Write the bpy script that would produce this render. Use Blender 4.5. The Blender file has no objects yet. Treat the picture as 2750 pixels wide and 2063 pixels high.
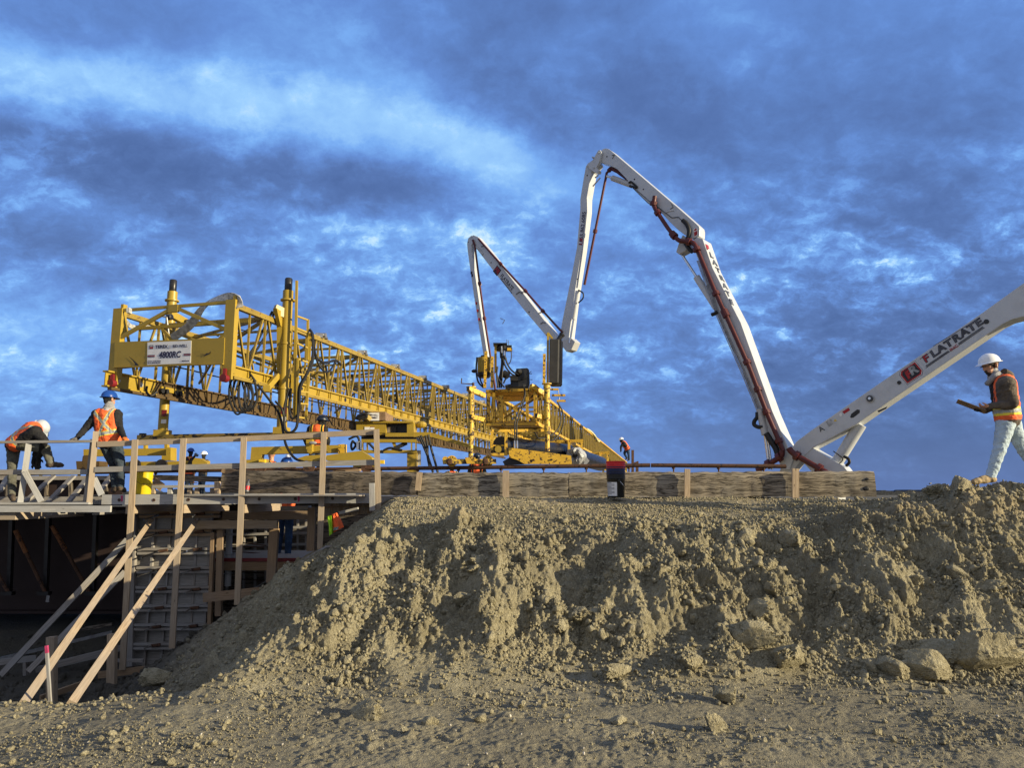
import bpy, bmesh, math, random
import numpy as np
from mathutils import Vector, Matrix, noise as mnoise
random.seed(7)
SC = bpy.context.scene
COL = SC.collection
R = math.radians
# ------------------------------------------------------------------ camera
FPX, CX, CY, EYE, PITCH = 1964.0, 1375.0, 1031.5, 1.6, R(8.56)
cam_d = bpy.data.cameras.new('camera')
cam_d.sensor_width = 36.0
cam_d.lens = 36.0 * FPX / 2750.0
cam_d.clip_start, cam_d.clip_end = 0.1, 6000
cam = bpy.data.objects.new('camera', cam_d)
COL.objects.link(cam)
cam.location = (0, 0, EYE)
cam.rotation_euler = (math.pi / 2 + PITCH, 0, 0)
SC.camera = cam
SP, CP = math.sin(PITCH), math.cos(PITCH)

def P(px, py, Y):
    """world point on the photograph's sight line (px, py) at forward distance Y"""
    a, b = (px - CX) / FPX, -(py - CY) / FPX
    d = Vector((a, CP - SP * b, SP + CP * b))
    return Vector((0, 0, EYE)) + d * (Y / d.y)

def P2(px, py, org, n):
    """point of the sight line on the plane through org with normal n"""
    d = P(px, py, 1.0) - Vector((0, 0, EYE))
    o = Vector((0, 0, EYE))
    return o + d * ((Vector(org) - o).dot(n) / d.dot(n))

# ------------------------------------------------------------------ render, sun, sky
SC.view_settings.view_transform = 'Standard'
SC.view_settings.look = 'None'
SC.view_settings.exposure = 0.62
SC.view_settings.gamma = 1.0
SUN_EL, SUN_AZ = R(14.5), R(-20)          # azimuth from +X, negative = behind the camera
sd = Vector((math.cos(SUN_AZ) * math.cos(SUN_EL), math.sin(SUN_AZ) * math.cos(SUN_EL), math.sin(SUN_EL)))
sun_d = bpy.data.lights.new('sun', 'SUN')
sun_d.energy = 5.0
sun_d.angle = R(0.5)
sun_d.color = (1.0, 0.85, 0.56)
sun = bpy.data.objects.new('sun', sun_d)
COL.objects.link(sun)
sun.rotation_euler = sd.to_track_quat('Z', 'Y').to_euler()

W = bpy.data.worlds.new('World')
SC.world = W
W.use_nodes = True

class NT:
    """small wrapper for building node trees"""
    def __init__(s, tree):
        s.t = tree
        s.t.nodes.clear()
    def n(s, typ, ins=None, **kw):
        nd = s.t.nodes.new(typ)
        for k, v in kw.items():
            setattr(nd, k, v)
        for k, v in (ins or {}).items():
            s.set(nd.inputs[k], v)
        return nd
    def set(s, sock, v):
        if hasattr(v, 'is_linked') or hasattr(v, 'links'):
            s.t.links.new(v, sock)
        else:
            sock.default_value = v
    def m(s, op, a, b=0.0, c=0.0, clamp=False):
        nd = s.n('ShaderNodeMath', operation=op, use_clamp=clamp)
        s.set(nd.inputs[0], a); s.set(nd.inputs[1], b); s.set(nd.inputs[2], c)
        return nd.outputs[0]
    def v(s, op, a, b=(0, 0, 0)):
        nd = s.n('ShaderNodeVectorMath', operation=op)
        s.set(nd.inputs[0], a)
        if op == 'SCALE':
            s.set(nd.inputs['Scale'], b)
        else:
            s.set(nd.inputs[1], b)
        return nd.outputs['Value'] if op in ('DOT_PRODUCT', 'LENGTH') else nd.outputs[0]
    def ramp(s, f, stops, interp='LINEAR'):
        nd = s.n('ShaderNodeValToRGB')
        cr = nd.color_ramp
        cr.interpolation = interp
        while len(cr.elements) < len(stops):
            cr.elements.new(0.5)
        for e, (p, c) in zip(cr.elements, stops):
            e.position = p
            e.color = (c, c, c, 1) if isinstance(c, (int, float)) else (*c, 1)
        s.set(nd.inputs[0], f)
        return nd.outputs[0]
    def noise(s, vec, scale, detail=6, rough=0.55, dist=0.0, w=None):
        nd = s.n('ShaderNodeTexNoise')
        if w is not None:
            nd.noise_dimensions = '4D'; nd.inputs['W'].default_value = w
        s.set(nd.inputs['Vector'], vec)
        nd.inputs['Scale'].default_value = scale
        nd.inputs['Detail'].default_value = detail
        nd.inputs['Roughness'].default_value = rough
        nd.inputs['Distortion'].default_value = dist
        return nd.outputs['Fac']
    def mix(s, f, a, b, blend='MIX'):
        nd = s.n('ShaderNodeMix', data_type='RGBA', blend_type=blend)
        s.set(nd.inputs['Factor'], f)
        def c4(x):
            return (*x, 1) if isinstance(x, tuple) and len(x) == 3 else x
        s.set(nd.inputs['A'], c4(a)); s.set(nd.inputs['B'], c4(b))
        return nd.outputs['Result']
    def mapr(s, x, a, b, c=0.0, d=1.0, smooth=True):
        nd = s.n('ShaderNodeMapRange', interpolation_type='SMOOTHSTEP' if smooth else 'LINEAR')
        s.set(nd.inputs[0], x)
        for i, q in enumerate((a, b, c, d)):
            nd.inputs[i + 1].default_value = q
        return nd.outputs[0]

def build_sky():
    g = NT(W.node_tree)
    D = g.v('NORMALIZE', g.n('ShaderNodeTexCoord').outputs['Generated'])
    sx = g.n('ShaderNodeSeparateXYZ', {0: D})
    zz = g.m('ADD', g.m('MAXIMUM', sx.outputs[2], 0.0), 0.52)
    pl = g.n('ShaderNodeCombineXYZ', {0: g.m('DIVIDE', sx.outputs[0], zz), 1: g.m('DIVIDE', sx.outputs[1], zz), 2: 0.3}).outputs[0]
    # warp so that the cloud masses get ragged edges
    wn = g.n('ShaderNodeTexNoise', {'Vector': pl, 'Scale': 3.6, 'Detail': 9.0, 'Roughness': 0.66})
    warp = g.v('SCALE', g.v('SUBTRACT', wn.outputs['Color'], (0.5, 0.5, 0.5)), 0.17)
    Dw = g.v('ADD', D, warp)
    def mass(px, py, wx, wy, rot, amp):
        c = (P(px, py, 1.0) - Vector((0, 0, EYE))).normalized()
        right = c.cross(Vector((0, 0, 1))).normalized()
        up = right.cross(c)
        a = R(rot)
        t1 = right * math.cos(a) - up * math.sin(a)
        t2 = right * math.sin(a) + up * math.cos(a)
        u = g.v('DOT_PRODUCT', Dw, tuple(t1 * (FPX / wx)))
        v = g.v('DOT_PRODUCT', Dw, tuple(t2 * (FPX / wy)))
        r2 = g.m('ADD', g.m('MULTIPLY', u, u), g.m('MULTIPLY', v, v))
        front = g.m('GREATER_THAN', g.v('DOT_PRODUCT', D, tuple(c)), 0.0)
        return g.m('MULTIPLY', g.m('EXPONENT', g.m('MULTIPLY', r2, -1.0)), g.m('MULTIPLY', front, amp))
    masses = SKY_MASSES
    tot = None
    for mm in masses:
        w = mass(*mm)
        tot = w if tot is None else g.m('ADD', tot, w)
    wv = g.v('SCALE', g.v('SUBTRACT', g.n('ShaderNodeTexNoise', {'Vector': pl, 'Scale': 13.0, 'Detail': 5.0, 'Roughness': 0.6}).outputs['Color'], (0.5, 0.5, 0.5)), 0.06)
    plw = g.v('ADD', pl, wv)
    n1 = g.noise(pl, 3.4, 9, 0.62, 0.1)
    n2 = g.noise(g.v('MULTIPLY', plw, (0.9, 1.15, 1)), 11.0, 7, 0.60, 0.0)
    n3 = g.noise(g.v('MULTIPLY', plw, (0.9, 1.15, 1)), 25.0, 6, 0.64, 0.0)
    el = g.mapr(sx.outputs[2], 0.02, 0.20)          # 0 at the horizon
    lo = g.mapr(sx.outputs[2], 0.46, 0.24)          # 1 low in the sky: broken cloud
    # puffy cells with thin bright gaps between them
    cell = g.m('ADD', g.m('MULTIPLY', n2, 0.55), g.m('MULTIPLY', n3, 0.45))
    rid = g.m('SUBTRACT', 1.0, g.m('MULTIPLY', g.m('ABSOLUTE', g.m('SUBTRACT', cell, 0.52)), 9.0), clamp=True)
    field = g.mapr(n1, 0.40, 0.64)
    gaps = g.m('MULTIPLY', g.mapr(cell, 0.51, 0.63), g.m('ADD', g.m('MULTIPLY', field, 0.75), 0.25))
    gaps = g.m('ADD', gaps, g.m('MULTIPLY', g.m('MULTIPLY', g.m('POWER', rid, 2.0), field), 0.30))
    gaps = g.m('MULTIPLY', gaps, g.m('ADD', g.m('MULTIPLY', lo, 0.48), 0.09))
    base = g.m('ADD', g.m('MULTIPLY', g.m('SUBTRACT', n1, 0.5), 0.62), g.m('MULTIPLY', g.m('SUBTRACT', cell, 0.5), g.m('ADD', g.m('MULTIPLY', lo, 0.50), 0.42)))
    L = g.m('ADD', g.m('ADD', base, gaps), 0.405)
    L = g.m('ADD', g.m('MULTIPLY', g.m('SUBTRACT', L, 0.40), g.m('ADD', g.m('MULTIPLY', el, 0.85), 0.15)), 0.40)
    L = g.m('ADD', L, tot)
    col = g.ramp(L, SKY_RAMP)
    # clear Nishita sky mixed in behind the cloud sheet
    nish = g.n('ShaderNodeTexSky', sky_type='NISHITA', sun_disc=False, sun_elevation=SUN_EL,
               sun_rotation=math.atan2(sd.x, sd.y), air_density=1.0, dust_density=0.6, ozone_density=2.0)
    # the cloud sheet away from the blue quarter of the sky (overhead and behind) is greyer
    behind = g.mapr(sx.outputs[1], 0.35, -0.5)
    over = g.mapr(sx.outputs[2], 0.70, 0.92)
    grey = g.mix(g.m('MAXIMUM', behind, over), col, g.mix(0.8, col, (0.46, 0.46, 0.49)))
    cl10 = g.mix(1.0, grey, (6.75, 6.75, 6.75), 'MULTIPLY')
    allc = g.mix(0.06, cl10, nish.outputs[0])
    bg = g.n('ShaderNodeBackground', {'Color': allc, 'Strength': 0.1})
    out = g.n('ShaderNodeOutputWorld', {'Surface': bg.outputs[0]})

# centre px, py, half widths, tilt (clockwise), brightness
SKY_MASSES = [
    (430, 255, 640, 115, 3, 0.34), (1050, 330, 430, 85, 8, 0.26), (1330, 410, 260, 80, 20, 0.18),
    (120, 405, 400, 80, 4, -0.27), (620, 440, 400, 85, 6, -0.24), (1010, 500, 380, 80, 9, -0.21),
    (220, 50, 330, 70, 0, -0.16), (900, 120, 260, 60, 20, 0.08),
    (1500, 150, 330, 180, 25, -0.10), (1950, 300, 700, 260, 10, -0.11), (1330, 250, 260, 90, 20, -0.10),
    (1060, 610, 360, 60, 12, 0.16), (1480, 530, 300, 110, 20, 0.14),
    (110, 900, 420, 110, 4, 0.30), (150, 700, 420, 80, 4, -0.12), (1050, 780, 520, 170, 0, 0.07),
    (2500, 1130, 650, 300, 0, -0.27), (2350, 700, 600, 280, 0, -0.10), (1750, 870, 420, 180, 0, 0.06),
    (550, 1180, 700, 150, 0, 0.04), (2000, 20, 900, 90, 0, 0.08),
]
SKY_RAMP = [(0.0, (0.056, 0.108, 0.29)), (0.22, (0.094, 0.178, 0.44)), (0.42, (0.132, 0.275, 0.675)),
            (0.62, (0.195, 0.425, 0.900)), (0.82, (0.34, 0.63, 1.0)), (1.0, (0.62, 0.85, 1.0))]
build_sky()
# ------------------------------------------------------------------ materials
MATS = {}
def mat(name, fn, rough=0.6, metal=0.0, spec=0.4):
    m = bpy.data.materials.new(name)
    m.use_nodes = True
    g = NT(m.node_tree)
    b = g.n('ShaderNodeBsdfPrincipled')
    b.inputs['Roughness'].default_value = rough
    b.inputs['Metallic'].default_value = metal
    b.inputs['Specular IOR Level'].default_value = spec
    g.n('ShaderNodeOutputMaterial', {'Surface': b.outputs[0]})
    fn(g, b)
    MATS[name] = m
    return m

def bump(g, b, h, strength=0.4, dist=0.01):
    bp = g.n('ShaderNodeBump', {'Height': h, 'Strength': strength, 'Distance': dist})
    g.set(b.inputs['Normal'], bp.outputs[0])

def objco(g):
    return g.n('ShaderNodeTexCoord').outputs['Object']

def uvco(g):
    return g.n('ShaderNodeUVMap', uv_map='uv').outputs[0]

def plain(name, c, rough=0.6, metal=0.0, var=0.25, scale=9.0, spec=0.4, bmp=0.0):
    def fn(g, b):
        o = objco(g)
        f = g.noise(o, scale, 5, 0.6)
        lo = tuple(x * (1 - var) for x in c); hi = tuple(min(1, x * (1 + var)) for x in c)
        g.set(b.inputs['Base Color'], g.mix(g.mapr(f, 0.3, 0.7), lo, hi))
        if bmp:
            bump(g, b, g.noise(o, scale * 5, 4, 0.6), bmp, 0.01)
    return mat(name, fn, rough, metal, spec)

def wood(name, dark, light, grey, greyamt, rough=0.78, knots=True, crack=0.0):
    def fn(g, b):
        uv = uvco(g)
        grain = g.noise(g.v('MULTIPLY', uv, (1.3, 26, 1)), 3.0, 6, 0.6, 0.5)
        fine = g.noise(g.v('MULTIPLY', uv, (4, 130, 1)), 3.0, 3, 0.6, 0.2)
        big = g.noise(g.v('MULTIPLY', uv, (0.7, 0.9, 1)), 1.3, 3, 0.6)
        c = g.mix(g.mapr(grain, 0.35, 0.68), dark, light)
        c = g.mix(g.m('MULTIPLY', g.mapr(big, 0.35, 0.65), greyamt), c, grey)
        c = g.mix(g.m('MULTIPLY', g.mapr(fine, 0.55, 0.75), 0.35), c, dark)
        # each board its own tone: the uv sheet of a board is shifted at random
        tone = g.noise(g.v('MULTIPLY', uv, (0.0, 0.05, 1)), 2.0, 1, 0.5)
        c = g.mix(g.m('MULTIPLY', g.mapr(tone, 0.3, 0.7), 0.35), c, tuple(x * 0.62 for x in light))
        if knots:
            vo = g.n('ShaderNodeTexVoronoi', {'Vector': g.v('MULTIPLY', uv, (3.1, 9.0, 1)), 'Scale': 1.0, 'Randomness': 1.0})
            k = g.mapr(vo.outputs['Distance'], 0.03, 0.10, 1.0, 0.0)
            c = g.mix(g.m('MULTIPLY', k, 0.8), c, tuple(x * 0.32 for x in dark))
        h = grain
        if crack:
            cr = g.noise(g.v('MULTIPLY', uv, (0.55, 6.5, 1)), 2.2, 5, 0.6, 0.35)
            line = g.mapr(g.m('ABSOLUTE', g.m('SUBTRACT', cr, 0.5)), 0.0, 0.045, 1.0, 0.0)
            coarse = g.noise(g.v('MULTIPLY', uv, (0.7, 15, 1)), 2.0, 6, 0.65, 0.25)
            c = g.mix(g.m('MULTIPLY', g.mapr(coarse, 0.5, 0.68), 0.5), c, tuple(x * 0.5 for x in dark))
            c = g.mix(g.m('MULTIPLY', g.mapr(coarse, 0.46, 0.32), 0.35), c, tuple(min(1, x * 1.35) for x in light))
            c = g.mix(g.m('MULTIPLY', line, crack), c, tuple(x * 0.22 for x in dark))
            blot = g.noise(g.v('MULTIPLY', uv, (1.0, 3.0, 1)), 2.1, 5, 0.62, 0.6)
            c = g.mix(g.m('MULTIPLY', g.mapr(blot, 0.5, 0.66), 0.75), c, tuple(x * 0.5 for x in dark))
            h = g.m('SUBTRACT', grain, g.m('MULTIPLY', line, 1.2))
        g.set(b.inputs['Base Color'], c)
        bump(g, b, h, 0.5, 0.006)
    return mat(name, fn, rough, 0, 0.25)

def paint(name, c, chip_col, chips, rough=0.45, dirt=0.3, scale=14.0, chipscale=(1, 1, 1)):
    def fn(g, b):
        o = objco(g)
        d = g.noise(o, 3.0, 6, 0.65)
        f = g.noise(g.v('MULTIPLY', o, chipscale), scale, 7, 0.68, 0.3)
        col = g.mix(g.m('MULTIPLY', g.mapr(d, 0.42, 0.75), dirt), c, tuple(x * 0.52 for x in c))
        col = g.mix(g.m('MULTIPLY', g.mapr(g.noise(o, 40.0, 3, 0.6), 0.45, 0.7), dirt * 0.5), col, tuple(x * 0.7 for x in c))
        if chips > 0:
            k = g.mapr(f, 0.70 - chips * 0.19, 0.72 - chips * 0.19)
            col = g.mix(k, col, chip_col)
            g.set(b.inputs['Roughness'], g.mapr(k, 0, 1, rough, 0.85))
            bump(g, b, g.m('MULTIPLY', k, -1.0), 0.3, 0.004)
        g.set(b.inputs['Base Color'], col)
    return mat(name, fn, rough, 0, 0.45)

wood('new_lumber', (0.31, 0.225, 0.145), (0.49, 0.385, 0.265), (0.31, 0.275, 0.24), 0.6)
wood('grey_lumber', (0.20, 0.175, 0.15), (0.36, 0.33, 0.30), (0.30, 0.31, 0.32), 0.7)
wood('pale_plank', (0.30, 0.29, 0.27), (0.47, 0.46, 0.44), (0.42, 0.43, 0.45), 0.75)
wood('brown_lumber', (0.24, 0.155, 0.085), (0.40, 0.28, 0.17), (0.25, 0.20, 0.16), 0.5)
wood('old_timber', (0.125, 0.100, 0.074), (0.43, 0.365, 0.265), (0.31, 0.285, 0.235), 0.75, crack=0.9)
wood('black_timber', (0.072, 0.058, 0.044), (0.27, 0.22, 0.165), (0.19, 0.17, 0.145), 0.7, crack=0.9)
wood('plywood', (0.17, 0.155, 0.135), (0.40, 0.375, 0.34), (0.30, 0.31, 0.32), 0.6, knots=False)
paint('machine_yellow', (0.37, 0.255, 0.028), (0.10, 0.06, 0.03), 0.18, 0.42, 0.40)
paint('worn_yellow', (0.66, 0.40, 0.035), (0.055, 0.032, 0.020), 0.78, 0.5, 0.45, 17.0)
paint('leg_yellow', (0.68, 0.45, 0.055), (0.07, 0.05, 0.04), 1.0, 0.5, 0.3, 15.0)
paint('truss_yellow', (0.285, 0.200, 0.034), (0.12, 0.07, 0.04), 0.62, 0.5, 0.7)
paint('rail_beam_brown', (0.095, 0.058, 0.018), (0.03, 0.02, 0.014), 0.6, 0.6, 0.7)  # dark brown, used on the left rail beam past its yellow end
paint('boom_white', (0.52, 0.545, 0.575), (0.25, 0.22, 0.2), 0.05, 0.32, 0.30)
paint('boom_grey', (0.46, 0.47, 0.475), (0.2, 0.18, 0.16), 0.05, 0.4, 0.3)
paint('pipe_red', (0.085, 0.011, 0.011), (0.10, 0.02, 0.02), 0.3, 0.45, 0.5)
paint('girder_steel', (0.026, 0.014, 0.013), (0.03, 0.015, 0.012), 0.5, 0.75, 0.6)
paint('rust', (0.10, 0.048, 0.026), (0.03, 0.016, 0.012), 0.8, 0.85, 0.6)
paint('rust_orange', (0.26, 0.105, 0.038), (0.06, 0.025, 0.015), 0.8, 0.85, 0.6)
plain('black_rubber', (0.012, 0.012, 0.013), 0.55, 0, 0.3)
plain('black_paint', (0.018, 0.018, 0.020), 0.35, 0, 0.35)
plain('tank_grey', (0.028, 0.027, 0.025), 0.4, 0, 0.3, 4.0)
plain('chrome', (0.62, 0.64, 0.66), 0.16, 1.0, 0.1)
plain('steel', (0.34, 0.34, 0.35), 0.42, 0.8, 0.25)
plain('red_paint', (0.17, 0.012, 0.014), 0.45, 0, 0.25)
plain('white_sign', (0.78, 0.78, 0.78), 0.4, 0, 0.05)
plain('letter_black', (0.015, 0.014, 0.022), 0.4, 0, 0.1)
plain('letter_navy', (0.020, 0.018, 0.060), 0.4, 0, 0.1)
plain('letter_grey', (0.075, 0.080, 0.088), 0.35, 0, 0.5, 5.0)
plain('letter_red', (0.36, 0.012, 0.016), 0.4, 0, 0.2)
plain('letter_silver', (0.32, 0.33, 0.34), 0.35, 0.2, 0.4, 6.0)
plain('strap', (0.42, 0.42, 0.40), 0.7, 0, 0.4, 16.0)
plain('warning_yellow', (0.75, 0.50, 0.03), 0.5, 0, 0.1)
plain('plastic_yellow', (0.62, 0.48, 0.016), 0.32, 0, 0.08, 3.0)
plain('plastic_red', (0.62, 0.025, 0.030), 0.32, 0, 0.12, 5.0)
plain('plastic_blue', (0.012, 0.020, 0.075), 0.3, 0, 0.2, 5.0)
plain('plastic_black', (0.014, 0.015, 0.015), 0.28, 0, 0.3, 6.0)
plain('pink_paint', (0.42, 0.045, 0.13), 0.6, 0, 0.2)
plain('drum_black', (0.010, 0.011, 0.016), 0.28, 0, 0.4, 7.0, bmp=0.6)
plain('white_wrap', (0.30, 0.31, 0.33), 0.4, 0, 0.15, 7.0, bmp=0.6)
plain('vest_orange', (0.84, 0.135, 0.035), 0.75, 0, 0.14, 9.0, bmp=0.5)
plain('vest_lime', (0.42, 0.75, 0.03), 0.75, 0, 0.12, 9.0)
plain('vest_yellow', (0.80, 0.66, 0.07), 0.7, 0, 0.10, 9.0)
plain('reflective', (0.34, 0.36, 0.36), 0.5, 0, 0.15, 12.0)
plain('jacket_black', (0.012, 0.012, 0.014), 0.85, 0, 0.4, 11.0, bmp=0.9)
plain('jacket_brown', (0.105, 0.085, 0.066), 0.9, 0, 0.3, 11.0, bmp=0.9)
plain('hood_grey', (0.30, 0.30, 0.31), 0.9, 0, 0.2, 11.0, bmp=0.5)
plain('jeans_pale', (0.43, 0.53, 0.60), 0.9, 0, 0.13, 10.0, bmp=0.9)
plain('jeans_dark', (0.030, 0.044, 0.062), 0.9, 0, 0.5, 6.0, bmp=0.9)
plain('jeans_blue', (0.022, 0.052, 0.115), 0.9, 0, 0.4, 6.0, bmp=0.9)
plain('jeans_dusty', (0.115, 0.115, 0.095), 0.9, 0, 0.5, 5.0, bmp=0.9)
plain('skin', (0.52, 0.27, 0.17), 0.5, 0, 0.12, 14.0)
plain('hair_brown', (0.040, 0.024, 0.014), 0.7, 0, 0.4, 40.0)
plain('boot_tan', (0.36, 0.27, 0.15), 0.85, 0, 0.3, 12.0, bmp=0.5)
plain('boot_brown', (0.075, 0.055, 0.040), 0.85, 0, 0.4, 12.0, bmp=0.5)
plain('glove_orange', (0.62, 0.17, 0.03), 0.8, 0, 0.25, 12.0)
plain('glove_black', (0.022, 0.020, 0.020), 0.8, 0, 0.4, 12.0)
plain('glove_grey', (0.085, 0.075, 0.065), 0.8, 0, 0.4, 12.0)
plain('helmet_white', (0.82, 0.83, 0.84), 0.3, 0, 0.04, 6.0)
plain('helmet_shaded', (0.42, 0.47, 0.53), 0.35, 0, 0.1, 6.0)  # bent worker's hard hat, with the bluish tone of shade put into its colour
plain('helmet_blue', (0.010, 0.060, 0.30), 0.28, 0, 0.12, 6.0)
plain('helmet_navy', (0.016, 0.026, 0.055), 0.35, 0, 0.3, 6.0)
plain('paper', (0.72, 0.72, 0.72), 0.7, 0, 0.05)
plain('board_brown', (0.22, 0.14, 0.08), 0.6, 0, 0.2)
plain('hose_yellow', (0.60, 0.55, 0.28), 0.6, 0, 0.2)
plain('snow', (0.75, 0.78, 0.84), 0.8, 0, 0.05)
plain('far_trees', (0.030, 0.035, 0.045), 0.95, 0, 0.5, 0.3)
plain('glass_clear', (0.13, 0.14, 0.15), 0.1, 0, 0.1)
def _earth(g, b):
    o = g.n('ShaderNodeNewGeometry').outputs['Position']
    f = g.noise(o, 1.1, 6, 0.6, 0.3)
    f2 = g.noise(o, 16.0, 7, 0.66)
    f3 = g.noise(o, 75.0, 4, 0.62)
    c = g.mix(g.mapr(f, 0.36, 0.66), (0.295, 0.260, 0.168), (0.470, 0.422, 0.282))
    c = g.mix(g.m('MULTIPLY', g.mapr(f2, 0.40, 0.70), 0.55), c, (0.59, 0.535, 0.37))
    c = g.mix(g.m('MULTIPLY', g.mapr(f3, 0.47, 0.62), 0.6), c, (0.17, 0.147, 0.098))
    c = g.mix(g.mapr(g.noise(o, 130.0, 2, 0.5, 0.0, ), 0.685, 0.72), c, (0.52, 0.47, 0.38))
    damp = g.noise(o, 0.55, 5, 0.62, 0.6)
    c = g.mix(g.m('MULTIPLY', g.mapr(damp, 0.50, 0.62), 0.5), c, (0.165, 0.146, 0.102))
    # trampled gravel on the crest is redder, the trodden yard in front is greyer
    sp = g.n('ShaderNodeSeparateXYZ', {0: o})
    crest = g.m('MULTIPLY', g.mapr(sp.outputs[2], 1.22, 1.48), g.mapr(f, 0.3, 0.55))
    c = g.mix(g.m('MULTIPLY', crest, 0.65), c, (0.53, 0.437, 0.275))
    yard = g.mapr(g.m('ADD', sp.outputs[2], g.m('MULTIPLY', f, 0.2)), 0.26, 0.06)
    c = g.mix(g.m('MULTIPLY', yard, 0.60), c, g.mix(f2, (0.195, 0.176, 0.13), (0.41, 0.374, 0.28)))
    pit = g.m('MULTIPLY', g.mapr(sp.outputs[2], -0.15, -0.75), 0.8)         # wet dark clay in the pit
    c = g.mix(pit, c, g.mix(f2, (0.05, 0.05, 0.048), (0.11, 0.105, 0.095)))
    g.set(b.inputs['Base Color'], c)
    bump(g, b, g.m('ADD', g.m('ADD', g.m('MULTIPLY', f3, 0.7), g.m('MULTIPLY', g.noise(o, 170.0, 3, 0.6), 0.4)), g.m('MULTIPLY', g.noise(o, 30.0, 5, 0.65), 1.1)), 1.0, 0.045)
mat('earth', _earth, 0.95, 0, 0.1)
def _clod(g, b):
    o = g.n('ShaderNodeNewGeometry').outputs['Position']
    f2 = g.noise(o, 13.0, 7, 0.66)
    f3 = g.noise(o, 70.0, 4, 0.62)
    c = g.mix(g.mapr(f2, 0.35, 0.68), (0.39, 0.345, 0.224), (0.58, 0.523, 0.356))
    c = g.mix(g.m('MULTIPLY', g.mapr(f3, 0.50, 0.68), 0.45), c, (0.150, 0.125, 0.080))
    g.set(b.inputs['Base Color'], c)
    bump(g, b, g.m('ADD', g.m('ADD', f2, g.m('MULTIPLY', f3, 0.8)), g.noise(o, 32.0, 5, 0.65)), 1.0, 0.06)
mat('clod_earth', _clod, 0.95, 0, 0.1)
plain('pebble', (0.50, 0.46, 0.39), 0.7, 0, 0.4, 30.0)

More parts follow.
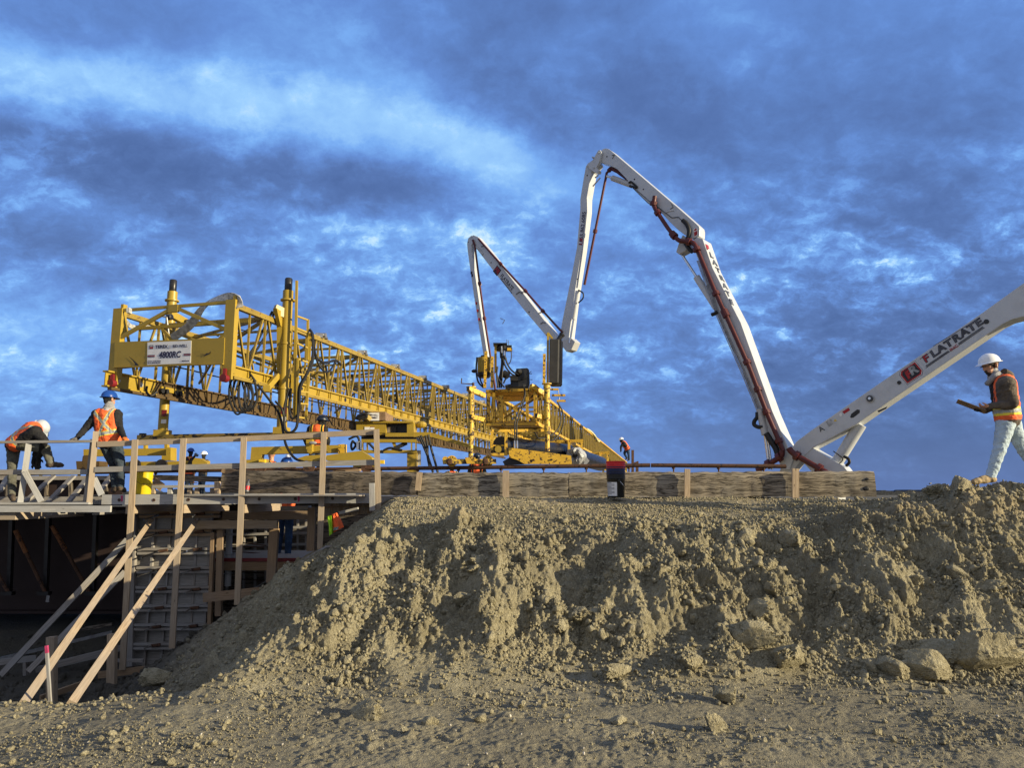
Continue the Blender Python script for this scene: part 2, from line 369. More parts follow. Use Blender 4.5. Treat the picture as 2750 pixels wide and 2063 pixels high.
# ------------------------------------------------------------------ mesh builder
class MB:
    def __init__(s):
        s.v, s.f, s.uv = [], [], []
    def face(s, idx, uv=None):
        s.f.append(idx)
        s.uv.append(uv or [(0.0, 0.0)] * len(idx))
    def quadgrid(s, rings, closed=True, cap=True, u0=0.0):
        """rings: list of lists of points, lofted"""
        n = len(rings[0]); base = len(s.v)
        for r in rings:
            s.v.extend([tuple(p) for p in r])
        uo, vo = random.random() * 50, random.random() * 50
        for i in range(len(rings) - 1):
            for j in range(n if closed else n - 1):
                k = (j + 1) % n
                s.face((base + i * n + j, base + i * n + k, base + (i + 1) * n + k, base + (i + 1) * n + j),
                       [(uo + i * .1, vo + j * .05), (uo + i * .1, vo + j * .05 + .05), (uo + i * .1 + .1, vo + j * .05 + .05), (uo + i * .1 + .1, vo + j * .05)])
        if cap and closed:
            s.face(tuple(base + j for j in reversed(range(n))))
            s.face(tuple(base + (len(rings) - 1) * n + j for j in range(n)))
        return s
    def bar(s, a, b, w, h, up=(0, 0, 1), roll=0.0, cut=0.0):
        """rectangular bar from a to b: w across, h along 'up'"""
        a, b = Vector(a), Vector(b)
        d = b - a; L = d.length; d.normalize()
        up = Vector(up)
        if abs(d.dot(up)) > 0.98:
            up = Vector((0, 1, 0)) if abs(d.y) < 0.9 else Vector((1, 0, 0))
        x = d.cross(up).normalized(); y = x.cross(d).normalized()
        if roll:
            m = Matrix.Rotation(roll, 3, d); x, y = m @ x, m @ y
        x, y = x * (w / 2), y * (h / 2)
        base = len(s.v)
        for p in (a, b):
            for q in (-x - y, x - y, x + y, -x + y):
                s.v.append(tuple(p + q))
        uo, vo = random.random() * 90, random.random() * 90
        off = 0.0
        for i in range(4):
            j = (i + 1) % 4
            ww = w if i % 2 == 0 else h
            s.face((base + i, base + j, base + 4 + j, base + 4 + i), [(uo, vo + off), (uo, vo + off + ww), (uo + L, vo + off + ww), (uo + L, vo + off)])
            off += ww
        e = [(uo, vo), (uo + .02, vo), (uo + .02, vo + .3), (uo, vo + .3)]
        s.face((base + 3, base + 2, base + 1, base), e)
        s.face((base + 4, base + 5, base + 6, base + 7), e)
        return s
    def box(s, c, size, rz=0.0):
        c = Vector(c); sx, sy, sz = size
        d = Vector((math.cos(rz), math.sin(rz), 0))
        return s.bar(c - d * sx / 2, c + d * sx / 2, sy, sz)
    def tube(s, pts, r, n=8, cap=True):
        pts = [Vector(p) for p in pts]
        rr = r if isinstance(r, (list, tuple)) else [r] * len(pts)
        rings = []; ref = None
        for i, p in enumerate(pts):
            if i == 0: t = pts[1] - pts[0]
            elif i == len(pts) - 1: t = pts[-1] - pts[-2]
            else: t = (pts[i + 1] - pts[i]).normalized() + (pts[i] - pts[i - 1]).normalized()
            if t.length < 1e-9: t = Vector((0, 0, 1))
            t.normalize()
            if ref is None:
                ref = Vector((0, 0, 1)) if abs(t.z) < 0.9 else Vector((1, 0, 0))
            x = t.cross(ref).normalized(); y = x.cross(t).normalized()
            ref = y
            rings.append([p + (x * math.cos(2 * math.pi * k / n) + y * math.sin(2 * math.pi * k / n)) * rr[i] for k in range(n)])
        return s.quadgrid(rings, True, cap)
    def curve(s, pts, r, n=7, sub=6):
        return s.tube(smooth(pts, sub), r, n)
    def lathe(s, org, prof, n=24, axis=(0, 0, 1), cap=True):
        org = Vector(org); az = Vector(axis).normalized()
        ref = Vector((1, 0, 0)) if abs(az.x) < 0.9 else Vector((0, 1, 0))
        x = az.cross(ref).normalized(); y = az.cross(x)
        rings = [[org + az * z + (x * math.cos(2 * math.pi * k / n) + y * math.sin(2 * math.pi * k / n)) * r for k in range(n)] for r, z in prof]
        return s.quadgrid(rings, True, cap)
    def cyl(s, a, b, r, n=16):
        return s.tube([a, b], r, n)
    def prism(s, poly, ext):
        """poly: 3-D outline, ext: extrusion vector"""
        ext = Vector(ext); base = len(s.v); n = len(poly)
        for p in poly: s.v.append(tuple(Vector(p)))
        for p in poly: s.v.append(tuple(Vector(p) + ext))
        uo, vo = random.random() * 40, random.random() * 40
        s.face(tuple(range(base + n - 1, base - 1, -1)), [(uo + i * .1, vo) for i in range(n)])
        s.face(tuple(range(base + n, base + 2 * n)), [(uo + i * .1, vo) for i in range(n)])
        for i in range(n):
            j = (i + 1) % n
            s.face((base + i, base + j, base + n + j, base + n + i))
        return s
    def ball(s, c, r, n=10, scale=(1, 1, 1)):
        c = Vector(c); rings = []
        for i in range(1, n):
            a = math.pi * i / n
            rings.append([c + Vector((math.sin(a) * math.cos(2 * math.pi * k / (2 * n)) * r * scale[0], math.sin(a) * math.sin(2 * math.pi * k / (2 * n)) * r * scale[1], math.cos(a) * r * scale[2])) for k in range(2 * n)])
        return s.quadgrid(rings)
    def build(s, name, m, parent=None, smooth_=False, bevel=0.0, mats=None):
        off = parent.matrix_world.translation if parent is not None else Vector((0, 0, 0))
        if parent is not None and parent.get('_org'):
            off = Vector(parent['_org'])
        me = bpy.data.meshes.new(name)
        me.from_pydata([(x - off.x, y - off.y, z - off.z) for x, y, z in s.v], [], s.f)
        uvl = me.uv_layers.new(name='uv')
        flat = [c for f in s.uv for q in f for c in q]
        uvl.data.foreach_set('uv', flat)
        bm = bmesh.new(); bm.from_mesh(me)
        bmesh.ops.recalc_face_normals(bm, faces=bm.faces)
        bm.to_mesh(me); bm.free()
        me.materials.append(MATS[m] if isinstance(m, str) else m)
        if smooth_:
            me.polygons.foreach_set('use_smooth', [True] * len(me.polygons))
            me.set_sharp_from_angle(angle=R(40))
        o = bpy.data.objects.new(name, me)
        COL.objects.link(o)
        if parent is not None:
            o.parent = parent
        o['_org'] = list(off)
        if bevel:
            md = o.modifiers.new('edge', 'BEVEL'); md.width = bevel; md.segments = 2; md.limit_method = 'ANGLE'
        return o

def smooth(pts, sub=6):
    pts = [Vector(p) for p in pts]
    q = [pts[0] * 2 - pts[1]] + pts + [pts[-1] * 2 - pts[-2]]
    out = []
    for i in range(1, len(q) - 2):
        a, b, c, d = q[i - 1:i + 3]
        for k in range(sub):
            t = k / sub
            out.append(0.5 * ((2 * b) + (c - a) * t + (2 * a - 5 * b + 4 * c - d) * t * t + (3 * b - a - 3 * c + d) * t ** 3))
    out.append(pts[-1])
    return out

def thing(name, label, cat, loc=(0, 0, 0), group=None):
    o = bpy.data.objects.new(name, None)
    COL.objects.link(o)
    o.location = loc
    o.empty_display_size = 0.2
    o['_org'] = list(loc)
    tag(o, label, cat, group)
    return o

def tag(o, label=None, cat=None, group=None, kind=None):
    if label: o['label'] = label
    if cat: o['category'] = cat
    if group: o['group'] = group
    if kind: o['kind'] = kind
    return o

def shift(o, loc):
    """give a one-mesh thing its own origin"""
    loc = Vector(loc)
    o.data.transform(Matrix.Translation(-loc)); o.location = loc
    return o

def lettering(text, org, right, up, size, m, name, parent, bold=0.0, shear=0.0, depth=0.004, sx=1.0, align='CENTER'):
    """flat raised writing standing on a surface; org is the middle of the line"""
    cu = bpy.data.curves.new('txt', 'FONT')
    cu.body = text; cu.size = 1.0; cu.align_x = align; cu.align_y = 'CENTER'
    cu.offset = bold; cu.shear = shear; cu.extrude = depth / size / 2; cu.resolution_u = 3
    ob = bpy.data.objects.new('txt', cu); COL.objects.link(ob)
    dg = bpy.context.evaluated_depsgraph_get()
    me = bpy.data.meshes.new_from_object(ob.evaluated_get(dg))
    bpy.data.objects.remove(ob)
    right, up = Vector(right).normalized(), Vector(up).normalized()
    nrm = right.cross(up)
    M = Matrix((right * size * sx, up * size, nrm * size)).transposed().to_4x4()
    off = Vector(parent['_org'])
    M.translation = Vector(org) - off
    me.transform(M)
    me.materials.clear(); me.materials.append(MATS[m])
    me.name = name
    o = bpy.data.objects.new(name, me); COL.objects.link(o); o.parent = parent
    o['_org'] = list(off)
    return o
# ------------------------------------------------------------------ ground: one sheet from the camera to the horizon
def _hash(ix, iy, seed):
    h = (ix.astype(np.int64) * 374761393 + iy.astype(np.int64) * 668265263 + seed * 974634777) & 0xFFFFFFFF
    h = ((h ^ (h >> 13)) * 1274126177) & 0xFFFFFFFF
    h = h ^ (h >> 16)
    return (h & 0xFFFFFF).astype(np.float64) / 0xFFFFFF

def vnoise(x, y, seed=0):
    ix, iy = np.floor(x), np.floor(y)
    fx, fy = x - ix, y - iy
    ux, uy = fx * fx * fx * (fx * (fx * 6 - 15) + 10), fy * fy * fy * (fy * (fy * 6 - 15) + 10)
    out = 0
    for dx in (0, 1):
        for dy in (0, 1):
            a = _hash(ix + dx, iy + dy, seed) * 2 * np.pi
            g = np.cos(a) * (fx - dx) + np.sin(a) * (fy - dy)
            out = out + g * (ux if dx else 1 - ux) * (uy if dy else 1 - uy)
    return out * 1.5

def fbm(x, y, seed, octv=4, gain=0.5):
    o, a = 0, 1.0
    for i in range(octv):
        o = o + a * vnoise(x, y, seed + i); x = x * 2.03; y = y * 2.03; a *= gain
    return o

def lumps(x, y, cell, seed, rmin=0.25, rmax=0.62, dens=0.8):
    """height of a layer of half buried round clods, one per cell"""
    gx, gy = x / cell, y / cell
    ix, iy = np.floor(gx), np.floor(gy)
    best = np.zeros_like(gx)
    for dx in (-1, 0, 1):
        for dy in (-1, 0, 1):
            cx, cy = ix + dx, iy + dy
            px, py = cx + _hash(cx, cy, seed), cy + _hash(cx, cy, seed + 1)
            r = rmin + (rmax - rmin) * _hash(cx, cy, seed + 2) ** 2
            r = np.where(_hash(cx, cy, seed + 3) < dens, r, 0.001)
            d2 = ((gx - px) ** 2 + (gy - py) ** 2) / (r * r)
            best = np.maximum(best, np.where(d2 < 1, np.sqrt(np.maximum(0, 1 - d2)) * r, 0))
    return best * cell

def sstep(x, a, b):
    t = np.clip((x - a) / (b - a), 0, 1)
    return t * t * (3 - 2 * t)

def ground_h(X, Y, detail=True, split=False):
    X = np.asarray(X, float); Y = np.asarray(Y, float)
    wob = fbm(X * 0.55, Y * 0.55, 11, 3)
    toe = 6.05 + 0.32 * wob + 0.10 * np.clip(X, -3, 5) * 0.5 + 0.10 * fbm(X * 2.2, Y * 2.2, 13, 2)
    right = sstep(X, 2.6, 6.0)
    sh = 8.75 - 0.15 * right                                # shoulder of the bank
    t = np.clip((Y - toe) / (sh - toe), 0, 1)
    t = np.where(t < 0.16, t * t / 0.32, t - 0.08) / 0.92
    face = (1.08 + 0.40 * right) * t
    top = np.clip((Y - sh) / (2.5 - 1.1 * right), 0, 1)
    crest_z = 1.525 + 0.085 * sstep(X, 5.1, 5.8) - 0.05 * np.exp(-((X - 5.0) / 0.5) ** 2) + 0.03 * vnoise(X * 1.3, Y * 0.8, 5)
    mound = face + (crest_z - (1.08 + 0.40 * right)) * (1 - (1 - top) ** 1.35)
    # beyond the right-hand crest the ground falls away
    fall = sstep(X, 4.3, 5.0) * np.clip((Y - 10.2) * 0.25, 0, 2.5)
    mound = mound - fall
    heap = sstep(X, 5.0, 5.6) * np.exp(-((Y - 9.15) / 0.75) ** 2)
    mound = mound + heap * (0.06 + 0.10 * np.maximum(fbm(X * 1.9, Y * 1.9, 17, 3), -0.2) + 0.07 * np.exp(-((X - 5.55) / 0.30) ** 2))
    far = np.clip((Y - 17.0) * 0.12, 0, 1.9)
    mound = mound - np.maximum(far, 0)
    bank = sstep(t, 0.05, 0.35) * (1 - (1 - 0.4 * right) * sstep(top, 0.0, 0.32))       # 1 on the steep bank
    # spill side towards the bridge pit
    side = 1.44 + 0.70 * (X + np.interp(Y, [6.5, 7, 8, 9, 10, 12], [0.55, 0.68, 1.00, 1.28, 1.55, 2.12])) + 0.08 * fbm(X * 0.8, Y * 0.8, 21, 3)
    pit = -1.30 * sstep(Y, 6.35, 8.6) + 0.45 * sstep(Y, 12.5, 16.5)
    h = np.maximum(np.minimum(mound, side), pit)
    h = h - 0.13 * sstep(-X, 2.4, 3.8) * (1 - sstep(Y, 7.5, 9.0))
    lit = mound < side                                     # part of the bank proper
    onpit = sstep(side - pit, 0.35, -0.1) * sstep(Y, 6.6, 7.4)
    h = h + onpit * 0.07 * fbm(X * 1.4, Y * 1.4, 25, 4, 0.6)
    if not detail:
        return h
    # ridges and gullies down the bank
    gul = fbm(X * 0.95 + 0.35 * wob, Y * 0.42, 31, 4, 0.55)
    h = h + bank * 0.19 * gul + bank * 0.09 * fbm(X * 2.7, Y * 1.7, 41, 4, 0.6)
    h = h + 0.018 * fbm(X * 1.6, Y * 1.6, 51, 4)
    # clods of falling size, thick on the bank, thin on the yard and the crest
    wx = X + 0.05 * fbm(X * 6, Y * 6, 61, 2) + 0.014 * fbm(X * 22, Y * 22, 63, 2)
    wy = Y + 0.05 * fbm(X * 6, Y * 6, 71, 2) + 0.014 * fbm(X * 22, Y * 22, 73, 2)
    m = fbm(X * 1.1, Y * 1.1, 81, 3)
    m2 = fbm(X * 2.6, Y * 2.0, 83, 3)
    rough = np.clip(0.10 + 0.85 * bank + 0.8 * heap + 0.32 * m + 0.12 * m2, 0.02, 1) * (1 - 0.55 * onpit)
    shade = np.where(lit, 1.0, 0.45)
    patch = sstep(m2, -0.25, 0.35)                         # crumbly patches between smoother slides
    big = np.clip(0.25 + 1.3 * m, 0, 1) * bank * shade
    d = 0.80 * lumps(wx, wy, 0.30, 101, 0.2, 0.55, 0.40) * big
    d = d + 0.90 * lumps(wx, wy, 0.16, 111, 0.2, 0.58, 0.6) * np.clip(rough * 1.2 - 0.1, 0, 1) * shade * (0.25 + 0.75 * patch)
    d = d + 0.95 * lumps(wx, wy, 0.085, 121, 0.25, 0.6, 0.75) * np.clip(rough * 1.3, 0, 1) * shade * (0.3 + 0.7 * patch)
    d = d + 0.90 * lumps(X, Y, 0.045, 131, 0.25, 0.62, 0.75) * np.clip(rough - 0.02, 0.02, 1)
    d = d + (0.004 + 0.009 * rough) * fbm(X * 14, Y * 14, 141, 3, 0.6)
    # crumbly skin: small sharp facets
    d = d + (0.15 + 0.85 * rough) * 0.024 * (np.abs(fbm(X * 17, Y * 17, 151, 3, 0.6)) - 0.3)
    # wheel marks across the yard
    yard = 1 - sstep(Y, 5.7, 6.3)
    d = d + yard * 0.012 * fbm(X * 0.7, Y * 3.1, 161, 3)
    if split:
        return h, d
    return h + d

def gz(x, y):
    return float(ground_h(np.array([x]), np.array([y]))[0])

def build_ground():
    def axis(lo, f0, f1, hi, fine, ratio=1.22):
        mid = np.arange(f0, f1, fine)
        up, s, x = [], fine * 1.5, f1
        while x < hi:
            up.append(x); s *= ratio; x += s
        dn, s, x = [], fine * 1.5, f0 - fine
        while x > lo:
            dn.append(x); s *= ratio; x -= s
        return np.concatenate([[lo], dn[::-1], mid, up, [hi]])
    xs = axis(-3500, -6.6, 7.6, 3500, GRID)
    ys0 = np.arange(4.25, 10.9, GRID)
    ys1 = np.arange(10.9, 17.0, 0.06)
    up, s, x = [], 0.09, 17.0
    while x < 5000:
        up.append(x); s *= 1.25; x += s
    dn, s, x = [], GRID * 1.5, 4.25 - GRID
    while x > -60:
        dn.append(x); s *= 1.3; x -= s
    ys = np.concatenate([dn[::-1], ys0, ys1, up])
    X, Y = np.meshgrid(xs, ys)
    Z, D = ground_h(X, Y, split=True)
    e = 0.12                                               # the clods stand square to the slope
    gx = (ground_h(X + e, Y, False) - ground_h(X - e, Y, False)) / (2 * e)
    gy = (ground_h(X, Y + e, False) - ground_h(X, Y - e, False)) / (2 * e)
    k = 1 / np.sqrt(1 + gx * gx + gy * gy)
    X = X - gx * k * D; Y = Y - gy * k * D; Z = Z + k * D
    ny, nx = X.shape
    co = np.stack([X, Y, Z], -1).reshape(-1, 3).astype(np.float32)
    i = np.arange((ny - 1) * (nx - 1)); r, c = i // (nx - 1), i % (nx - 1)
    a = r * nx + c
    quads = np.stack([a, a + 1, a + 1 + nx, a + nx], -1).astype(np.int32)
    me = bpy.data.meshes.new('ground')
    me.vertices.add(len(co)); me.vertices.foreach_set('co', co.ravel())
    me.loops.add(quads.size); me.loops.foreach_set('vertex_index', quads.ravel())
    me.polygons.add(len(quads))
    me.polygons.foreach_set('loop_start', (np.arange(len(quads)) * 4).astype(np.int32))
    me.polygons.foreach_set('use_smooth', np.ones(len(quads), bool))
    me.update(calc_edges=True)
    me.materials.append(MATS['earth'])
    o = bpy.data.objects.new('ground', me); COL.objects.link(o)
    tag(o, kind='structure')
GRID = 0.0110
build_ground()
# ------------------------------------------------------------------ timber bridge end, forms, girder
def G(px, py, y0=5.0, y1=16.0):
    """where the sight line meets the ground"""
    for Y in np.arange(y0, y1, 0.05):
        p = P(px, py, Y)
        if p.z <= float(ground_h(np.array([p.x]), np.array([p.y]), False)[0]):
            return p
    return P(px, py, y1)

def board(name, m, a, b, w, h, parent=None, up=(0, 0, 1), label=None, cat=None, group=None, roll=0.0):
    o = MB().bar(a, b, w, h, up, roll).build(name, m, parent)
    if parent is None:
        shift(o, (Vector(a) + Vector(b)) / 2)
        o['_org'] = list((Vector(a) + Vector(b)) / 2)
        tag(o, label, cat, group)
    return o

YR = 11.90
# --- near guardrail
gr = thing('wooden_guardrail', 'long new lumber guardrail with five tall posts and two leaning braces', 'guardrail', P(365, 1795, YR))
for i, (tx, ty, bx, by) in enumerate([(363, 1181, 329, 1800), (493, 1178, 462, 1742), (655, 1175, 637, 1625), (870, 1161, 859, 1475), (1011, 1155, 1017, 1385)]):
    MB().bar(P(tx, ty, YR), P(bx, by, YR), 0.038, 0.089, (1, 0.12, 0)).build('post', 'new_lumber', gr)
def chain(pts, Y, w, h, name, m, parent, up=(0, 0, 1)):
    for (a, b) in zip(pts[:-1], pts[1:]):
        MB().bar(P(a[0], a[1], Y), P(b[0], b[1], Y), w, h, up).build(name, m, parent)
chain([(262, 1194), (655, 1178.5)], YR + .045, .036, .089, 'top_rail', 'new_lumber', gr)
chain([(657, 1179), (1018, 1160)], YR + .045, .036, .089, 'top_rail', 'new_lumber', gr)
chain([(255, 1262), (655, 1251)], YR + .045, .036, .086, 'mid_rail', 'grey_lumber', gr)
chain([(657, 1252), (1010, 1242)], YR + .045, .036, .086, 'mid_rail', 'grey_lumber', gr)
MB().bar(P(63, 1890, 6.75), P(407, 1396, 12.5), .074, .040, (0, 0.2, 1), 0.5).build('brace', 'new_lumber', gr)
MB().bar(P(192, 1890, 6.75), P(527, 1400, 12.5), .074, .040, (0, 0.2, 1), 0.5).build('brace', 'new_lumber', gr)
MB().bar(P(2, 1815, 11.8), P(342, 1450, 12.6), .089, .040, (0, -1, 0)).build('brace', 'grey_lumber', gr)
MB().bar(P(76, 1805, 11.8), P(336, 1536, 12.6), .089, .040, (0, -1, 0)).build('brace', 'grey_lumber', gr)
# --- far walkway guardrail
YL = 11.95
wr = thing('wooden_guardrail', 'low weathered guardrail on the walkway in front of the bent worker', 'guardrail', P(60, 1350, YL))
MB().bar(P(-160, 1190, YL), P(252, 1185.5, YL), .089, .040).build('top_rail', 'grey_lumber', wr)
MB().bar(P(-160, 1269, YL + .045), P(236, 1268, YL + .045), .036, .082).build('mid_rail', 'grey_lumber', wr)
MB().bar(P(258, 1159, YL), P(240, 1353, YL), .052, .082, (1, .5, 0)).build('post', 'new_lumber', wr)
MB().bar(P(249, 1180, YL + .1), P(229, 1350, YL + .1), .038, .06, (1, .0, 0)).build('post', 'grey_lumber', wr)
MB().bar(P(78, 1190, YL), P(55, 1350, YL), .052, .082, (1, .5, 0)).build('post', 'pale_plank', wr)
MB().bar(P(67, 1268, YL - .05), P(111, 1348, YL - .05), .036, .08, (1, .2, 0)).build('brace', 'pale_plank', wr)
MB().bar(P(252, 1285, YL + .05), P(273, 1330, YL + .05), .036, .09, (1, .2, 0)).build('brace', 'pale_plank', wr)
MB().bar(P(-160, 1353.5, YL - .02), P(243, 1352.5, YL - .02), .12, .036).build('sill', 'pale_plank', wr)
# --- edge planks
eb = thing('edge_form_board', 'grey weathered edge plank with round bolt holes under the yellow pail', 'plank', P(640, 1340, 12.0))
A, B = P(275, 1342.5, 12.02), P(994, 1338.5, 12.02)
MB().bar(A, B, .045, .160).build('board', 'pale_plank', eb)
for px, py in [(320, 1343.5), (413, 1343.5), (506, 1342.5), (600, 1341.5), (696, 1341), (793, 1340.5), (893, 1339.5)]:
    c = P(px, py, 11.995)
    b = MB().lathe(c, [(.026, .004), (.026, -.004), (.015, -.004), (.015, .004)], 14, (0, 1, 0), False).build('washer', 'rust', eb)
    MB().lathe(c, [(.014, .002), (.014, -.002)], 12, (0, 1, 0)).build('hole', 'black_paint', b)
for px in (326, 801):
    mb = MB()
    mb.prism([P(px - 2, 1331, 11.9945), P(px + 4, 1332, 11.9945), P(px + 3.5, 1346, 11.9945), P(px - 1, 1349, 11.9945)], (0, .004, 0))
    mb.build('paint_mark', 'pink_paint', eb)
board('plywood_deck', 'grey_lumber', (-7.2, 12.75, 1.575), (-2.35, 12.2, 1.575), 1.1, .02,
      label='thin plywood walkway sheet on top of the edge plank', cat='deck sheet')
board('walkway_plank', 'pale_plank', P(-160, 1367.5, 11.8), P(298, 1367.5, 11.8), .05, .10,
      label='pale weathered plank with a bright sawn end below the walkway guardrail', cat='plank')
for i, (px, py, m, lab) in enumerate([(20, 1385, 'new_lumber', 'thick joist end sticking out at the far left under the pale plank'), (134, 1379, 'grey_lumber', 'small joist end under the middle of the pale plank'),
                         (255, 1379, 'grey_lumber', 'small joist end under the sawn end of the pale plank'),
                         (345, 1369, 'new_lumber', 'sunlit joist behind the first tall guardrail post'), (487, 1367.5, 'new_lumber', 'sunlit joist behind the second tall guardrail post'),
                         (650, 1367, 'new_lumber', 'sunlit joist behind the third tall guardrail post')]):
    h = .135 if i not in (1, 2) else .05
    p = P(px, py, YR + .03 if i > 2 else 11.85)
    q = Vector((p.x, p.y + 1.9, p.z))
    board('floor_joist', m, p, q, .09 if i else .25, h, label=lab, cat='joist', group='joists under the walkway')
# --- bracing trusses between the walkway and the deck form
for (ax, ay, bx, by, lab) in [(22, 1280, -2, 1322, 'short grey diagonal brace at the edge behind the bent worker'), (145, 1278, 68, 1348, 'grey diagonal brace right of the bent worker boot'),
                          (198, 1279, 129, 1349, 'wide grey diagonal brace mid way behind the walkway rail'),
                          (232, 1288, 184, 1349, 'grey diagonal brace close to the bright end post'),
                          (303, 1273, 270, 1318, 'short grey diagonal brace left of the standing worker legs')]:
    board('diagonal_brace', 'grey_lumber', P(ax, ay, 13.1), P(bx, by, 12.7), .036, .10, None, (1, 0, .3), lab, 'brace', 'diagonal braces behind the walkway')
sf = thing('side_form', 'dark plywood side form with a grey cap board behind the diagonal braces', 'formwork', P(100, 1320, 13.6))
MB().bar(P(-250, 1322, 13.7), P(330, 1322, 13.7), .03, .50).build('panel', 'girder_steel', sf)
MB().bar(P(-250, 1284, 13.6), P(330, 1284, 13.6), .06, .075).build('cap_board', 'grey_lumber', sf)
for px in (20, 60, 125, 190, 240, 285):
    MB().bar(P(px, 1288, 13.62), P(px, 1352, 13.62), .05, .06, (0, 1, 0)).build('stud', 'black_timber', sf)
bd = thing('bridge_deck', 'flat bridge deck on which the workers and machines stand', 'deck', (-6, 14, 1.5))
MB().box((-9.6, 19.7, 1.48), (8.8, 12.6, .14)).build('deck_slab', 'grey_lumber', bd)
MB().box((-1.0, 20.8, 1.475), (8.4, 10.4, .14)).build('deck_slab', 'grey_lumber', bd)
# --- steel girder and its overhang brackets
gd = thing('steel_girder', 'deep dark rusty brown steel bridge girder under the walkway', 'girder', P(150, 1640, 14.9))
z0, z1 = P(150, 1638, 14.8).z, 1.30
MB().bar((-14.0, 14.9, (z0 + z1) / 2), (-6.45, 14.8, (z0 + z1) / 2), .03, z1 - z0).build('web', 'girder_steel', gd)
MB().bar((-14.0, 14.85, z0 - .02), (-6.45, 14.75, z0 - .02), .45, .045).build('bottom_flange', 'girder_steel', gd)
MB().bar((-14.0, 14.85, z1 + .025), (-6.45, 14.75, z1 + .025), .45, .045).build('top_flange', 'girder_steel', gd)
for k, (vx, dx0, dy0, dx1, dy1, lab) in enumerate([(33, -40, 1480, 22, 1592, 'overhang bracket at the left edge of the girder'), (131, 41, 1425, 122, 1592, 'overhang bracket in the middle of the girder with an orange rusty strut'),
                                          (258, 139, 1412, 240, 1592, 'overhang bracket nearest the tall posts with an orange rusty strut top')]):
    br = thing('overhang_bracket', lab, 'bracket', P(vx - 6, 1594, 14.45), 'overhang brackets on the girder')
    MB().bar(P(vx, 1385, 14.55), P(vx - 8, 1596, 14.55), .07, .09, (0, 1, 0)).build('leg', 'black_paint', br)
    MB().tube([P(dx0 + .35 * (dx1 - dx0), dy0 + .35 * (dy1 - dy0), 14.4), P(dx1, dy1, 14.45)], .035, 8).build('strut', 'rust', br)
    MB().tube([P(dx0, dy0, 14.32), P(dx0 + .36 * (dx1 - dx0), dy0 + .36 * (dy1 - dy0), 14.4)], .042, 8).build('sleeve', 'rust_orange' if k else 'rust', br)
    f = MB(); f.box(P(vx - 12, 1594, 14.45), (.22, .12, .07)); f.build('foot', 'black_paint', br)
MB().bar(P(131, 1600, 14.3), P(128, 1618, 14.3), .035, .06, (1, 0, 0)).build('latch', 'steel', bpy.data.objects['overhang_bracket.001'])
# --- wall form with double walers and tie rods
YW = 12.85
wf = thing('wall_form', 'tall plywood wall form with paired walers and steel tie rods behind the guardrail posts', 'formwork', P(465, 1800, YW))
c0, c1 = P(372, 1375, YW), P(572, 1375, YW)
zb, zt = -1.5, c0.z
MB().bar((c0.x - .12, YW + .05, (zb + zt) / 2), (c1.x, YW - .03, (zb + zt) / 2), .022, zt - zb).build('plywood_panel', 'plywood', wf)
for f in (0.03, 0.30, 0.50, 0.63, 0.83, 0.99):
    x = c0.x - .12 + (c1.x - c0.x + .12) * f
    MB().bar((x, YW - .01, zb), (x, YW - .01, zt), .038, .075, (0, 1, 0)).build('stud', 'grey_lumber', wf)
tipL = [(300, 195), (240, 390), (275, 550), (240, 725), (385, 865), (345, 1045), (303, 1228), (305, 1392)]
basL = [(462, 147), (447, 318), (447, 487), (437, 660), (437, 842), (410, 1018), (385, 1195), (380, 1365)]
tipR = [(752, 168), (700, 330), (698, 485), (660, 695), (673, 880), (677, 1055), (650, 1215)]
basR = [(790, 147), (785, 312), (765, 475), (750, 660), (750, 847), (738, 1018), (728, 1187)]
z5 = lambda q: (300 + q[0] / 3.456, 1340 + q[1] / 3.456)
for i, yy in enumerate([147, 315, 487, 660, 842, 1015, 1190, 1368]):
    y = 1340 + yy / 3.456
    xl, xr = 375 - i * 2.2, (590 if i == 0 else 571) - i * 1.5
    for dy in (-5.6, 5.6):
        MB().bar(P(xl, y + dy, YW - .09), P(xr, y + dy - .6, YW - .09), .07, .042).build('waler', 'grey_lumber' if i > 1 else 'brown_lumber', wf)
for bs, tp in ((basL, tipL), (basR, tipR)):
    for b, t in zip(bs, tp):
        bp, tpx = P(*z5(b), YW - .13), P(*z5(t), YW - .55)
        r = MB().tube([bp, tpx], .014, 8).build('tie_rod', 'chrome', wf)
        h = MB(); h.bar(bp + Vector((-.02, 0, 0)), bp + Vector((.13, 0, .02)), .05, .045)
        h.build('clamp', 'rust', r)
        n = MB(); n.lathe(bp, [(.018, -.02), (.02, 0), (.018, .02)], 8, (tpx - bp)); n.build('nut', 'steel', r)
for i, (a, b, w, m, lab) in enumerate([((593, 1423), (587, 1655), .10, 'brown_lumber', 'narrow brown prop right of the wall form'),
                                     ((360, 1378), (350, 1790), .10, 'grey_lumber', 'grey upright plank beside the first tall post'),
                                     ((573, 1430), (563, 1700), .06, 'brown_lumber', 'thin brown edge stud at the end of the wall form'),
                                     ((737, 1420), (728, 1565), .15, 'brown_lumber', 'thick prop under the end of the sunlit beam'),
                                     ((838, 1364), (835, 1480), .13, 'brown_lumber', 'thick prop near the vest at the top of the slope')]):
    board('timber_prop', m, P(*a, 12.75), P(*b, 12.75), w, .09, None, (0, 1, 0), lab, 'prop', 'props under the bridge end')
board('support_beam', 'new_lumber', P(530, 1410, 12.62), P(746, 1408.5, 12.62), .10, .135, label='partly sunlit lumber beam resting on the thick prop', cat='beam')
board('support_beam', 'brown_lumber', P(600, 1385, 13.3), P(842, 1384, 13.3), .10, .15, label='brown beam in the shade just under the deck planks', cat='beam')
board('cross_board', 'brown_lumber', P(546, 1606, 12.45), P(700, 1590, 12.45), .04, .15, label='brown board low between the wall form and the slope', cat='board')
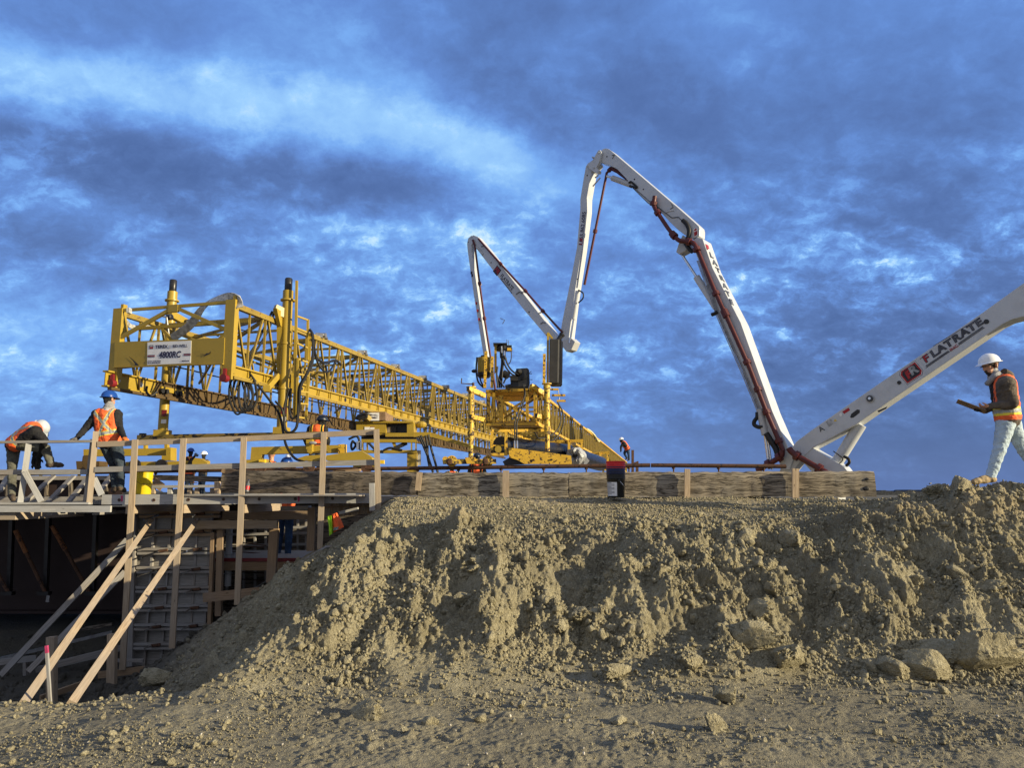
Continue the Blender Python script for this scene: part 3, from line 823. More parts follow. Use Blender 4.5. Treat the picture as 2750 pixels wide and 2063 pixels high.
board('hanger_board', 'pale_plank', P(758, 1366, 12.9), P(832, 1364, 12.9), .2, .07, label='short grey board tucked under the edge plank', cat='board')
# platform where the man under the deck stands
pf = thing('work_platform', 'plywood work platform with a red front edge under the deck', 'platform', P(740, 1500, 14.0))
zp = P(770, 1490, 14.0).z
MB().bar((-6.6, 14.2, zp - .02), (-3.2, 14.2, zp - .02), 1.9, .03).build('deck', 'plywood', pf)
MB().bar((-6.6, 13.24, zp - .03), (-3.2, 13.24, zp - .03), .02, .06).build('edge', 'red_paint', pf)
MB().bar((-6.6, 13.27, zp - .14), (-3.2, 13.27, zp - .14), .04, .15).build('joist', 'brown_lumber', pf)
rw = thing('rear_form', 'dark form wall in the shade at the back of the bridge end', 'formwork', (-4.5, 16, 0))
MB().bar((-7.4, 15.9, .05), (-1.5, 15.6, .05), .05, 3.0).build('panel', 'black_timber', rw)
for y in (1416, 1432, 1462):
    MB().bar(P(560, y + 5, 15.4), P(840, y, 15.4), .05, .05).build('waler', 'grey_lumber', rw)
for px in (610, 655, 685, 714, 800, 822):
    MB().bar(P(px, 1380, 15.45), P(px, 1600, 15.45), .04, .05, (0, 1, 0)).build('stud', 'grey_lumber', rw)
for i, (ya, yb) in enumerate([(1452, 1466), (1466, 1470), (1496, 1502), (1512, 1520), (1534, 1540), (1553, 1560), (1480, 1488)]):
    o = MB().tube([P(600, ya, 13.4 + .1 * i), P(715 - 6 * (i % 3), yb, 13.9 + .1 * i)], .011, 6).build('reinforcing_bar', 'rust')
    shift(o, P(650, ya, 13.5)); tag(o, 'rusty reinforcing bar in the dark opening beside the prop', 'rebar', 'reinforcing bars in the opening')
tp = thing('pipe_prop', 'vertical pale pipe prop in the dark opening', 'prop', P(613, 1590, 13.4))
MB().tube([P(617, 1400, 13.4), P(612, 1575, 13.4)], .055, 12).build('pipe', 'boom_grey', tp)
for y in (1435, 1489, 1541):
    MB().lathe(P(615, y, 13.4), [(.09, -.008), (.09, .008)], 12).build('collar', 'steel', tp)
sl = thing('slatted_form', 'row of upright sunlit slats just under the right end of the edge plank', 'formwork', P(930, 1365, 12.9))
for k in range(17):
    MB().bar(P(868 + k * 8.2, 1349, 12.75), P(866 + k * 8.2, 1392 - k * .8, 12.75), .045, .02, (0, 1, 0)).build('slat', 'new_lumber' if k % 3 else 'brown_lumber', sl)
MB().bar(P(866, 1363, 12.7), P(1000, 1360, 12.7), .03, .022).build('batten', 'brown_lumber', sl)
board('loose_plank', 'pale_plank', P(912, 1378, 12.2), P(962, 1367, 12.2), .10, .05, label='short pale plank end sticking out above the vest', cat='plank')
g0, g1 = G(668, 1595), G(884, 1474)
board('loose_plank', 'grey_lumber', g0 + Vector((0, 0, .02)), g1 + Vector((0, 0, .03)), .09, .03, label='long thin grey plank lying down the shaded slope', cat='plank')
# --- boards and stakes in the pit
for (a, b, Ya, Yb, w, h, m, lab) in [((-40, 1784), (98, 1768), 12.2, 12.2, .04, .09, 'grey_lumber', 'grey form board at the left edge of the pit'),
                                     ((149, 1786), (330, 1740), 11.8, 12.4, .04, .09, 'grey_lumber', 'grey board slanting up between the two stub posts'),
                                     ((-40, 1780), (302, 1698), 12.6, 12.9, .05, .05, 'steel', 'long straight bright edged rail across the pit'),
                                     ((264, 1814), (398, 1798), 11.9, 12.0, .04, .10, 'brown_lumber', 'brown kicker board at the foot of the wall form'),
                                     ((108, 1877), (226, 1836), 10.7, 11.4, .04, .08, 'brown_lumber', 'brown board lying behind the pink stake'),
                                     ((96, 1800), (300, 1752), 12.4, 12.7, .04, .09, 'grey_lumber', 'grey board behind the leaning braces'),
                                     ((305, 1775), (385, 1775), 12.3, 12.3, .04, .05, 'grey_lumber', 'thin batten at the foot of the first tall post'),
                                     ((220, 1690), (302, 1678), 13.0, 13.0, .04, .06, 'black_timber', 'short dark board beyond the second stub post')]:
    board('form_board', m, P(*a, Ya), P(*b, Yb), w, h, None, (0, 0, 1), lab, 'board')
board('stub_post', 'new_lumber', P(139, 1711, 10.6), P(139, 1890, 10.6), .11, .09, None, (0, 1, 0), 'short stub post with a split top beside the pink stake', 'post')
board('stub_post', 'new_lumber', P(302, 1703, 11.6), P(300, 1850, 11.6), .12, .09, None, (0, 1, 0), 'short stub post with a sunlit top between the leaning braces', 'post')
board('low_post', 'grey_lumber', P(68, 1780, 12.2), P(68, 1815, 12.2), .05, .05, None, (0, 1, 0), 'tiny grey prop under the form board at the pit edge', 'post')
ps = thing('survey_stake', 'thin wooden survey stake with a pink painted top', 'stake', P(135, 1895, 6.75))
MB().bar(P(126.5, 1755, 6.75), P(136, 1905, 6.75), .024, .02, (0, 1, 0)).build('shaft', 'grey_lumber', ps)
MB().bar(P(125, 1735, 6.75), P(126.5, 1755, 6.75), .024, .02, (0, 1, 0)).build('painted_top', 'pink_paint', ps)
# --- old bridge timbers on the crest
def YT(px):           # front face of the timber row
    k = (px - CX) / FPX
    return 11.8 / (1 + 0.1457 * k)
def timber(name, p0, p1, y0, y1, m, lab, seg=60, hgt=0.38):
    a, b = P(p0, y0, YT(p0)), P(p1, y1, YT(p1))
    d = (b - a); n = Vector((-d.y, d.x, 0)).normalized()
    mb = MB(); rings = []
    rr = random.Random(p0)
    prof = [(0, 0), (.0, .06), (.0, .16), (.0, .26), (.015, .345), (.05, .38), (.2, .385), (.36, .375), (.38, .3), (.38, .02)]
    base = len(mb.v)
    for i in range(seg + 1):
        c = a + d * (i / seg)
        w = fbm(np.array([i * .35 + p0]), np.array([0.5]), 7, 3)[0] * .012
        for k, (u, h) in enumerate(prof):
            q = fbm(np.array([i * .55 + p0]), np.array([k * 1.7]), 9, 3)[0] * .010
            mb.v.append(tuple(c + n * (u + q + w * .5) + Vector((0, 0, h * hgt / .38 - .015 + w + q * .5))))
    npf = len(prof); L = d.length
    uo = rr.random() * 40
    cum = [0, .06, .16, .26, .35, .40, .55, .71, .79, 1.07, 1.45]
    for i in range(seg):
        for k in range(npf):
            k2 = (k + 1) % npf
            u0, u1 = uo + L * i / seg, uo + L * (i + 1) / seg
            mb.face((base + i * npf + k, base + i * npf + k2, base + (i + 1) * npf + k2, base + (i + 1) * npf + k), [(u0, cum[k]), (u0, cum[k + 1]), (u1, cum[k + 1]), (u1, cum[k])])
    mb.face(tuple(base + k for k in range(npf)), [(uo + h, u * .2) for u, h in prof])
    mb.face(tuple(base + seg * npf + k for k in reversed(range(npf))), [(uo + h, u * .2) for u, h in reversed(prof)])
    o = mb.build(name, m, None, True)
    shift(o, (a + b) / 2)
    return o
tag(timber('bridge_timber', 592, 1120, 1322, 1329, 'black_timber', ''), 'nearly black old bridge timber behind the tall guardrail posts', 'timber', 'old timbers on the crest')
tag(timber('bridge_timber', 1122, 1528, 1331, 1332, 'old_timber', ''), 'old cracked timber between the leaning stake and the black pail', 'timber', 'old timbers on the crest')
tag(timber('bridge_timber', 1529, 2354, 1332, 1332.5, 'old_timber', '', 90), 'old cracked timber running behind the stacked pails to the open end', 'timber', 'old timbers on the crest')
for (px, py, r) in [(2331, 1288, .045), (2327, 1313, .05), (2273, 1300, .02)]:
    MB().ball(P(px, py, YT(px) + .01), r, 6, (1.2, .4, .7)).build('knot_hole' if r > .03 else 'stone', 'black_paint' if r > .03 else 'pebble', None)
for o in [x for x in bpy.data.objects if x.name.startswith(('knot_hole', 'stone'))]:
    host = bpy.data.objects['bridge_timber.002']
    o.data.transform(Matrix.Translation(-host.location)); o.parent = host
for (tx, ty, bx, by, w, m, lab) in [(1359, 1264, 1358.5, 1336, .105, 'new_lumber', 'upright sunlit stake under the worn yellow work bridge'),
                                    (1127, 1269, 1122, 1318, .09, 'new_lumber', 'leaning stake where the black timber ends'),
                                    (1846, 1260, 1845, 1340, .085, 'new_lumber', 'upright stake midway along the right timber'),
                                    (2136, 1259, 2136, 1338, .10, 'new_lumber', 'bright stake below the white boom joint')]:
    Y = YT(tx) - .06
    board('wood_stake', m, P(tx, ty, Y), P(bx, by, Y), w, .038, None, (0, 1, 0), lab, 'stake', 'stakes against the timbers')
board('wood_stake', 'pale_plank', P(999, 1298, 11.8), P(1000, 1372, 11.8), .085, .038, None, (0, 1, 0), 'short grey stake against the last tall guardrail post', 'stake', 'stakes against the timbers')
dt = board('deck_timber', 'black_timber', P(414, 1283, 13.2), P(594, 1288, 12.8), .15, .095, label='dark timber end behind the yellow pail', cat='timber')
dk = thing('block_row', 'grey board on short blocks behind the yellow pail', 'blocking', P(495, 1325, 12.7))
MB().bar(P(405, 1308, 12.7), P(582, 1306, 12.6), .09, .045).build('board', 'pale_plank', dk)
for px in (411, 457, 510, 530, 571):
    MB().bar(P(px, 1311, 12.68), P(px, 1327, 12.68), .07, .06, (0, 1, 0)).build('block', 'new_lumber' if px != 457 else 'pale_plank', dk)
board('short_post', 'new_lumber', P(584, 1294, 12.4), P(584, 1327, 12.4), .085, .06, None, (0, 1, 0), 'short sunlit post at the end of the black timber', 'post')
board('plywood_scrap', 'brown_lumber', P(412, 1293, 12.9), P(436, 1310, 12.9), .03, .14, None, (0, 0, 1), 'scrap of brown plywood right of the yellow pail', 'scrap')
# lumber lying on the black timber
for (a, b, h, lab) in [((818, 1275), (930, 1268), .05, 'grey board lying on the black timber left of the tall post'), ((905, 1268), (968, 1263), .045, 'pale board lying on the black timber below the yellow hood'),
                       ((600, 1262), (648, 1275), .10, 'dark block on top of the black timber')]:
    board('loose_board', 'brown_lumber', P(*a, 12.6), P(*b, 12.6), .15, h, None, (0, 0, 1), lab, 'board')
# --- screed rail pipe on its chairs
def PR(px, py):
    k = (px - CX) / FPX
    return P(px, py, 12.72 / (1 + 0.1457 * k))
for (p0, y0, p1, y1, lab) in [(-250, 1280, 470, 1265, 'rusty screed rail pipe running behind the two guardrails'), (472, 1265, 1172, 1257.5, 'rusty screed rail pipe behind the tall posts'),
                          (1174, 1257.5, 1746, 1250, 'rusty screed rail pipe under the work bridge wheels'), (1748, 1250, 2111, 1253, 'rusty screed rail pipe ending at the white boom')]:
    rp = thing('screed_rail', lab, 'rail pipe', PR(p0, y0), 'screed rail pipes')
    MB().tube([PR(p0, y0), PR(p1, y1)], .034, 12).build('pipe', 'rust', rp)
    n = max(2, int((p1 - p0) / 100))
    for k in range(n):
        f = (k + .5) / n
        c = PR(p0 + (p1 - p0) * f, y0 + (y1 - y0) * f)
        ch = MB(); ch.tube([c + Vector((0, 0, -.03)), c + Vector((0, 0, -.22))], .013, 6); ch.lathe(c + Vector((0, 0, -.045)), [(.028, -.012), (.028, .012)], 8)
        ch.box(c + Vector((0, 0, -.225)), (.10, .10, .012))
        ch.build('chair', 'rust', rp)
# --- pails and a bottle
def pail(name, lab, c, r0, r1, h, m, rim, group=None):
    r0, r1 = r0 * .94, r1 * .93
    t = thing(name, lab, 'pail', c, group)
    prof = [(0.001, .006), (r0 * .96, .006), (r0, .012), (r0 * .3 + r1 * .7, h * .70)]
    for k in range(4):
        z = h * (.72 + .065 * k)
        prof += [(r1 * .985, z), (r1 * 1.03, z + .004), (r1 * 1.03, z + .010), (r1 * .985, z + .014)]
    prof += [(r1, h * .97), (r1 * 1.035, h * .975), (r1 * 1.035, h), (r1 * .95, h), (r1 * .93, h * .75), (r0 * .9, .03), (.001, .02)]
    MB().lathe(c, prof, 36, cap=False).build('shell', m, t, True)
    return t
cb = P(1655, 1338, 10.95)
pb = pail('plastic_pail', 'black plastic pail with a paper label at the bottom of the stack', cb, .130, .148, .385, 'plastic_black', 0, 'stacked pails by the timber')
mb = MB()
rows = []
for k in range(9):
    a = R(192 + k * 9.5)
    rows.append([cb + Vector((math.cos(a) * (.1240 + .002 + .0145 * z / .27), math.sin(a) * (.1240 + .002 + .0145 * z / .27), z)) for z in (.03, .23)])
for k in range(8):
    b0 = len(mb.v); mb.v += [tuple(rows[k][0]), tuple(rows[k + 1][0]), tuple(rows[k + 1][1]), tuple(rows[k][1])]; mb.face((b0, b0 + 1, b0 + 2, b0 + 3))
lb = mb.build('paper_label', 'white_sign', pb)
for j in range(10):
    mb = MB()
    z = .215 - j * .018
    for k in range(6 if j % 3 else 4):
        q = []
        for a, zz in ((195 + k * 9.5, z), (204.5 + k * 9.5, z), (204.5 + k * 9.5, z + .007), (195 + k * 9.5, z + .007)):
            rr = .1275 + .0145 * zz / .27
            q.append(cb + Vector((math.cos(R(a)) * rr, math.sin(R(a)) * rr, zz)))
        b0 = len(mb.v); mb.v += [tuple(v) for v in q]; mb.face((b0, b0 + 1, b0 + 2, b0 + 3))
    mb.build('text_line', 'letter_grey', lb)
MB().curve([cb + Vector((.03, -.152, .25)), cb + Vector((.08, -.17, .19)), cb + Vector((.13, -.12, .12)), cb + Vector((.165, -.04, .09))], .0035, 6).build('handle', 'chrome', pb)
MB().lathe(cb + Vector((.028, -.150, .255)), [(.02, -.012), (.02, .012)], 10, (0, 1, 0)).build('ear', 'plastic_black', pb)
c2 = cb + Vector((0, 0, .115)); c3 = cb + Vector((0, 0, .185))
pail('plastic_pail', 'dark blue plastic pail nested in the middle of the stack', cb + Vector((0, 0, .075)), .128, .150, .385, 'plastic_blue', 0, 'stacked pails by the timber')
pail('plastic_pail', 'red plastic pail nested on top of the stack', cb + Vector((0, 0, .155)), .128, .151, .385, 'plastic_red', 0, 'stacked pails by the timber')
cy = P(384, 1329, 12.35)
yp = pail('plastic_pail', 'bright yellow plastic pail standing on the edge plank', cy, .128, .145, .37, 'plastic_yellow', 0)
MB().curve([cy + Vector((-.13, -.07, .27)), cy + Vector((-.02, -.155, .20)), cy + Vector((.07, -.14, .165)), cy + Vector((.142, -.03, .18))], .003, 6).build('handle', 'black_rubber', yp)
for k, (x, z) in enumerate([(-.045, .30), (-.05, .22), (-.05, .17), (-.05, .12)]):
    MB().box(cy + Vector((x - .05, -.105, z)), (.012, .003, .035)).build('print', 'letter_black', yp)
lettering('\u25C7', cy + Vector((.06, -.128, .165)), (1, .45, 0), (0, 0, 1), .05, 'letter_black', 'print', yp)
bt = thing('drink_bottle', 'small clear drink bottle with red label and blue cap beside the third tall post', 'bottle', P(664, 1322, 12.1))
b0, b1 = P(663, 1322, 12.1), P(668, 1288, 12.15); ax = b1 - b0
MB().lathe(b0, [(.001, 0), (.032, .004), (.033, .10), (.030, .13), (.012, .175), (.012, .19)], 14, ax).build('body', 'glass_clear', bt, True)
MB().lathe(b0, [(.0335, .035), (.0338, .095)], 14, ax, False).build('label', 'plastic_red', bt)
MB().lathe(b0, [(.014, .188), (.014, .208), (.001, .209)], 10, ax).build('cap', 'plastic_blue', bt)
# --- hi-vis vest on the slope
hv = thing('safety_vest', 'orange and lime safety vest draped at the top of the shaded slope', 'vest', P(900, 1435, 11.5))
def cloth(outline_l, outline_r, Y0, bulge, m, name, n=12, thick=.02):
    rings = []
    for i in range(n + 1):
        t = i / n
        def ev(o):
            k = min(int(t * (len(o) - 1)), len(o) - 2); f = t * (len(o) - 1) - k
            return (o[k][0] + (o[k + 1][0] - o[k][0]) * f, o[k][1] + (o[k + 1][1] - o[k][1]) * f)
        l, r = ev(outline_l), ev(outline_r)
        row = []
        for j in range(9):
            u = j / 8
            wv = .02 * math.sin(u * 14 + t * 3) + .012 * math.sin(u * 23 - t * 5)
            row.append(P(l[0] + (r[0] - l[0]) * u, l[1] + (r[1] - l[1]) * u, Y0 - bulge * math.sin(u * math.pi) + wv))
        rings.append(row + [p + Vector((0, thick, 0)) for p in reversed(row)])
    return MB().quadgrid(rings).build(name, m, hv, True)
cloth([(892, 1381), (890, 1400), (893, 1432)], [(904, 1378), (916, 1398), (923, 1416)], 11.45, .10, 'vest_orange', 'cloth')
cloth([(878, 1388), (883, 1412), (884, 1440)], [(892, 1384), (895, 1408), (894, 1432)], 11.42, .06, 'vest_lime', 'lining')
cloth([(893, 1418), (893, 1426)], [(914, 1414), (916, 1421)], 11.415, .085, 'reflective', 'reflective_band', 4)
# --- a long low tree line and snow far away
def far_strip(name, Y, z0, z1, m, x0, x1, seed, rag, step):
    mb = MB(); xs = np.arange(x0, x1, step)
    hh = z1 + rag * fbm(xs * .02, xs * 0 + 3.3, seed, 5, .65)
    row0 = [(x, Y, z0) for x in xs]; row1 = [(x, Y, h) for x, h in zip(xs, hh)]
    row2 = [(x, Y + 60, h) for x, h in zip(xs, hh)]; row3 = [(x, Y + 60, z0) for x in xs]
    return mb.quadgrid([row0, row1, row2, row3], False, False).build(name, m)
tag(far_strip('treeline', 1600, -2, 6.5, 'far_trees', -900, 1500, 5, 5.0, 4), kind='stuff')
sn = MB(); sn.box((900, 1380, -3.0), (1500, 360, .4)); tag(sn.build('snow', 'snow'), kind='structure')
# ------------------------------------------------------------------ deck finishing machine (the long yellow truss)
ZA = lambda x, y: (250 + x / 2.963, 720 + y / 2.963)
TH = R(14.8)
D1 = Vector((math.sin(TH), math.cos(TH), 0)); E1 = Vector((math.cos(TH), -math.sin(TH), 0)); UP = Vector((0, 0, 1))
Y0 = 12.75
BR = P(616, 1003, Y0); TR = P(616, 812, Y0)
ZB, ZT = BR.z, TR.z
O1 = Vector((BR.x, BR.y, 0))
W1 = 2.42
def T(s, u, z):
    return O1 + D1 * s + E1 * u + UP * z
def onplane(px, py, u):
    """point of a sight line on the truss plane at offset u"""
    return P2(px, py, T(0, u, 0), E1)
pv = thing('deck_finisher', 'long yellow deck finishing machine with a white nameplate on its end frame', 'paver', T(1.5, -1.2, ZB - 1.0))
LEN = 27.0
# chords
ch = MB(); ch.bar(T(-.02, 0, ZT - .05), T(LEN, 0, ZT - .05), .09, .10)
ch.build('top_chord', 'truss_yellow', pv)
ch = MB(); ch.bar(T(-.02, -W1, ZT - .05), T(LEN, -W1, ZT - .05), .09, .10)
ch.build('top_chord', 'truss_yellow', pv)
def ibeam(u, s0, s1, zc, h, fw, m, name):
    mb = MB()
    mb.bar(T(s0, u, zc), T(s1, u, zc), .02, h - .03)
    for dz in (-h / 2, h / 2):
        mb.bar(T(s0, u, zc + dz), T(s1, u, zc + dz), fw, .028)
    return mb.build(name, m, pv)
rb = ibeam(0, 0, LEN, ZB + .055, .17, .12, 'machine_yellow', 'rail_beam')
lb = ibeam(-W1, 1.0, LEN, ZB - .03, .27, .13, 'rail_beam_brown', 'rail_beam')
le = ibeam(-W1, -.25, 1.0, ZB - .03, .27, .13, 'machine_yellow', 'rail_beam')
pr = MB(); pr.bar(T(.0, .07, ZB - .075), T(LEN, .07, ZB - .075), .07, .05)
pr.build('trolley_rail', 'truss_yellow', pv)
pr = MB(); pr.bar(T(-.2, -W1 + .07, ZB - .21), T(LEN, -W1 + .07, ZB - .21), .09, .05)
pr.build('trolley_rail', 'rail_beam_brown', pv)
for u, s, dz, r in [(0.012, 2.15, .06, .035), (0.012, 2.4, .06, .03), (0.012, 4.3, .06, .05), (0.012, 4.55, .06, .04)]:
    MB().lathe(T(s, u, ZB + dz), [(r, -.004), (r, .004)], 12, E1).build('lightening_hole', 'black_paint', rb)
for s in (-.1, .05, .62, 3.9, 4.2, 4.5):
    MB().lathe(T(s, -W1 + .012, ZB - .02), [(.055, -.004), (.055, .004)], 14, E1).build('lightening_hole', 'boom_grey' if s < 1 else 'black_paint', le if s < 1 else lb)
for k in range(40):
    for q_ in (-.04, .04):
        f_ = .55 + k * .5 + q_
        MB().prism([T(f_ - .02, .015, ZB + .0), T(f_ + .02, .015, ZB + .0), T(f_ + .004, .015, ZB + .125), T(f_ - .004, .015, ZB + .125)], E1 * .02).build('stiffener', 'machine_yellow', rb)
for k in range(26):
    st = MB(); st.bar(T(.55 + k, -W1 + .03, ZB - .15), T(.55 + k, -W1 + .03, ZB + .09), .03, .03, (1, 0, 0)); st.build('beam_stiffener', 'rail_beam_brown', lb if k else le)
# lattice
n = int(LEN)
for u in (0, -W1):
    for k in range(n):
        w = .042 if k < 10 else .05
        sec = MB()
        if k % 2 == 0:
            sec.bar(T(k - .07 if k else .02, u, ZT - .09), T(k - .07 if k else .02, u, ZB + .12), w, w)
            sec.bar(T(k + .07, u, ZT - .09), T(k + .07, u, ZB + .12), w, w)
        else:
            sec.bar(T(k, u, ZT - .09), T(k, u, ZB + .12), w, w)
        sec.bar(T(k + .5, u, ZT - .09), T(k + .5, u, ZB + .12), w * .85, w * .85)
        sec.bar(T(k + .09, u, ZT - .1), T(k + .46, u, ZB + .12), w * .9, w * .9)
        sec.bar(T(k + .91, u, ZT - .1), T(k + .54, u, ZB + .12), w * .9, w * .9)
        sec.build('lattice_panel', 'truss_yellow', pv)
for k in range(1, n, 2):
    cr = MB()
    cr.bar(T(k, 0, ZT - .06), T(k, -W1, ZT - .06), .06, .06)
    cr.bar(T(k, 0, ZT - .06), T(k + 1, -W1, ZT - .10), .05, .05)
    cr.bar(T(k + 1, 0, ZT - .06), T(k + 1, -W1, ZT - .06), .045, .045)
    cr.bar(T(k, 0, ZT - .08), T(k + .3, -W1 / 2, ZT - .55), .055, .055)
    cr.bar(T(k, -W1, ZT - .08), T(k + .3, -W1 / 2, ZT - .55), .055, .055)
    cr.bar(T(k + .3, -W1 / 2, ZT - .55), T(k + 1.3, 0, ZB + .25), .04, .04)
    cr.bar(T(k + .3, -W1 / 2, ZT - .55), T(k + 1.3, -W1, ZB + .25), .04, .04)
    cr.build('cross_frame', 'truss_yellow', pv)
    if k > 2:
        for u in (0, -W1):
            cl = MB()
            cl.box(T(k + .02, u, ZT + .03), (.16, .09, .10), TH); cl.lathe(T(k + .1, u + .06, ZT + .05), [(.05, -.06), (.05, .06)], 10, E1)
            cl.box(T(k + .3, u, ZT + .01), (.10, .3, .03), TH)
            cl.build('splice_clamp', 'steel', pv)
# end frame
for u in (-.0, -W1):
    ef = MB(); ef.bar(T(-.06, u, ZT + .03), T(-.06, u, ZB - .12), .055, .20, E1)
    ef.bar(T(.0, u - .06 if u else -.09, ZT - .0), T(.0, u - .06 if u else -.09, ZB - .05), .03, .05, E1)
    ef.bar(T(.02, u + .04, ZT + .12), T(.02, u + .04, ZB - .0), .10, .06, E1)
    ef.build('end_post', 'machine_yellow', pv)
tb = MB()
tb.bar(T(-.05, -W1 + .1, ZT - .01), T(-.05, -.1, ZT - .01), .04, .055)
tb.bar(T(-.05, -W1 + .1, ZT - .52), T(-.05, -W1 * .53, ZT - .06), .05, .065)
tb.bar(T(-.05, -.1, ZT - .50), T(-.05, -W1 * .46, ZT - .06), .05, .065)
tb.box(T(-.055, -W1 / 2, ZT - .05), (.20, .05, .14), -TH)
tb.bar(T(.5, -W1, ZT - .23), T(.5, 0, ZT - .23), .055, .06)
tb.bar(T(.5, -W1 + .5, ZT - .25), T(.5, -W1 * .48, ZB + .3), .055, .055)
tb.bar(T(.5, -.3, ZT - .25), T(.5, -W1 * .45, ZB + .3), .06, .06)
tb.build('end_frame', 'machine_yellow', pv)
pa = P2(308, 919, T(-.10, 0, 0), D1); pb_ = P2(603, 907, T(-.10, 0, 0), D1); pc_ = P2(600, 978, T(-.10, 0, 0), D1); pd_ = P2(306, 987, T(-.10, 0, 0), D1)
pm = MB(); pm.prism([pa, pb_, pc_, pd_], D1 * .03)
pm.bar(pd_, pc_, .06, .015)
panel = pm.build('end_panel', 'machine_yellow', pv)
ca = [P2(*q, T(-.105, 0, 0), D1) for q in ((396, 919.5), (513.5, 915), (512, 975.5), (395, 980.5))]
plate = MB().prism(ca, D1 * .006).build('nameplate', 'white_sign', panel)
rgt = (ca[1] - ca[0]).normalized(); upv = (ca[0] - ca[3]).normalized()
def np_(px, py, off=-.108):
    return P2(px, py, T(off, 0, 0), D1)
def onplate(text, px, py, hpx, m, bold=0, shear=0, sx=1.0, align='CENTER'):
    return lettering(text, np_(px, py), rgt, upv, hpx * Y0 / FPX, m, 'lettering', plate, bold, shear, .003, sx, align)
onplate('TEREX', 433.5, 931.5, 12.5, 'letter_navy', .03, 0, 1.12)
onplate('.', 453.5, 932.5, 10, 'letter_navy', .02)
onplate('|', 456.5, 930.5, 11, 'letter_navy')
onplate('BID-WELL', 483.5, 929.5, 12.0, 'letter_navy', 0, 0, .92)
onplate('4800RC', 455, 953.5, 25, 'letter_navy', .03, .22, .86)
onplate('Canton, South Dakota', 396.8, 970.3, 4.0, 'letter_navy', .02, 0, 1.2, 'LEFT')
onplate('Phone (605) 987-2603', 396.6, 975.3, 4.0, 'letter_navy', .02, 0, 1.2, 'LEFT')
onplate('MADE IN USA', 498, 969.5, 4.0, 'letter_navy', .02, 0, 1.0)
for (x0, x1, y, m) in [(396, 415.5, 954.5, 'letter_navy'), (396, 415.5, 956.8, 'letter_red'), (396, 415.5, 959.1, 'letter_navy'), (493, 512.5, 950.5, 'letter_navy'), (493, 512.5, 952.8, 'letter_red'), (493, 512.5, 955.1, 'letter_navy')]:
    MB().prism([np_(x0, y - .7), np_(x1, y - 1.4), np_(x1, y + .2), np_(x0, y + .9)], D1 * .002).build('stripe', m, plate)
lg = MB(); lg.prism([np_(401, 927.5), np_(411.5, 927), np_(411.5, 937), np_(401, 937.5)], D1 * .002)
lgo = lg.build('emblem', 'letter_navy', plate)
lg = MB(); lg.prism([np_(402, 932.5, -.1085), np_(410.5, 932, -.1085), np_(410.5, 936, -.1085), np_(402, 936.4, -.1085)], D1 * .002); lg.build('emblem', 'letter_red', plate)
for x in (403.5, 406.2, 409):
    MB().prism([np_(x - .8, 929.3, -.1085), np_(x + .8, 929.2, -.1085), np_(x + .8, 931.4, -.1085), np_(x - .8, 931.5, -.1085)], D1 * .002).build('emblem', 'white_sign', plate)
sc = MB()
sc.prism([np_(345, 957), np_(351, 961), np_(366, 974), np_(371, 980), np_(373, 982), np_(361, 982), np_(362, 977), np_(356, 968)], D1 * .002)
sc.prism([np_(546, 958), np_(553, 950), np_(562, 948), np_(565, 943), np_(565, 949), np_(556, 954)], D1 * .002)
sc.prism([np_(538, 951.6), np_(553, 951.6), np_(553, 952.6), np_(538, 952.6)], D1 * .002)
sc.build('scratch', 'black_paint', panel)
for u, (px, py) in ((-W1, (301, 1030)), (0, (603, 1016))):
    c = P2(px, py, T(-.15, 0, 0), D1)
    k = MB(); k.lathe(c, [(.001, -.05), (.07, -.05), (.07, .05), (.001, .05)], 16, D1); k.bar(c + UP * .03, c + UP * .17, .05, .07); k.build('buffer', 'red_paint', pv, True)
# jack legs
def leg(px, u, ztop, zbot, name='jack_leg'):
    top, bot = onplane(px[0], ztop, u), onplane(px[1], zbot, u)
    top.x, top.y = bot.x + (top.x - bot.x) * .0, bot.y
    l = MB(); l.cyl(bot, top, .098, 20)
    for f in (.33, .66):
        l.lathe(bot + UP * ((top.z - bot.z) * f), [(.11, -.02), (.11, .02)], 20)
    L = l.build(name, 'machine_yellow', pv, True)
    c = MB(); c.lathe(top, [(.14, -.05), (.14, -.02), (.10, -.02), (.10, .16), (.06, .16)], 20); c.build('collar', 'machine_yellow', L, True)
    m = MB(); m.lathe(top, [(.055, .13), (.075, .17), (.075, .40), (.06, .42)], 14); m.build('jack_motor', 'black_paint', L, True)
    b = MB(); b.box(bot + UP * .06, (.26, .26, .13)); b.build('leg_foot', 'machine_yellow', L)
    for k, f in enumerate((.06, .12)):
        c0 = bot + UP * ((top.z - bot.z) * f + .12) + Vector((.05, -.095, 0))
        MB().box(c0, (.10, .012, .13 if k else .08)).build('decal', 'white_sign' if not k else 'red_paint', L)
    return top, bot, L
tR, bR, legR = leg((768, 756), .20, 800, 1166)
tL, bL, legL = leg((452, 436), -W1 - .2, 800, 1172)
bk = MB()
bk.bar(onplane(737, 830, .06), onplane(762, 842, .16), .10, .18)
bk.prism([onplane(733, 828, .08), onplane(748, 838, .08), onplane(752, 880, .08), onplane(744, 876, .08)], E1 * .08)
bk.bar(onplane(718, 1042, .08), onplane(747, 1008, .12), .08, .10)
bk.bar(onplane(752, 870, .10), onplane(752, 1000, .10), .10, .10)
bk.box(onplane(716, 1045, .1), (.12, .16, .12), TH)
bk.box(onplane(790, 1030, .12), (.12, .12, .4), TH)
bk.build('leg_bracket', 'machine_yellow', pv)
for px in (434, 446, 471, 483):
    tw = MB(); tw.lathe(onplane(px, 1050 + (px - 434) * .16, -W1 + .05), [(.05, -.04), (.05, .04)], 12, E1)
    tw.build('trolley_wheel', 'black_rubber', pv)
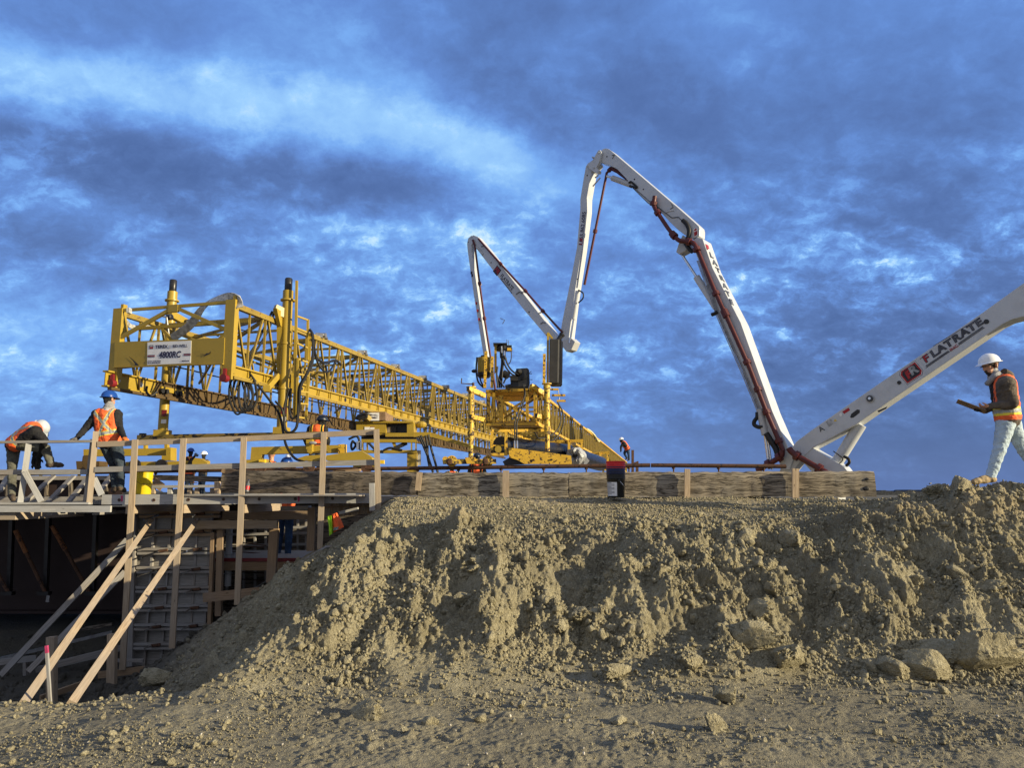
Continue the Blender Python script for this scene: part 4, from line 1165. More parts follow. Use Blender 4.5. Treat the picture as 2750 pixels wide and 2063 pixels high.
tw = MB(); tw.bar(onplane(428, 1044, -W1), onplane(488, 1056, -W1), .10, .10); tw.build('trolley_frame', 'machine_yellow', pv)
sp = MB(); sp.bar(onplane(456, 842, -W1 + .3), onplane(498, 866, -W1 + .3), .10, .14); sp.build('drive_box', 'machine_yellow', pv)
for px, py in ((455, 852), (500, 866)):
    MB().lathe(onplane(px, py, -W1 + .36), [(.03, -.05), (.06, -.04), (.06, .05), (.03, .06)], 12, E1).build('drive_motor', 'black_paint', pv)
lw = MB(); lw.tube([onplane(433, 848, -W1 + .45), onplane(447, 852, -W1 + .45), onplane(454, 905, -W1 + .45)], .02, 8); lw.build('lever', 'steel', pv)
# hazard beam under the legs
def _haz(g, b):
    o = g.v('MULTIPLY', objco(g), (1.4, 1.4, 4.0))
    f = g.noise(o, 3.4, 3, 0.6, 0.6)
    g.set(b.inputs['Base Color'], g.mix(g.mapr(f, 0.53, 0.56), (0.45, 0.29, 0.05), (0.022, 0.016, 0.013)))
mat('hazard_paint', _haz, 0.6)
hz = MB(); zb = (bL.z + bR.z) / 2 - .06
bl2, br2 = Vector((bL.x, bL.y, bL.z - .045)), Vector((bR.x, bR.y, bR.z - .045))
dd = (br2 - bl2).normalized()
hz.bar(bl2 - dd * .55, br2 + dd * .95, .20, .14)
hzo = hz.build('leg_beam', 'hazard_paint', pv)
MB().lathe(bl2 - dd * .5 + UP * .07, [(.07, -.02), (.07, .04)], 12).build('beam_pin', 'black_paint', hzo)
# bogies
def q(pts, Y, m, name, parent, thick=.10):
    return MB().prism([P(x, y, Y) for x, y in pts], (0, thick, 0)).build(name, m, parent)
b1 = q([(204, 1239), (266, 1239), (266, 1252), (258, 1260), (250, 1255), (232, 1262), (224, 1256), (206, 1262)], 13.5, 'rail_beam_brown', 'bogie', pv, .3)
q([(222, 1226), (226, 1223), (238, 1223), (240, 1240), (220, 1240)], 13.6, 'rail_beam_brown', 'bogie_hook', pv, .2)
q([(224, 1207), (458, 1204), (458, 1223), (224, 1226)], 13.7, 'machine_yellow', 'bogie_arm', pv, .14)
q([(446, 1203), (458, 1202), (458, 1237), (434, 1237), (434, 1224), (446, 1224)], 13.55, 'machine_yellow', 'bogie_arm', pv, .25)
q([(441, 1194), (449, 1194), (449, 1204), (441, 1204)], 13.7, 'machine_yellow', 'bogie_pin', pv, .1)
q([(385, 1190), (391, 1190), (391, 1206), (385, 1206)], 13.7, 'machine_yellow', 'bogie_pin', pv, .1)
q([(337, 1241), (556, 1238), (556, 1252), (337, 1256)], 13.3, 'machine_yellow', 'bogie_arm', pv, .14)
for px in (362, 434, 520):
    MB().lathe(P(px, 1249, 13.25), [(.03, -.03), (.10, -.03), (.10, .03), (.03, .03)], 20, (0, 1, 0)).build('bogie_wheel', 'black_paint', pv)
q([(516, 1240), (523, 1230), (540, 1232), (556, 1243), (556, 1250), (516, 1250)], 13.1, 'machine_yellow', 'bogie_drive', pv, .12)
q([(675, 1201), (925, 1195), (925, 1216), (762, 1219), (703, 1221), (700, 1236), (672, 1236)], 13.6, 'machine_yellow', 'bogie_arm', pv, .16)
q([(908, 1194), (925, 1193), (925, 1217), (908, 1218)], 13.55, 'worn_yellow', 'bogie_arm', pv, .2)
q([(822, 1181), (838, 1180), (838, 1217), (833, 1220), (822, 1213)], 13.5, 'machine_yellow', 'bogie_bracket', pv, .14)
MB().lathe(P(832, 1211, 13.48), [(.02, -.02), (.045, -.02), (.045, .03), (.02, .03)], 14, (0, 1, 0)).build('bogie_pin', 'machine_yellow', pv)
q([(661, 1235), (712, 1233), (712, 1246), (661, 1247)], 13.3, 'machine_yellow', 'bogie', pv, .25)
q([(695, 1234), (711, 1234), (711, 1243), (695, 1243)], 13.2, 'warning_yellow', 'bogie_block', pv, .08)
q([(800, 1237), (800, 1231), (822, 1224), (860, 1222), (872, 1224), (868, 1232), (848, 1239)], 13.2, 'machine_yellow', 'drive_hood', pv, .3)
q([(876, 1237), (877, 1223), (905, 1219), (970, 1211), (998, 1229), (1000, 1237)], 13.1, 'machine_yellow', 'drive_hood', pv, .35)
q([(948, 1246), (1012, 1240), (1014, 1254), (948, 1258)], 13.15, 'machine_yellow', 'bogie', pv, .2)
q([(1018, 1236), (1031, 1236), (1031, 1246), (1018, 1246)], 13.1, 'warning_yellow', 'bogie_block', pv, .08)
q([(880, 1200), (905, 1196), (916, 1202), (890, 1206)], 13.4, 'machine_yellow', 'bogie_bracket', pv, .1)
for px in (700, 830, 985):
    MB().lathe(P(px, 1256, 13.1), [(.03, -.03), (.10, -.03), (.10, .03), (.03, .03)], 20, (0, 1, 0)).build('bogie_wheel', 'rust', pv)
hd = MB(); hd.ball(P(840, 1190, 13.45), .05, 7, (1.5, .5, .6)); hd.build('rag', 'white_wrap', pv)
# caged ladder beside the right leg
la = MB(); YLd = 13.95
L0 = lambda y: P(795 + (770 - y) * .012 * 0 , y, YLd)
la.bar(P(797, 754, YLd), P(791, 1122, YLd), .045, .045, (1, 0, 0))
la.bar(P(827, 858, YLd + .25), P(826, 968, YLd + .25), .045, .045, (1, 0, 0))
la.bar(P(834, 895, YLd + .3), P(822, 1126, YLd + .25), .045, .045, (1, 0, 0))
la.bar(P(800, 962, YLd - .02), P(797, 1124, YLd - .02), .04, .04, (1, 0, 0))
ladder = la.build('ladder', 'machine_yellow', pv)
for (ya, yb) in [(849, 860), (882, 894), (922, 935), (963, 974), (1004, 1010), (1051, 1054), (1083, 1086), (1120, 1125)]:
    MB().bar(P(797, ya, YLd), P(827, yb, YLd + .25), .032, .032).build('rung', 'machine_yellow', ladder)
# hoses
def hose(pts, r, name='hydraulic_hose', m='black_rubber', parent=None, sub=7):
    return MB().curve([P(*p) for p in pts], r, 7, sub).build(name, m, parent or pv, True)
zz = lambda *p: [(250 + x / 2.963, 720 + y / 2.963, Y) for x, y, Y in p]
hose(zz((1425, 345, 13.9), (1385, 430, 13.85), (1300, 600, 13.6), (1245, 690, 13.5), (1218, 800, 13.3)), .022)
hose(zz((1440, 350, 13.9), (1400, 480, 13.85), (1310, 640, 13.6), (1255, 710, 13.5), (1222, 800, 13.28)), .022)
for k, (bx, by, ww) in enumerate([(1150, 1165, 66), (1190, 1150, 78), (1215, 1140, 60), (1255, 1130, 52), (1200, 1125, 40)]):
    hose(zz((1215, 800, 13.3), (bx - ww * .75, 900, 13.25), (bx - ww, 1030, 13.2), (bx - ww * .5, 1130, 13.2), (bx, by, 13.2), (bx + ww * .6, by - 40, 13.2), (bx + ww, 1020, 13.22), (bx + ww * .55, 900, 13.25), (1220, 805, 13.3)), .019)
hose(zz((1220, 805, 13.3), (1290, 900, 13.4), (1380, 1020, 13.5), (1470, 1140, 13.7), (1500, 1230, 13.75), (1515, 1320, 13.7), (1540, 1420, 13.5), (1600, 1510, 13.3), (1680, 1545, 13.1)), .024)
hose(zz((1560, 960, 13.7), (1525, 1100, 13.65), (1520, 1200, 13.6), (1530, 1290, 13.6), (1570, 1310, 13.6), (1620, 1260, 13.6), (1632, 1100, 13.6), (1640, 950, 13.65), (1690, 860, 13.75), (1745, 750, 13.9), (1745, 540, 14.1), (1725, 490, 14.2)), .026)
hose(zz((1575, 960, 13.7), (1560, 1090, 13.65), (1575, 1185, 13.6), (1605, 1190, 13.6), (1640, 1130, 13.6), (1650, 960, 13.6), (1700, 850, 13.75), (1735, 740, 13.9)), .022)
hose(zz((1525, 1220, 13.6), (1500, 1120, 13.6), (1450, 1060, 13.6)), .02)
hose(zz((1745, 520, 14.2), (1765, 680, 14.6), (1800, 735, 14.8), (1860, 755, 15.2), (1930, 735, 16), (1990, 790, 17)), .028)
hose(zz((1750, 560, 14.2), (1775, 720, 14.6), (1830, 815, 14.8), (1880, 820, 15.2), (1930, 740, 16)), .02)
hose(zz((428, 940, 13.5), (425, 985, 13.5), (460, 1020, 13.5), (510, 985, 13.6)), .022)
hose(zz((720, 535, 15.5), (770, 555, 15.5), (850, 550, 15.3), (930, 515, 15.2), (1000, 540, 15.2)), .022)
hose(zz((1125, 475, 13.2), (1200, 497, 13.4), (1290, 505, 13.6), (1370, 490, 13.8)), .012)
hose(zz((170, 800, 13.3), (600, 780, 14.4), (1010, 870, 17.2), (1480, 960, 20)), .016, 'guide_cable')
for a, b in ((1.2, 6), (6, 12), (12, 20)):
    MB().tube([T(a, .1, ZB - .17), T(b, .1, ZB - .17)], .014, 6).build('guide_cable', 'black_rubber', pv)
for k in range(9):
    s = 3.2 + k * 1.4
    hose_pts = [T(s, -.7, ZT - .35), T(s + .35, -.85, ZT - .55), T(s + .7, -1.0, ZT - .62), T(s + 1.1, -.95, ZT - .5), T(s + 1.4, -.7, ZT - .35)]
    MB().curve(hose_pts, .03, 7, 6).build('hydraulic_hose', 'black_rubber', pv, True)
wt = [(1965, 700), (1240, 1225)]
cn = MB(); cn.tube([P(1280, 1204, 21), P(1155, 1168, 18.6), P(1108, 1166, 18.3)], .06, 6); cn.build('track_beam', 'machine_yellow', pv)
# frayed lifting strap over the corner
st = [(642, 826), (641, 808), (632, 799), (621, 797), (605, 798), (585, 802), (562, 812), (540, 832), (520, 862), (503, 880), (485, 893), (462, 909)]
rows = []
sm = smooth([P(x, y, 12.66 + .05 * k) for k, (x, y) in enumerate(st)], 5)
for i, p in enumerate(sm):
    t = i / (len(sm) - 1)
    nx = (sm[min(i + 1, len(sm) - 1)] - sm[max(i - 1, 0)]).normalized()
    a = 1.2 * math.sin(t * 9.0)
    side = nx.cross(Vector((0, 1, 0))).normalized() * math.cos(a * .6) + Vector((0, 1, 0)) * math.sin(a * .6)
    wd = .075
    dn = nx.cross(side).normalized() * .006
    rows.append([p + side * wd + dn, p + side * wd - dn, p - side * wd - dn, p - side * wd + dn])
MB().quadgrid(rows).build('lifting_strap', 'strap', pv, True)
sw = MB()
for (a, b) in (((640, 795), (644, 826)), ((347, 828), (347, 842))):
    sw.bar(P(*a, 13.0), P(*b, 13.0), .10, .05, (1, 0, 0))
sw.build('lifting_strap', 'strap', pv)
MB().curve([P(335, 860, 14.2), P(350, 876, 14.4), P(375, 880, 14.6), P(400, 872, 14.8), P(410, 862, 15)], .05, 5, 5).build('lifting_strap', 'strap', pv)
# carriage below the truss
cg = thing('finishing_carriage', 'yellow engine carriage hanging below the long truss behind the guardrail end', 'carriage', P(1040, 1272, 18.6))
YC = 18.2
def cq(x0, y0, x1, y1, dy, th, m, name):
    return q([(x0, y0), (x1, y0), (x1, y1), (x0, y1)], YC + dy, m, name, cg, th)
cq(972, 1106, 1035, 1129, -.1, 1.2, 'board_brown', 'crate')
sgn = cq(985, 1109, 1018, 1130, -.12, .01, 'white_sign', 'sign_plate')
lettering('BID-WELL', P(1003, 1115, YC - .13), (1, 0, 0), (0, 0, 1), .055, 'letter_navy', 'lettering', sgn, 0, 0, .003)
lettering('4800RC', P(1003, 1122, YC - .13), (1, 0, 0), (0, 0, 1), .06, 'letter_navy', 'lettering', sgn, .02, .2, .003)
cq(955, 1131, 1109, 1136, -.05, 1.5, 'machine_yellow', 'roof_beam')
eb_ = cq(957, 1136, 1036, 1163, 0, 1.3, 'machine_yellow', 'engine_cover')
for (a, b_, c_, d_, m) in [(979, 1147, 993, 1156, 'white_sign'), (979, 1145.5, 993, 1147.2, 'warning_yellow'), (994, 1148, 1005, 1156, 'white_sign'), (994, 1146.5, 1005, 1148, 'red_paint')]:
    cq(a, b_, c_, d_, -.012, .01, m, 'decal')
cq(1037, 1138, 1093, 1163, .25, 1.0, 'black_paint', 'engine')
cq(1039, 1148, 1048, 1162, .2, .03, 'white_sign', 'decal')
cq(1050, 1146, 1064, 1162, .15, .3, 'tank_grey', 'engine')
cq(1093, 1136, 1111, 1164, 0, .5, 'machine_yellow', 'end_column')
cq(1035, 1163, 1112, 1173, -.02, 1.2, 'machine_yellow', 'sill_beam')
cq(958, 1163, 1034, 1168, .02, 1.2, 'machine_yellow', 'sill_beam')
cq(1109, 1161, 1156, 1174, .0, .3, 'machine_yellow', 'outrigger')
q([(1150, 1162), (1160, 1162), (1290, 1203), (1290, 1211), (1152, 1172)], YC + .02, 'machine_yellow', 'outrigger', cg, .15)
cq(970, 1173.5, 1118, 1179, .3, .8, 'black_paint', 'undercarriage')
cq(970, 1180, 1119, 1188.5, -.05, .2, 'machine_yellow', 'lower_frame')
cq(970, 1209, 1119, 1217, -.05, .2, 'machine_yellow', 'lower_frame')
for (x0, x1) in ((972, 974.5), (984, 987), (1103, 1106), (1115, 1118)):
    cq(x0, 1188, x1, 1210, -.04, .1, 'machine_yellow', 'frame_post')
cq(1093, 1213, 1117, 1275, 0, .35, 'machine_yellow', 'frame_leg')
cq(1117, 1210, 1130, 1250, .35, .05, 'boom_grey', 'frame_leg')
q([(1052, 1188), (1060, 1188), (1066, 1206), (1076, 1210), (1048, 1210), (1058, 1204)], YC, 'machine_yellow', 'lift_bracket', cg, .1)
MB().tube([P(1062, 1204, YC), P(1092, 1190, YC + .1)], .05, 8).build('lift_cylinder', 'black_paint', cg)
for k, pts in enumerate([[(1126, 1172), (1138, 1200), (1150, 1230), (1158, 1253), (1163, 1270)], [(1143, 1170), (1148, 1200), (1148, 1225), (1155, 1262)], [(1150, 1168), (1158, 1205), (1168, 1240), (1177, 1275)],
                         [(1130, 1170), (1145, 1205), (1152, 1240), (1160, 1262)], [(936, 1180), (958, 1172), (966, 1190), (968, 1210)], [(948, 1183), (943, 1195), (946, 1208), (955, 1195), (946, 1184)],
                         [(1030, 1210), (1045, 1204), (1060, 1205), (1080, 1210)], [(990, 1190), (1010, 1210), (1030, 1215)]]):
    hose([(x, y, YC - .05) for x, y in pts], .03, 'hydraulic_hose', 'black_rubber', cg)
MB().tube([P(961, 1186, YC - .1), P(961, 1208, YC - .1)], .04, 8).build('hose_end', 'chrome', cg)
MB().tube([P(970, 1188, YC - .1), P(970, 1208, YC - .1)], .03, 8).build('hose_end', 'chrome', cg)
fl = MB(); fl.lathe(P(975, 1118, YC - .3), [(.02, -.2), (.08, -.12), (.08, .1), (.02, .12)], 10, (.6, 0, .2)); fl.build('work_lamp', 'black_paint', cg)
MB().bar(P(984, 1118, YC - .25), P(994, 1128, YC - .2), .12, .10).build('lamp_arm', 'machine_yellow', cg)
cx = MB(); cx.ball(P(1131, 1141, YC + .4), .12, 6, (1.2, 1, .8)); cx.build('winch', 'machine_yellow', cg)
# ------------------------------------------------------------------ work bridge on the rail
ZC = lambda x, y: (1150 + x / 3.318, 850 + y / 3.318)
PH = R(11.8)
D2 = Vector((math.sin(PH), math.cos(PH), 0)); E2 = Vector((math.cos(PH), -math.sin(PH), 0))
YW0 = 12.95
o2b, o2t = P(1440, 1139, YW0), P(1440, 1045, YW0)
Z2B, Z2T = o2b.z, o2t.z
O2 = Vector((o2b.x, o2b.y, 0))
W2 = .90
def T2(s, u, z):
    return O2 + D2 * s + E2 * u + UP * z
wb = thing('work_bridge', 'worn yellow work bridge with a small black engine standing on the rail pipe', 'work bridge', P(1380, 1255, 12.9))
def wq(pts, Y, m, name, th=.08, parent=None):
    return MB().prism([P(x, y, Y) for x, y in pts], (0, th, 0)).build(name, m, parent or wb)
LN2 = 31
for u in (0, -W2):
    MB().bar(T2(0, u, Z2T - .02), T2(LN2, u, Z2T - .02), .05, .05).build('top_chord', 'worn_yellow', wb)
    MB().bar(T2(0, u, Z2B + .02), T2(LN2, u, Z2B + .02), .05, .05).build('bottom_chord', 'worn_yellow', wb)
    for k in range(LN2):
        pm = MB(); w = .035
        for j in range(2):
            s = k + j * .5
            pm.bar(T2(s + .02, u, Z2T - .04), T2(s + .02, u, Z2B + .04), w, w)
            pm.bar(T2(s + .04, u, Z2T - .04), T2(s + .25, u, Z2B + .04), w * .9, w * .9)
            pm.bar(T2(s + .48, u, Z2T - .04), T2(s + .27, u, Z2B + .04), w * .9, w * .9)
        pm.build('lattice_panel', 'truss_yellow', wb)
for k in range(0, LN2, 2):
    for z in (Z2T - .03, Z2B + .03):
        for q_ in (.5, 1.3):
            MB().bar(T2(k + q_, 0, z), T2(k + q_, -W2, z), .035, .035).build('cross_tie', 'truss_yellow', wb)
    cf = MB()
    cf.bar(T2(k + .5, 0, Z2T - .05), T2(k + .5, -W2, Z2B + .05), .03, .03)
    cf.bar(T2(k + .52, -W2, Z2T - .05), T2(k + .52, 0, Z2B + .05), .03, .03)
    cf.build('cross_brace', 'truss_yellow', wb)
# front bay with the engine platform
fb = MB()
fb.bar(T2(-.02, 0, Z2B), T2(-.02, -W2, Z2B), .08, .045); fb.bar(T2(-.02, 0, Z2B), T2(1.2, 0, Z2B), .08, .05)
for u in (-.02, -W2 + .03, -W2 + .13, -.16):
    fb.bar(T2(0, u, Z2T - .05), T2(0, u, Z2B + .03), .04, .05, E2)
fb.bar(T2(.0, -W2 + .05, Z2T - .08), T2(.0, -.04, Z2B + .05), .02, .04)
fb.bar(T2(.03, -.04, Z2T - .1), T2(.03, -W2 + .05, Z2B + .05), .02, .04)
fb.bar(T2(-.0, -W2 + .26, Z2T - .1), T2(-.0, -W2 + .26, Z2B + .05), .06, .08, E2)
fb.build('front_frame', 'worn_yellow', wb)
pl = MB(); pl.bar(T2(.0, -.06, Z2T - .01), T2(.0, -W2 - .02, Z2T - .01), .03, .045)
pl.bar(T2(.0, -.03, Z2T + .03), T2(1.2, -.03, Z2T + .02), .04, .11)
pl.bar(T2(.6, -.06, Z2T - .03), T2(.6, -W2, Z2T - .03), 1.15, .02)
pl.build('engine_deck', 'worn_yellow', wb)
MB().bar(T2(.9, -.06, Z2B + .06), T2(.9, -W2, Z2B + .06), 1.7, .02).build('lower_deck', 'worn_yellow', wb)
# legs
def wleg(px, y0, y1, Y, lab):
    a, b = P(px, y1, Y), P(px + (y1 - y0) * .02, y0, Y)
    b.x, b.y = a.x, a.y
    L = MB().cyl(a + UP * ((b.z - a.z) * .27), b, .052, 18).build('jack_leg', 'leg_yellow', wb, True)
    MB().cyl(a, a + UP * ((b.z - a.z) * .30), .042, 16).build('inner_tube', 'leg_yellow', L, True)
    for f in (.27, .34, .95):
        MB().lathe(a + UP * ((b.z - a.z) * f), [(.062, -.03), (.062, .03)], 18).build('collar', 'leg_yellow', L)
    MB().lathe(b, [(.09, -.012), (.09, .006)], 18).build('top_plate', 'leg_yellow', L)
    return a, b, L
la_, lb_, LL = wleg(1264, 1040, 1230, 12.75, '')
ra_, rb_, RL = wleg(1470, 1031, 1212, 12.75, '')
cr = MB(); cr.tube([P(1240, 1016, 12.75), P(1239, 1030, 12.75), P(1272, 1032, 12.75)], .011, 8)
cr.lathe(P(1271, 1034, 12.75), [(.022, -.03), (.022, .04)], 10); cr.build('crank_handle', 'rust', LL)
for a_, b_, h_ in (((1257, 1044, 12.65), (1301, 1063, 12.95), .085), ((1263, 1119, 12.65), (1301, 1129, 12.95), .075), ((1440, 1116, 12.7), (1468, 1126, 12.85), .08), ((1425, 1037, 12.8), (1462, 1058, 13.0), .08)):
    MB().bar(P(*a_), P(*b_), .07, h_).build('leg_bracket', 'worn_yellow', wb)
for (x, y, Y) in ((1257, 1044, 12.645), (1263, 1119, 12.645), (1440, 1116, 12.69)):
    MB().box(P(x, y, Y), (.05, .02, .06)).build('tube_mouth', 'black_paint', wb)
# bogie with two spoked wheels on the pipe
bg = wq([(1188, 1236), (1195, 1233), (1332, 1233), (1333, 1246), (1190, 1247)], 12.72, 'leg_yellow', 'bogie_frame', .05)
wq([(1248, 1229), (1276, 1229), (1276, 1246), (1254, 1246)], 12.69, 'worn_yellow', 'bogie_saddle', .1, bg)
for px, py in ((1213, 1239), (1310, 1239)):
    c = P(px, py, 12.80)
    w = MB(); w.lathe(c, [(.03, -.02), (.094, -.02), (.098, -.012), (.098, .012), (.094, .02), (.03, .02)], 28, (0, 1, 0)); W_ = w.build('wheel', 'worn_yellow', bg, True)
    for k in range(10):
        a = k * math.pi / 5
        MB().lathe(c + Vector((math.cos(a) * .068, -.022, math.sin(a) * .068)), [(.010, -.002), (.010, .002)], 8, (0, 1, 0)).build('wheel_hole', 'black_paint', W_)
    MB().lathe(P(px - 6, py + 1, 12.66), [(.05, .03), (.055, -.01), (.03, -.02), (.02, -.02)], 16, (0, 1, 0)).build('wheel_hub', 'rust', W_)
MB().lathe(P(1196, 1234, 12.75), [(.05, -.02), (.05, .02)], 16, (0, 1, 0)).build('guide_roller', 'worn_yellow', bg)
# wedge chassis, side frame and drive disc
wc = wq([(1366, 1204), (1372, 1203), (1534, 1224), (1536, 1247), (1409, 1246.5), (1390, 1236), (1367, 1228)], 12.62, 'worn_yellow', 'wedge_chassis', .14)
for (x, y) in ((1433, 1236), (1481, 1235)):
    MB().lathe(P(x, y, 12.61), [(.018, -.01), (.018, .01)], 10, (0, 1, 0)).build('bolt', 'rust', wc)
wq([(1355, 1250), (1418, 1247), (1410, 1242), (1392, 1233), (1368, 1229), (1350, 1240)], 12.74, 'black_paint', 'skid', .1, wc)
sf_ = MB()
for (a, b) in (((1321, 1160), (1321, 1222)), ((1359, 1160), (1359, 1222))):
    sf_.bar(P(*a, 12.7), P(*b, 12.7), .05, .05, (0, 1, 0))
sf_.bar(P(1319, 1221, 12.68), P(1363, 1221, 12.68), .06, .045); sf_.bar(P(1319, 1197, 12.7), P(1361, 1197, 12.7), .03, .02); sf_.bar(P(1319, 1158, 12.72), P(1466, 1156, 12.9), .05, .05)
sfo = sf_.build('side_frame', 'worn_yellow', wb)
MB().lathe(P(1338, 1207, 12.66), [(.001, -.02), (.058, -.02), (.062, .0), (.062, .03)], 24, (0, 1, 0)).build('drive_disc', 'machine_yellow', sfo)
wq([(1324, 1200), (1356, 1200), (1356, 1216), (1324, 1216)], 12.8, 'black_paint', 'drive_motor', .2, sfo)
# roll hung below and white wrapped roll further along
dr = thing('plastic_roll', 'long black plastic roll hung under the work bridge behind the wedge', 'roll', P(1345, 1197, 12.9))
MB().lathe(P(1342, 1196, 12.9), [(.001, 0), (.15, 0), (.16, .05), (.16, 2.6), (.001, 2.6)], 24, D2 * .9 + E2 * .33).build('roll', 'drum_black', dr, True)
dr2 = thing('plastic_roll', 'black plastic roll with a crumpled white end beside the black pail', 'roll', P(1545, 1228, 14.6))
a2 = P(1546, 1226, 14.4); ax2 = (P(1612, 1246, 16.8) - a2)
MB().lathe(a2, [(.001, .0), (.15, 0), (.165, .1), (.165, ax2.length), (.001, ax2.length)], 24, ax2).build('roll', 'drum_black', dr2, True)
we = MB().lathe(a2 - ax2.normalized() * .10, [(.05, .03), (.10, -.01), (.15, .0), (.175, .06), (.165, .13), (.182, .20), (.168, .26)], 18, ax2, False)
rw_ = random.Random(3); we.v = [(x + rw_.gauss(0, .013), y + rw_.gauss(0, .013), z + rw_.gauss(0, .013)) for x, y, z in we.v]
we.build('wrapped_end', 'white_wrap', dr2, False)
MB().lathe(a2 - ax2.normalized() * .06, [(.001, 0), (.11, 0)], 16, ax2, False).build('roll_core', 'drum_black', dr2)
wq([(1575, 1228), (1583, 1238), (1577, 1246), (1566, 1250), (1570, 1240)], 14.35, 'white_wrap', 'wrap_tail', .04, dr2)
# hanging frames along the underside
for (x, y0, y1, y2, Y, w) in [(1528, 1184, 1221, 0, 14.6, 34), (1612, 1216, 1250, 0, 17.5, 20), (1620, 1236, 1270, 0, 19.5, 16)]:
    hf = MB()
    hf.bar(P(x, y0, Y), P(x, y1, Y), .05, .05, (0, 1, 0)); hf.bar(P(x + w, y0 + 4, Y), P(x + w, y1 + 4, Y), .05, .05, (0, 1, 0))
    hf.bar(P(x - w * 2.2, y0 + 5, Y + .1), P(x + w + 4, y0, Y), .06, .06); hf.bar(P(x, y1, Y), P(x + w, y1 + 3, Y), .04, .05)
    hf.build('hanger_frame', 'worn_yellow', wb)
# posts, tank, engine
def perf(a, b, Y, name='perforated_post'):
    p = MB().bar(P(*a, Y), P(*b, Y), .05, .05, (0, 1, 0)).build(name, 'worn_yellow', wb)
    nn = 7
    for k in range(nn):
        f = (k + .5) / nn
        MB().lathe(P(a[0] + (b[0] - a[0]) * f, a[1] + (b[1] - a[1]) * f, Y - .027), [(.008, -.003), (.008, .003)], 8, (0, 1, 0)).build('bolt_hole', 'black_paint', p)
perf((1305.5, 944), (1302, 1042), 12.85)
perf((1322.5, 958), (1321, 1042), 12.85)
perf((1462, 951), (1461, 1030), 12.8)
wq([(1327.5, 927), (1334, 927), (1334, 998), (1327.5, 1004)], 12.9, 'machine_yellow', 'valve_post', .05)
wq([(1469, 893), (1474.5, 893), (1474, 1030), (1468, 1030)], 12.9, 'machine_yellow', 'tall_post', .05)
wq([(1466, 899), (1474, 893), (1486, 908), (1482, 910), (1473, 900)], 12.92, 'machine_yellow', 'tall_post', .04)
ft = MB(); c = P(1300, 1006, 13.05); ht = P(1300, 961, 13.05).z - c.z
ft.lathe(c, [(.001, 0), (.115, 0), (.12, .02), (.12, ht), (.001, ht + .01)], 24)
fto = ft.build('fuel_tank', 'machine_yellow', wb, True)
MB().lathe(c, [(.10, -.06), (.122, -.02), (.123, .03)], 20).build('tank_band', 'black_paint', fto)
MB().lathe(c + UP * ht, [(.07, .0), (.06, .04), (.01, .05)], 12).build('tank_cap', 'black_paint', fto)
MB().curve([P(1281, 960, 12.95), P(1279, 995, 12.9), P(1284, 1025, 12.9), P(1299, 1042, 12.9)], .016, 7).build('hydraulic_hose', 'black_rubber', wb, True)
MB().curve([P(1288, 1008, 12.9), P(1292, 1026, 12.9), P(1302, 1042, 12.9)], .014, 7).build('hydraulic_hose', 'black_rubber', wb, True)
hk = MB(); hk.ball(P(1274, 997, 12.95), .05, 6, (1.1, .6, .7)); hk.build('work_lamp', 'black_paint', wb)
vs = MB()
vs.bar(P(1325, 926, 12.95), P(1362, 926, 12.95), .25, .02)
vs.lathe(P(1344, 936, 12.95), [(.07, -.05), (.09, .0), (.05, .06)], 12)
for x in (1344, 1349, 1355):
    vs.tube([P(x, 928, 12.9), P(x + 1, 962, 12.9)], .018, 8)
vs.box(P(1364, 936, 12.95), (.14, .12, .10))
vs.build('valve_block', 'black_paint', wb)
for (x0, x1, y0, y1) in ((1347, 1348, 930, 948), (1355, 1355, 942, 966)):
    MB().tube([P(x0, y0, 12.84), P(x1, y1, 12.84)], .012, 8).build('valve_stem', 'chrome', wb)
for (x, y0) in ((1361, 912), (1365, 914)):
    MB().tube([P(x, y0, 12.95), P(x + .5, 930, 12.95)], .006, 6).build('valve_lever', 'black_rubber', wb)
MB().box(P(1369, 939, 12.9), (.09, .07, .05)).build('valve_fitting', 'worn_yellow', wb)
MB().curve([P(1373, 942, 12.88), P(1373, 962, 12.88), P(1368, 976, 12.88), P(1362, 974, 12.88), P(1359, 960, 12.88)], .009, 7).build('hydraulic_hose', 'black_rubber', wb, True)
for k, pts in enumerate([[(1346, 945), (1347, 980), (1340, 1020), (1336, 1042)], [(1350, 948), (1348, 985), (1344, 1015), (1341, 1042)], [(1355, 955), (1350, 990), (1346, 1042)],
                         [(1350, 962), (1358, 985), (1372, 1003), (1385, 1010)], [(1354, 955), (1366, 984), (1380, 1000), (1392, 1006)], [(1333, 1004), (1338, 1016), (1346, 1030), (1355, 1041)],
                         [(1336, 985), (1334, 1010), (1338, 1042)], [(1385, 1010), (1362, 1014), (1352, 1030)]]):
    MB().curve([P(x, y, 12.86 - .01 * k) for x, y in pts], .015, 7).build('hydraulic_hose', 'black_rubber', wb, True)
eg = MB()
eg.prism([P(x, y, 13.0) for x, y in [(1386, 990), (1416, 988), (1421, 993), (1423, 1028), (1420, 1040), (1358, 1041), (1356, 1034), (1372, 1031), (1370, 1012), (1384, 1008)]], (0, .32, 0))
ego = eg.build('engine', 'black_paint', wb, False, .012)
MB().lathe(P(1393, 1000, 12.95), [(.05, -.08), (.06, -.03), (.05, .05), (.03, .07)], 12, (.3, -1, .2)).build('cylinder_head', 'tank_grey', ego, True)
MB().lathe(P(1404, 1008, 12.98), [(.02, -.02), (.085, -.01), (.09, .03)], 20, (0, 1, 0)).build('recoil_cover', 'plastic_black', ego, True)
MB().box(P(1385, 1018, 12.96), (.17, .05, .07)).build('carburettor', 'tank_grey', ego)
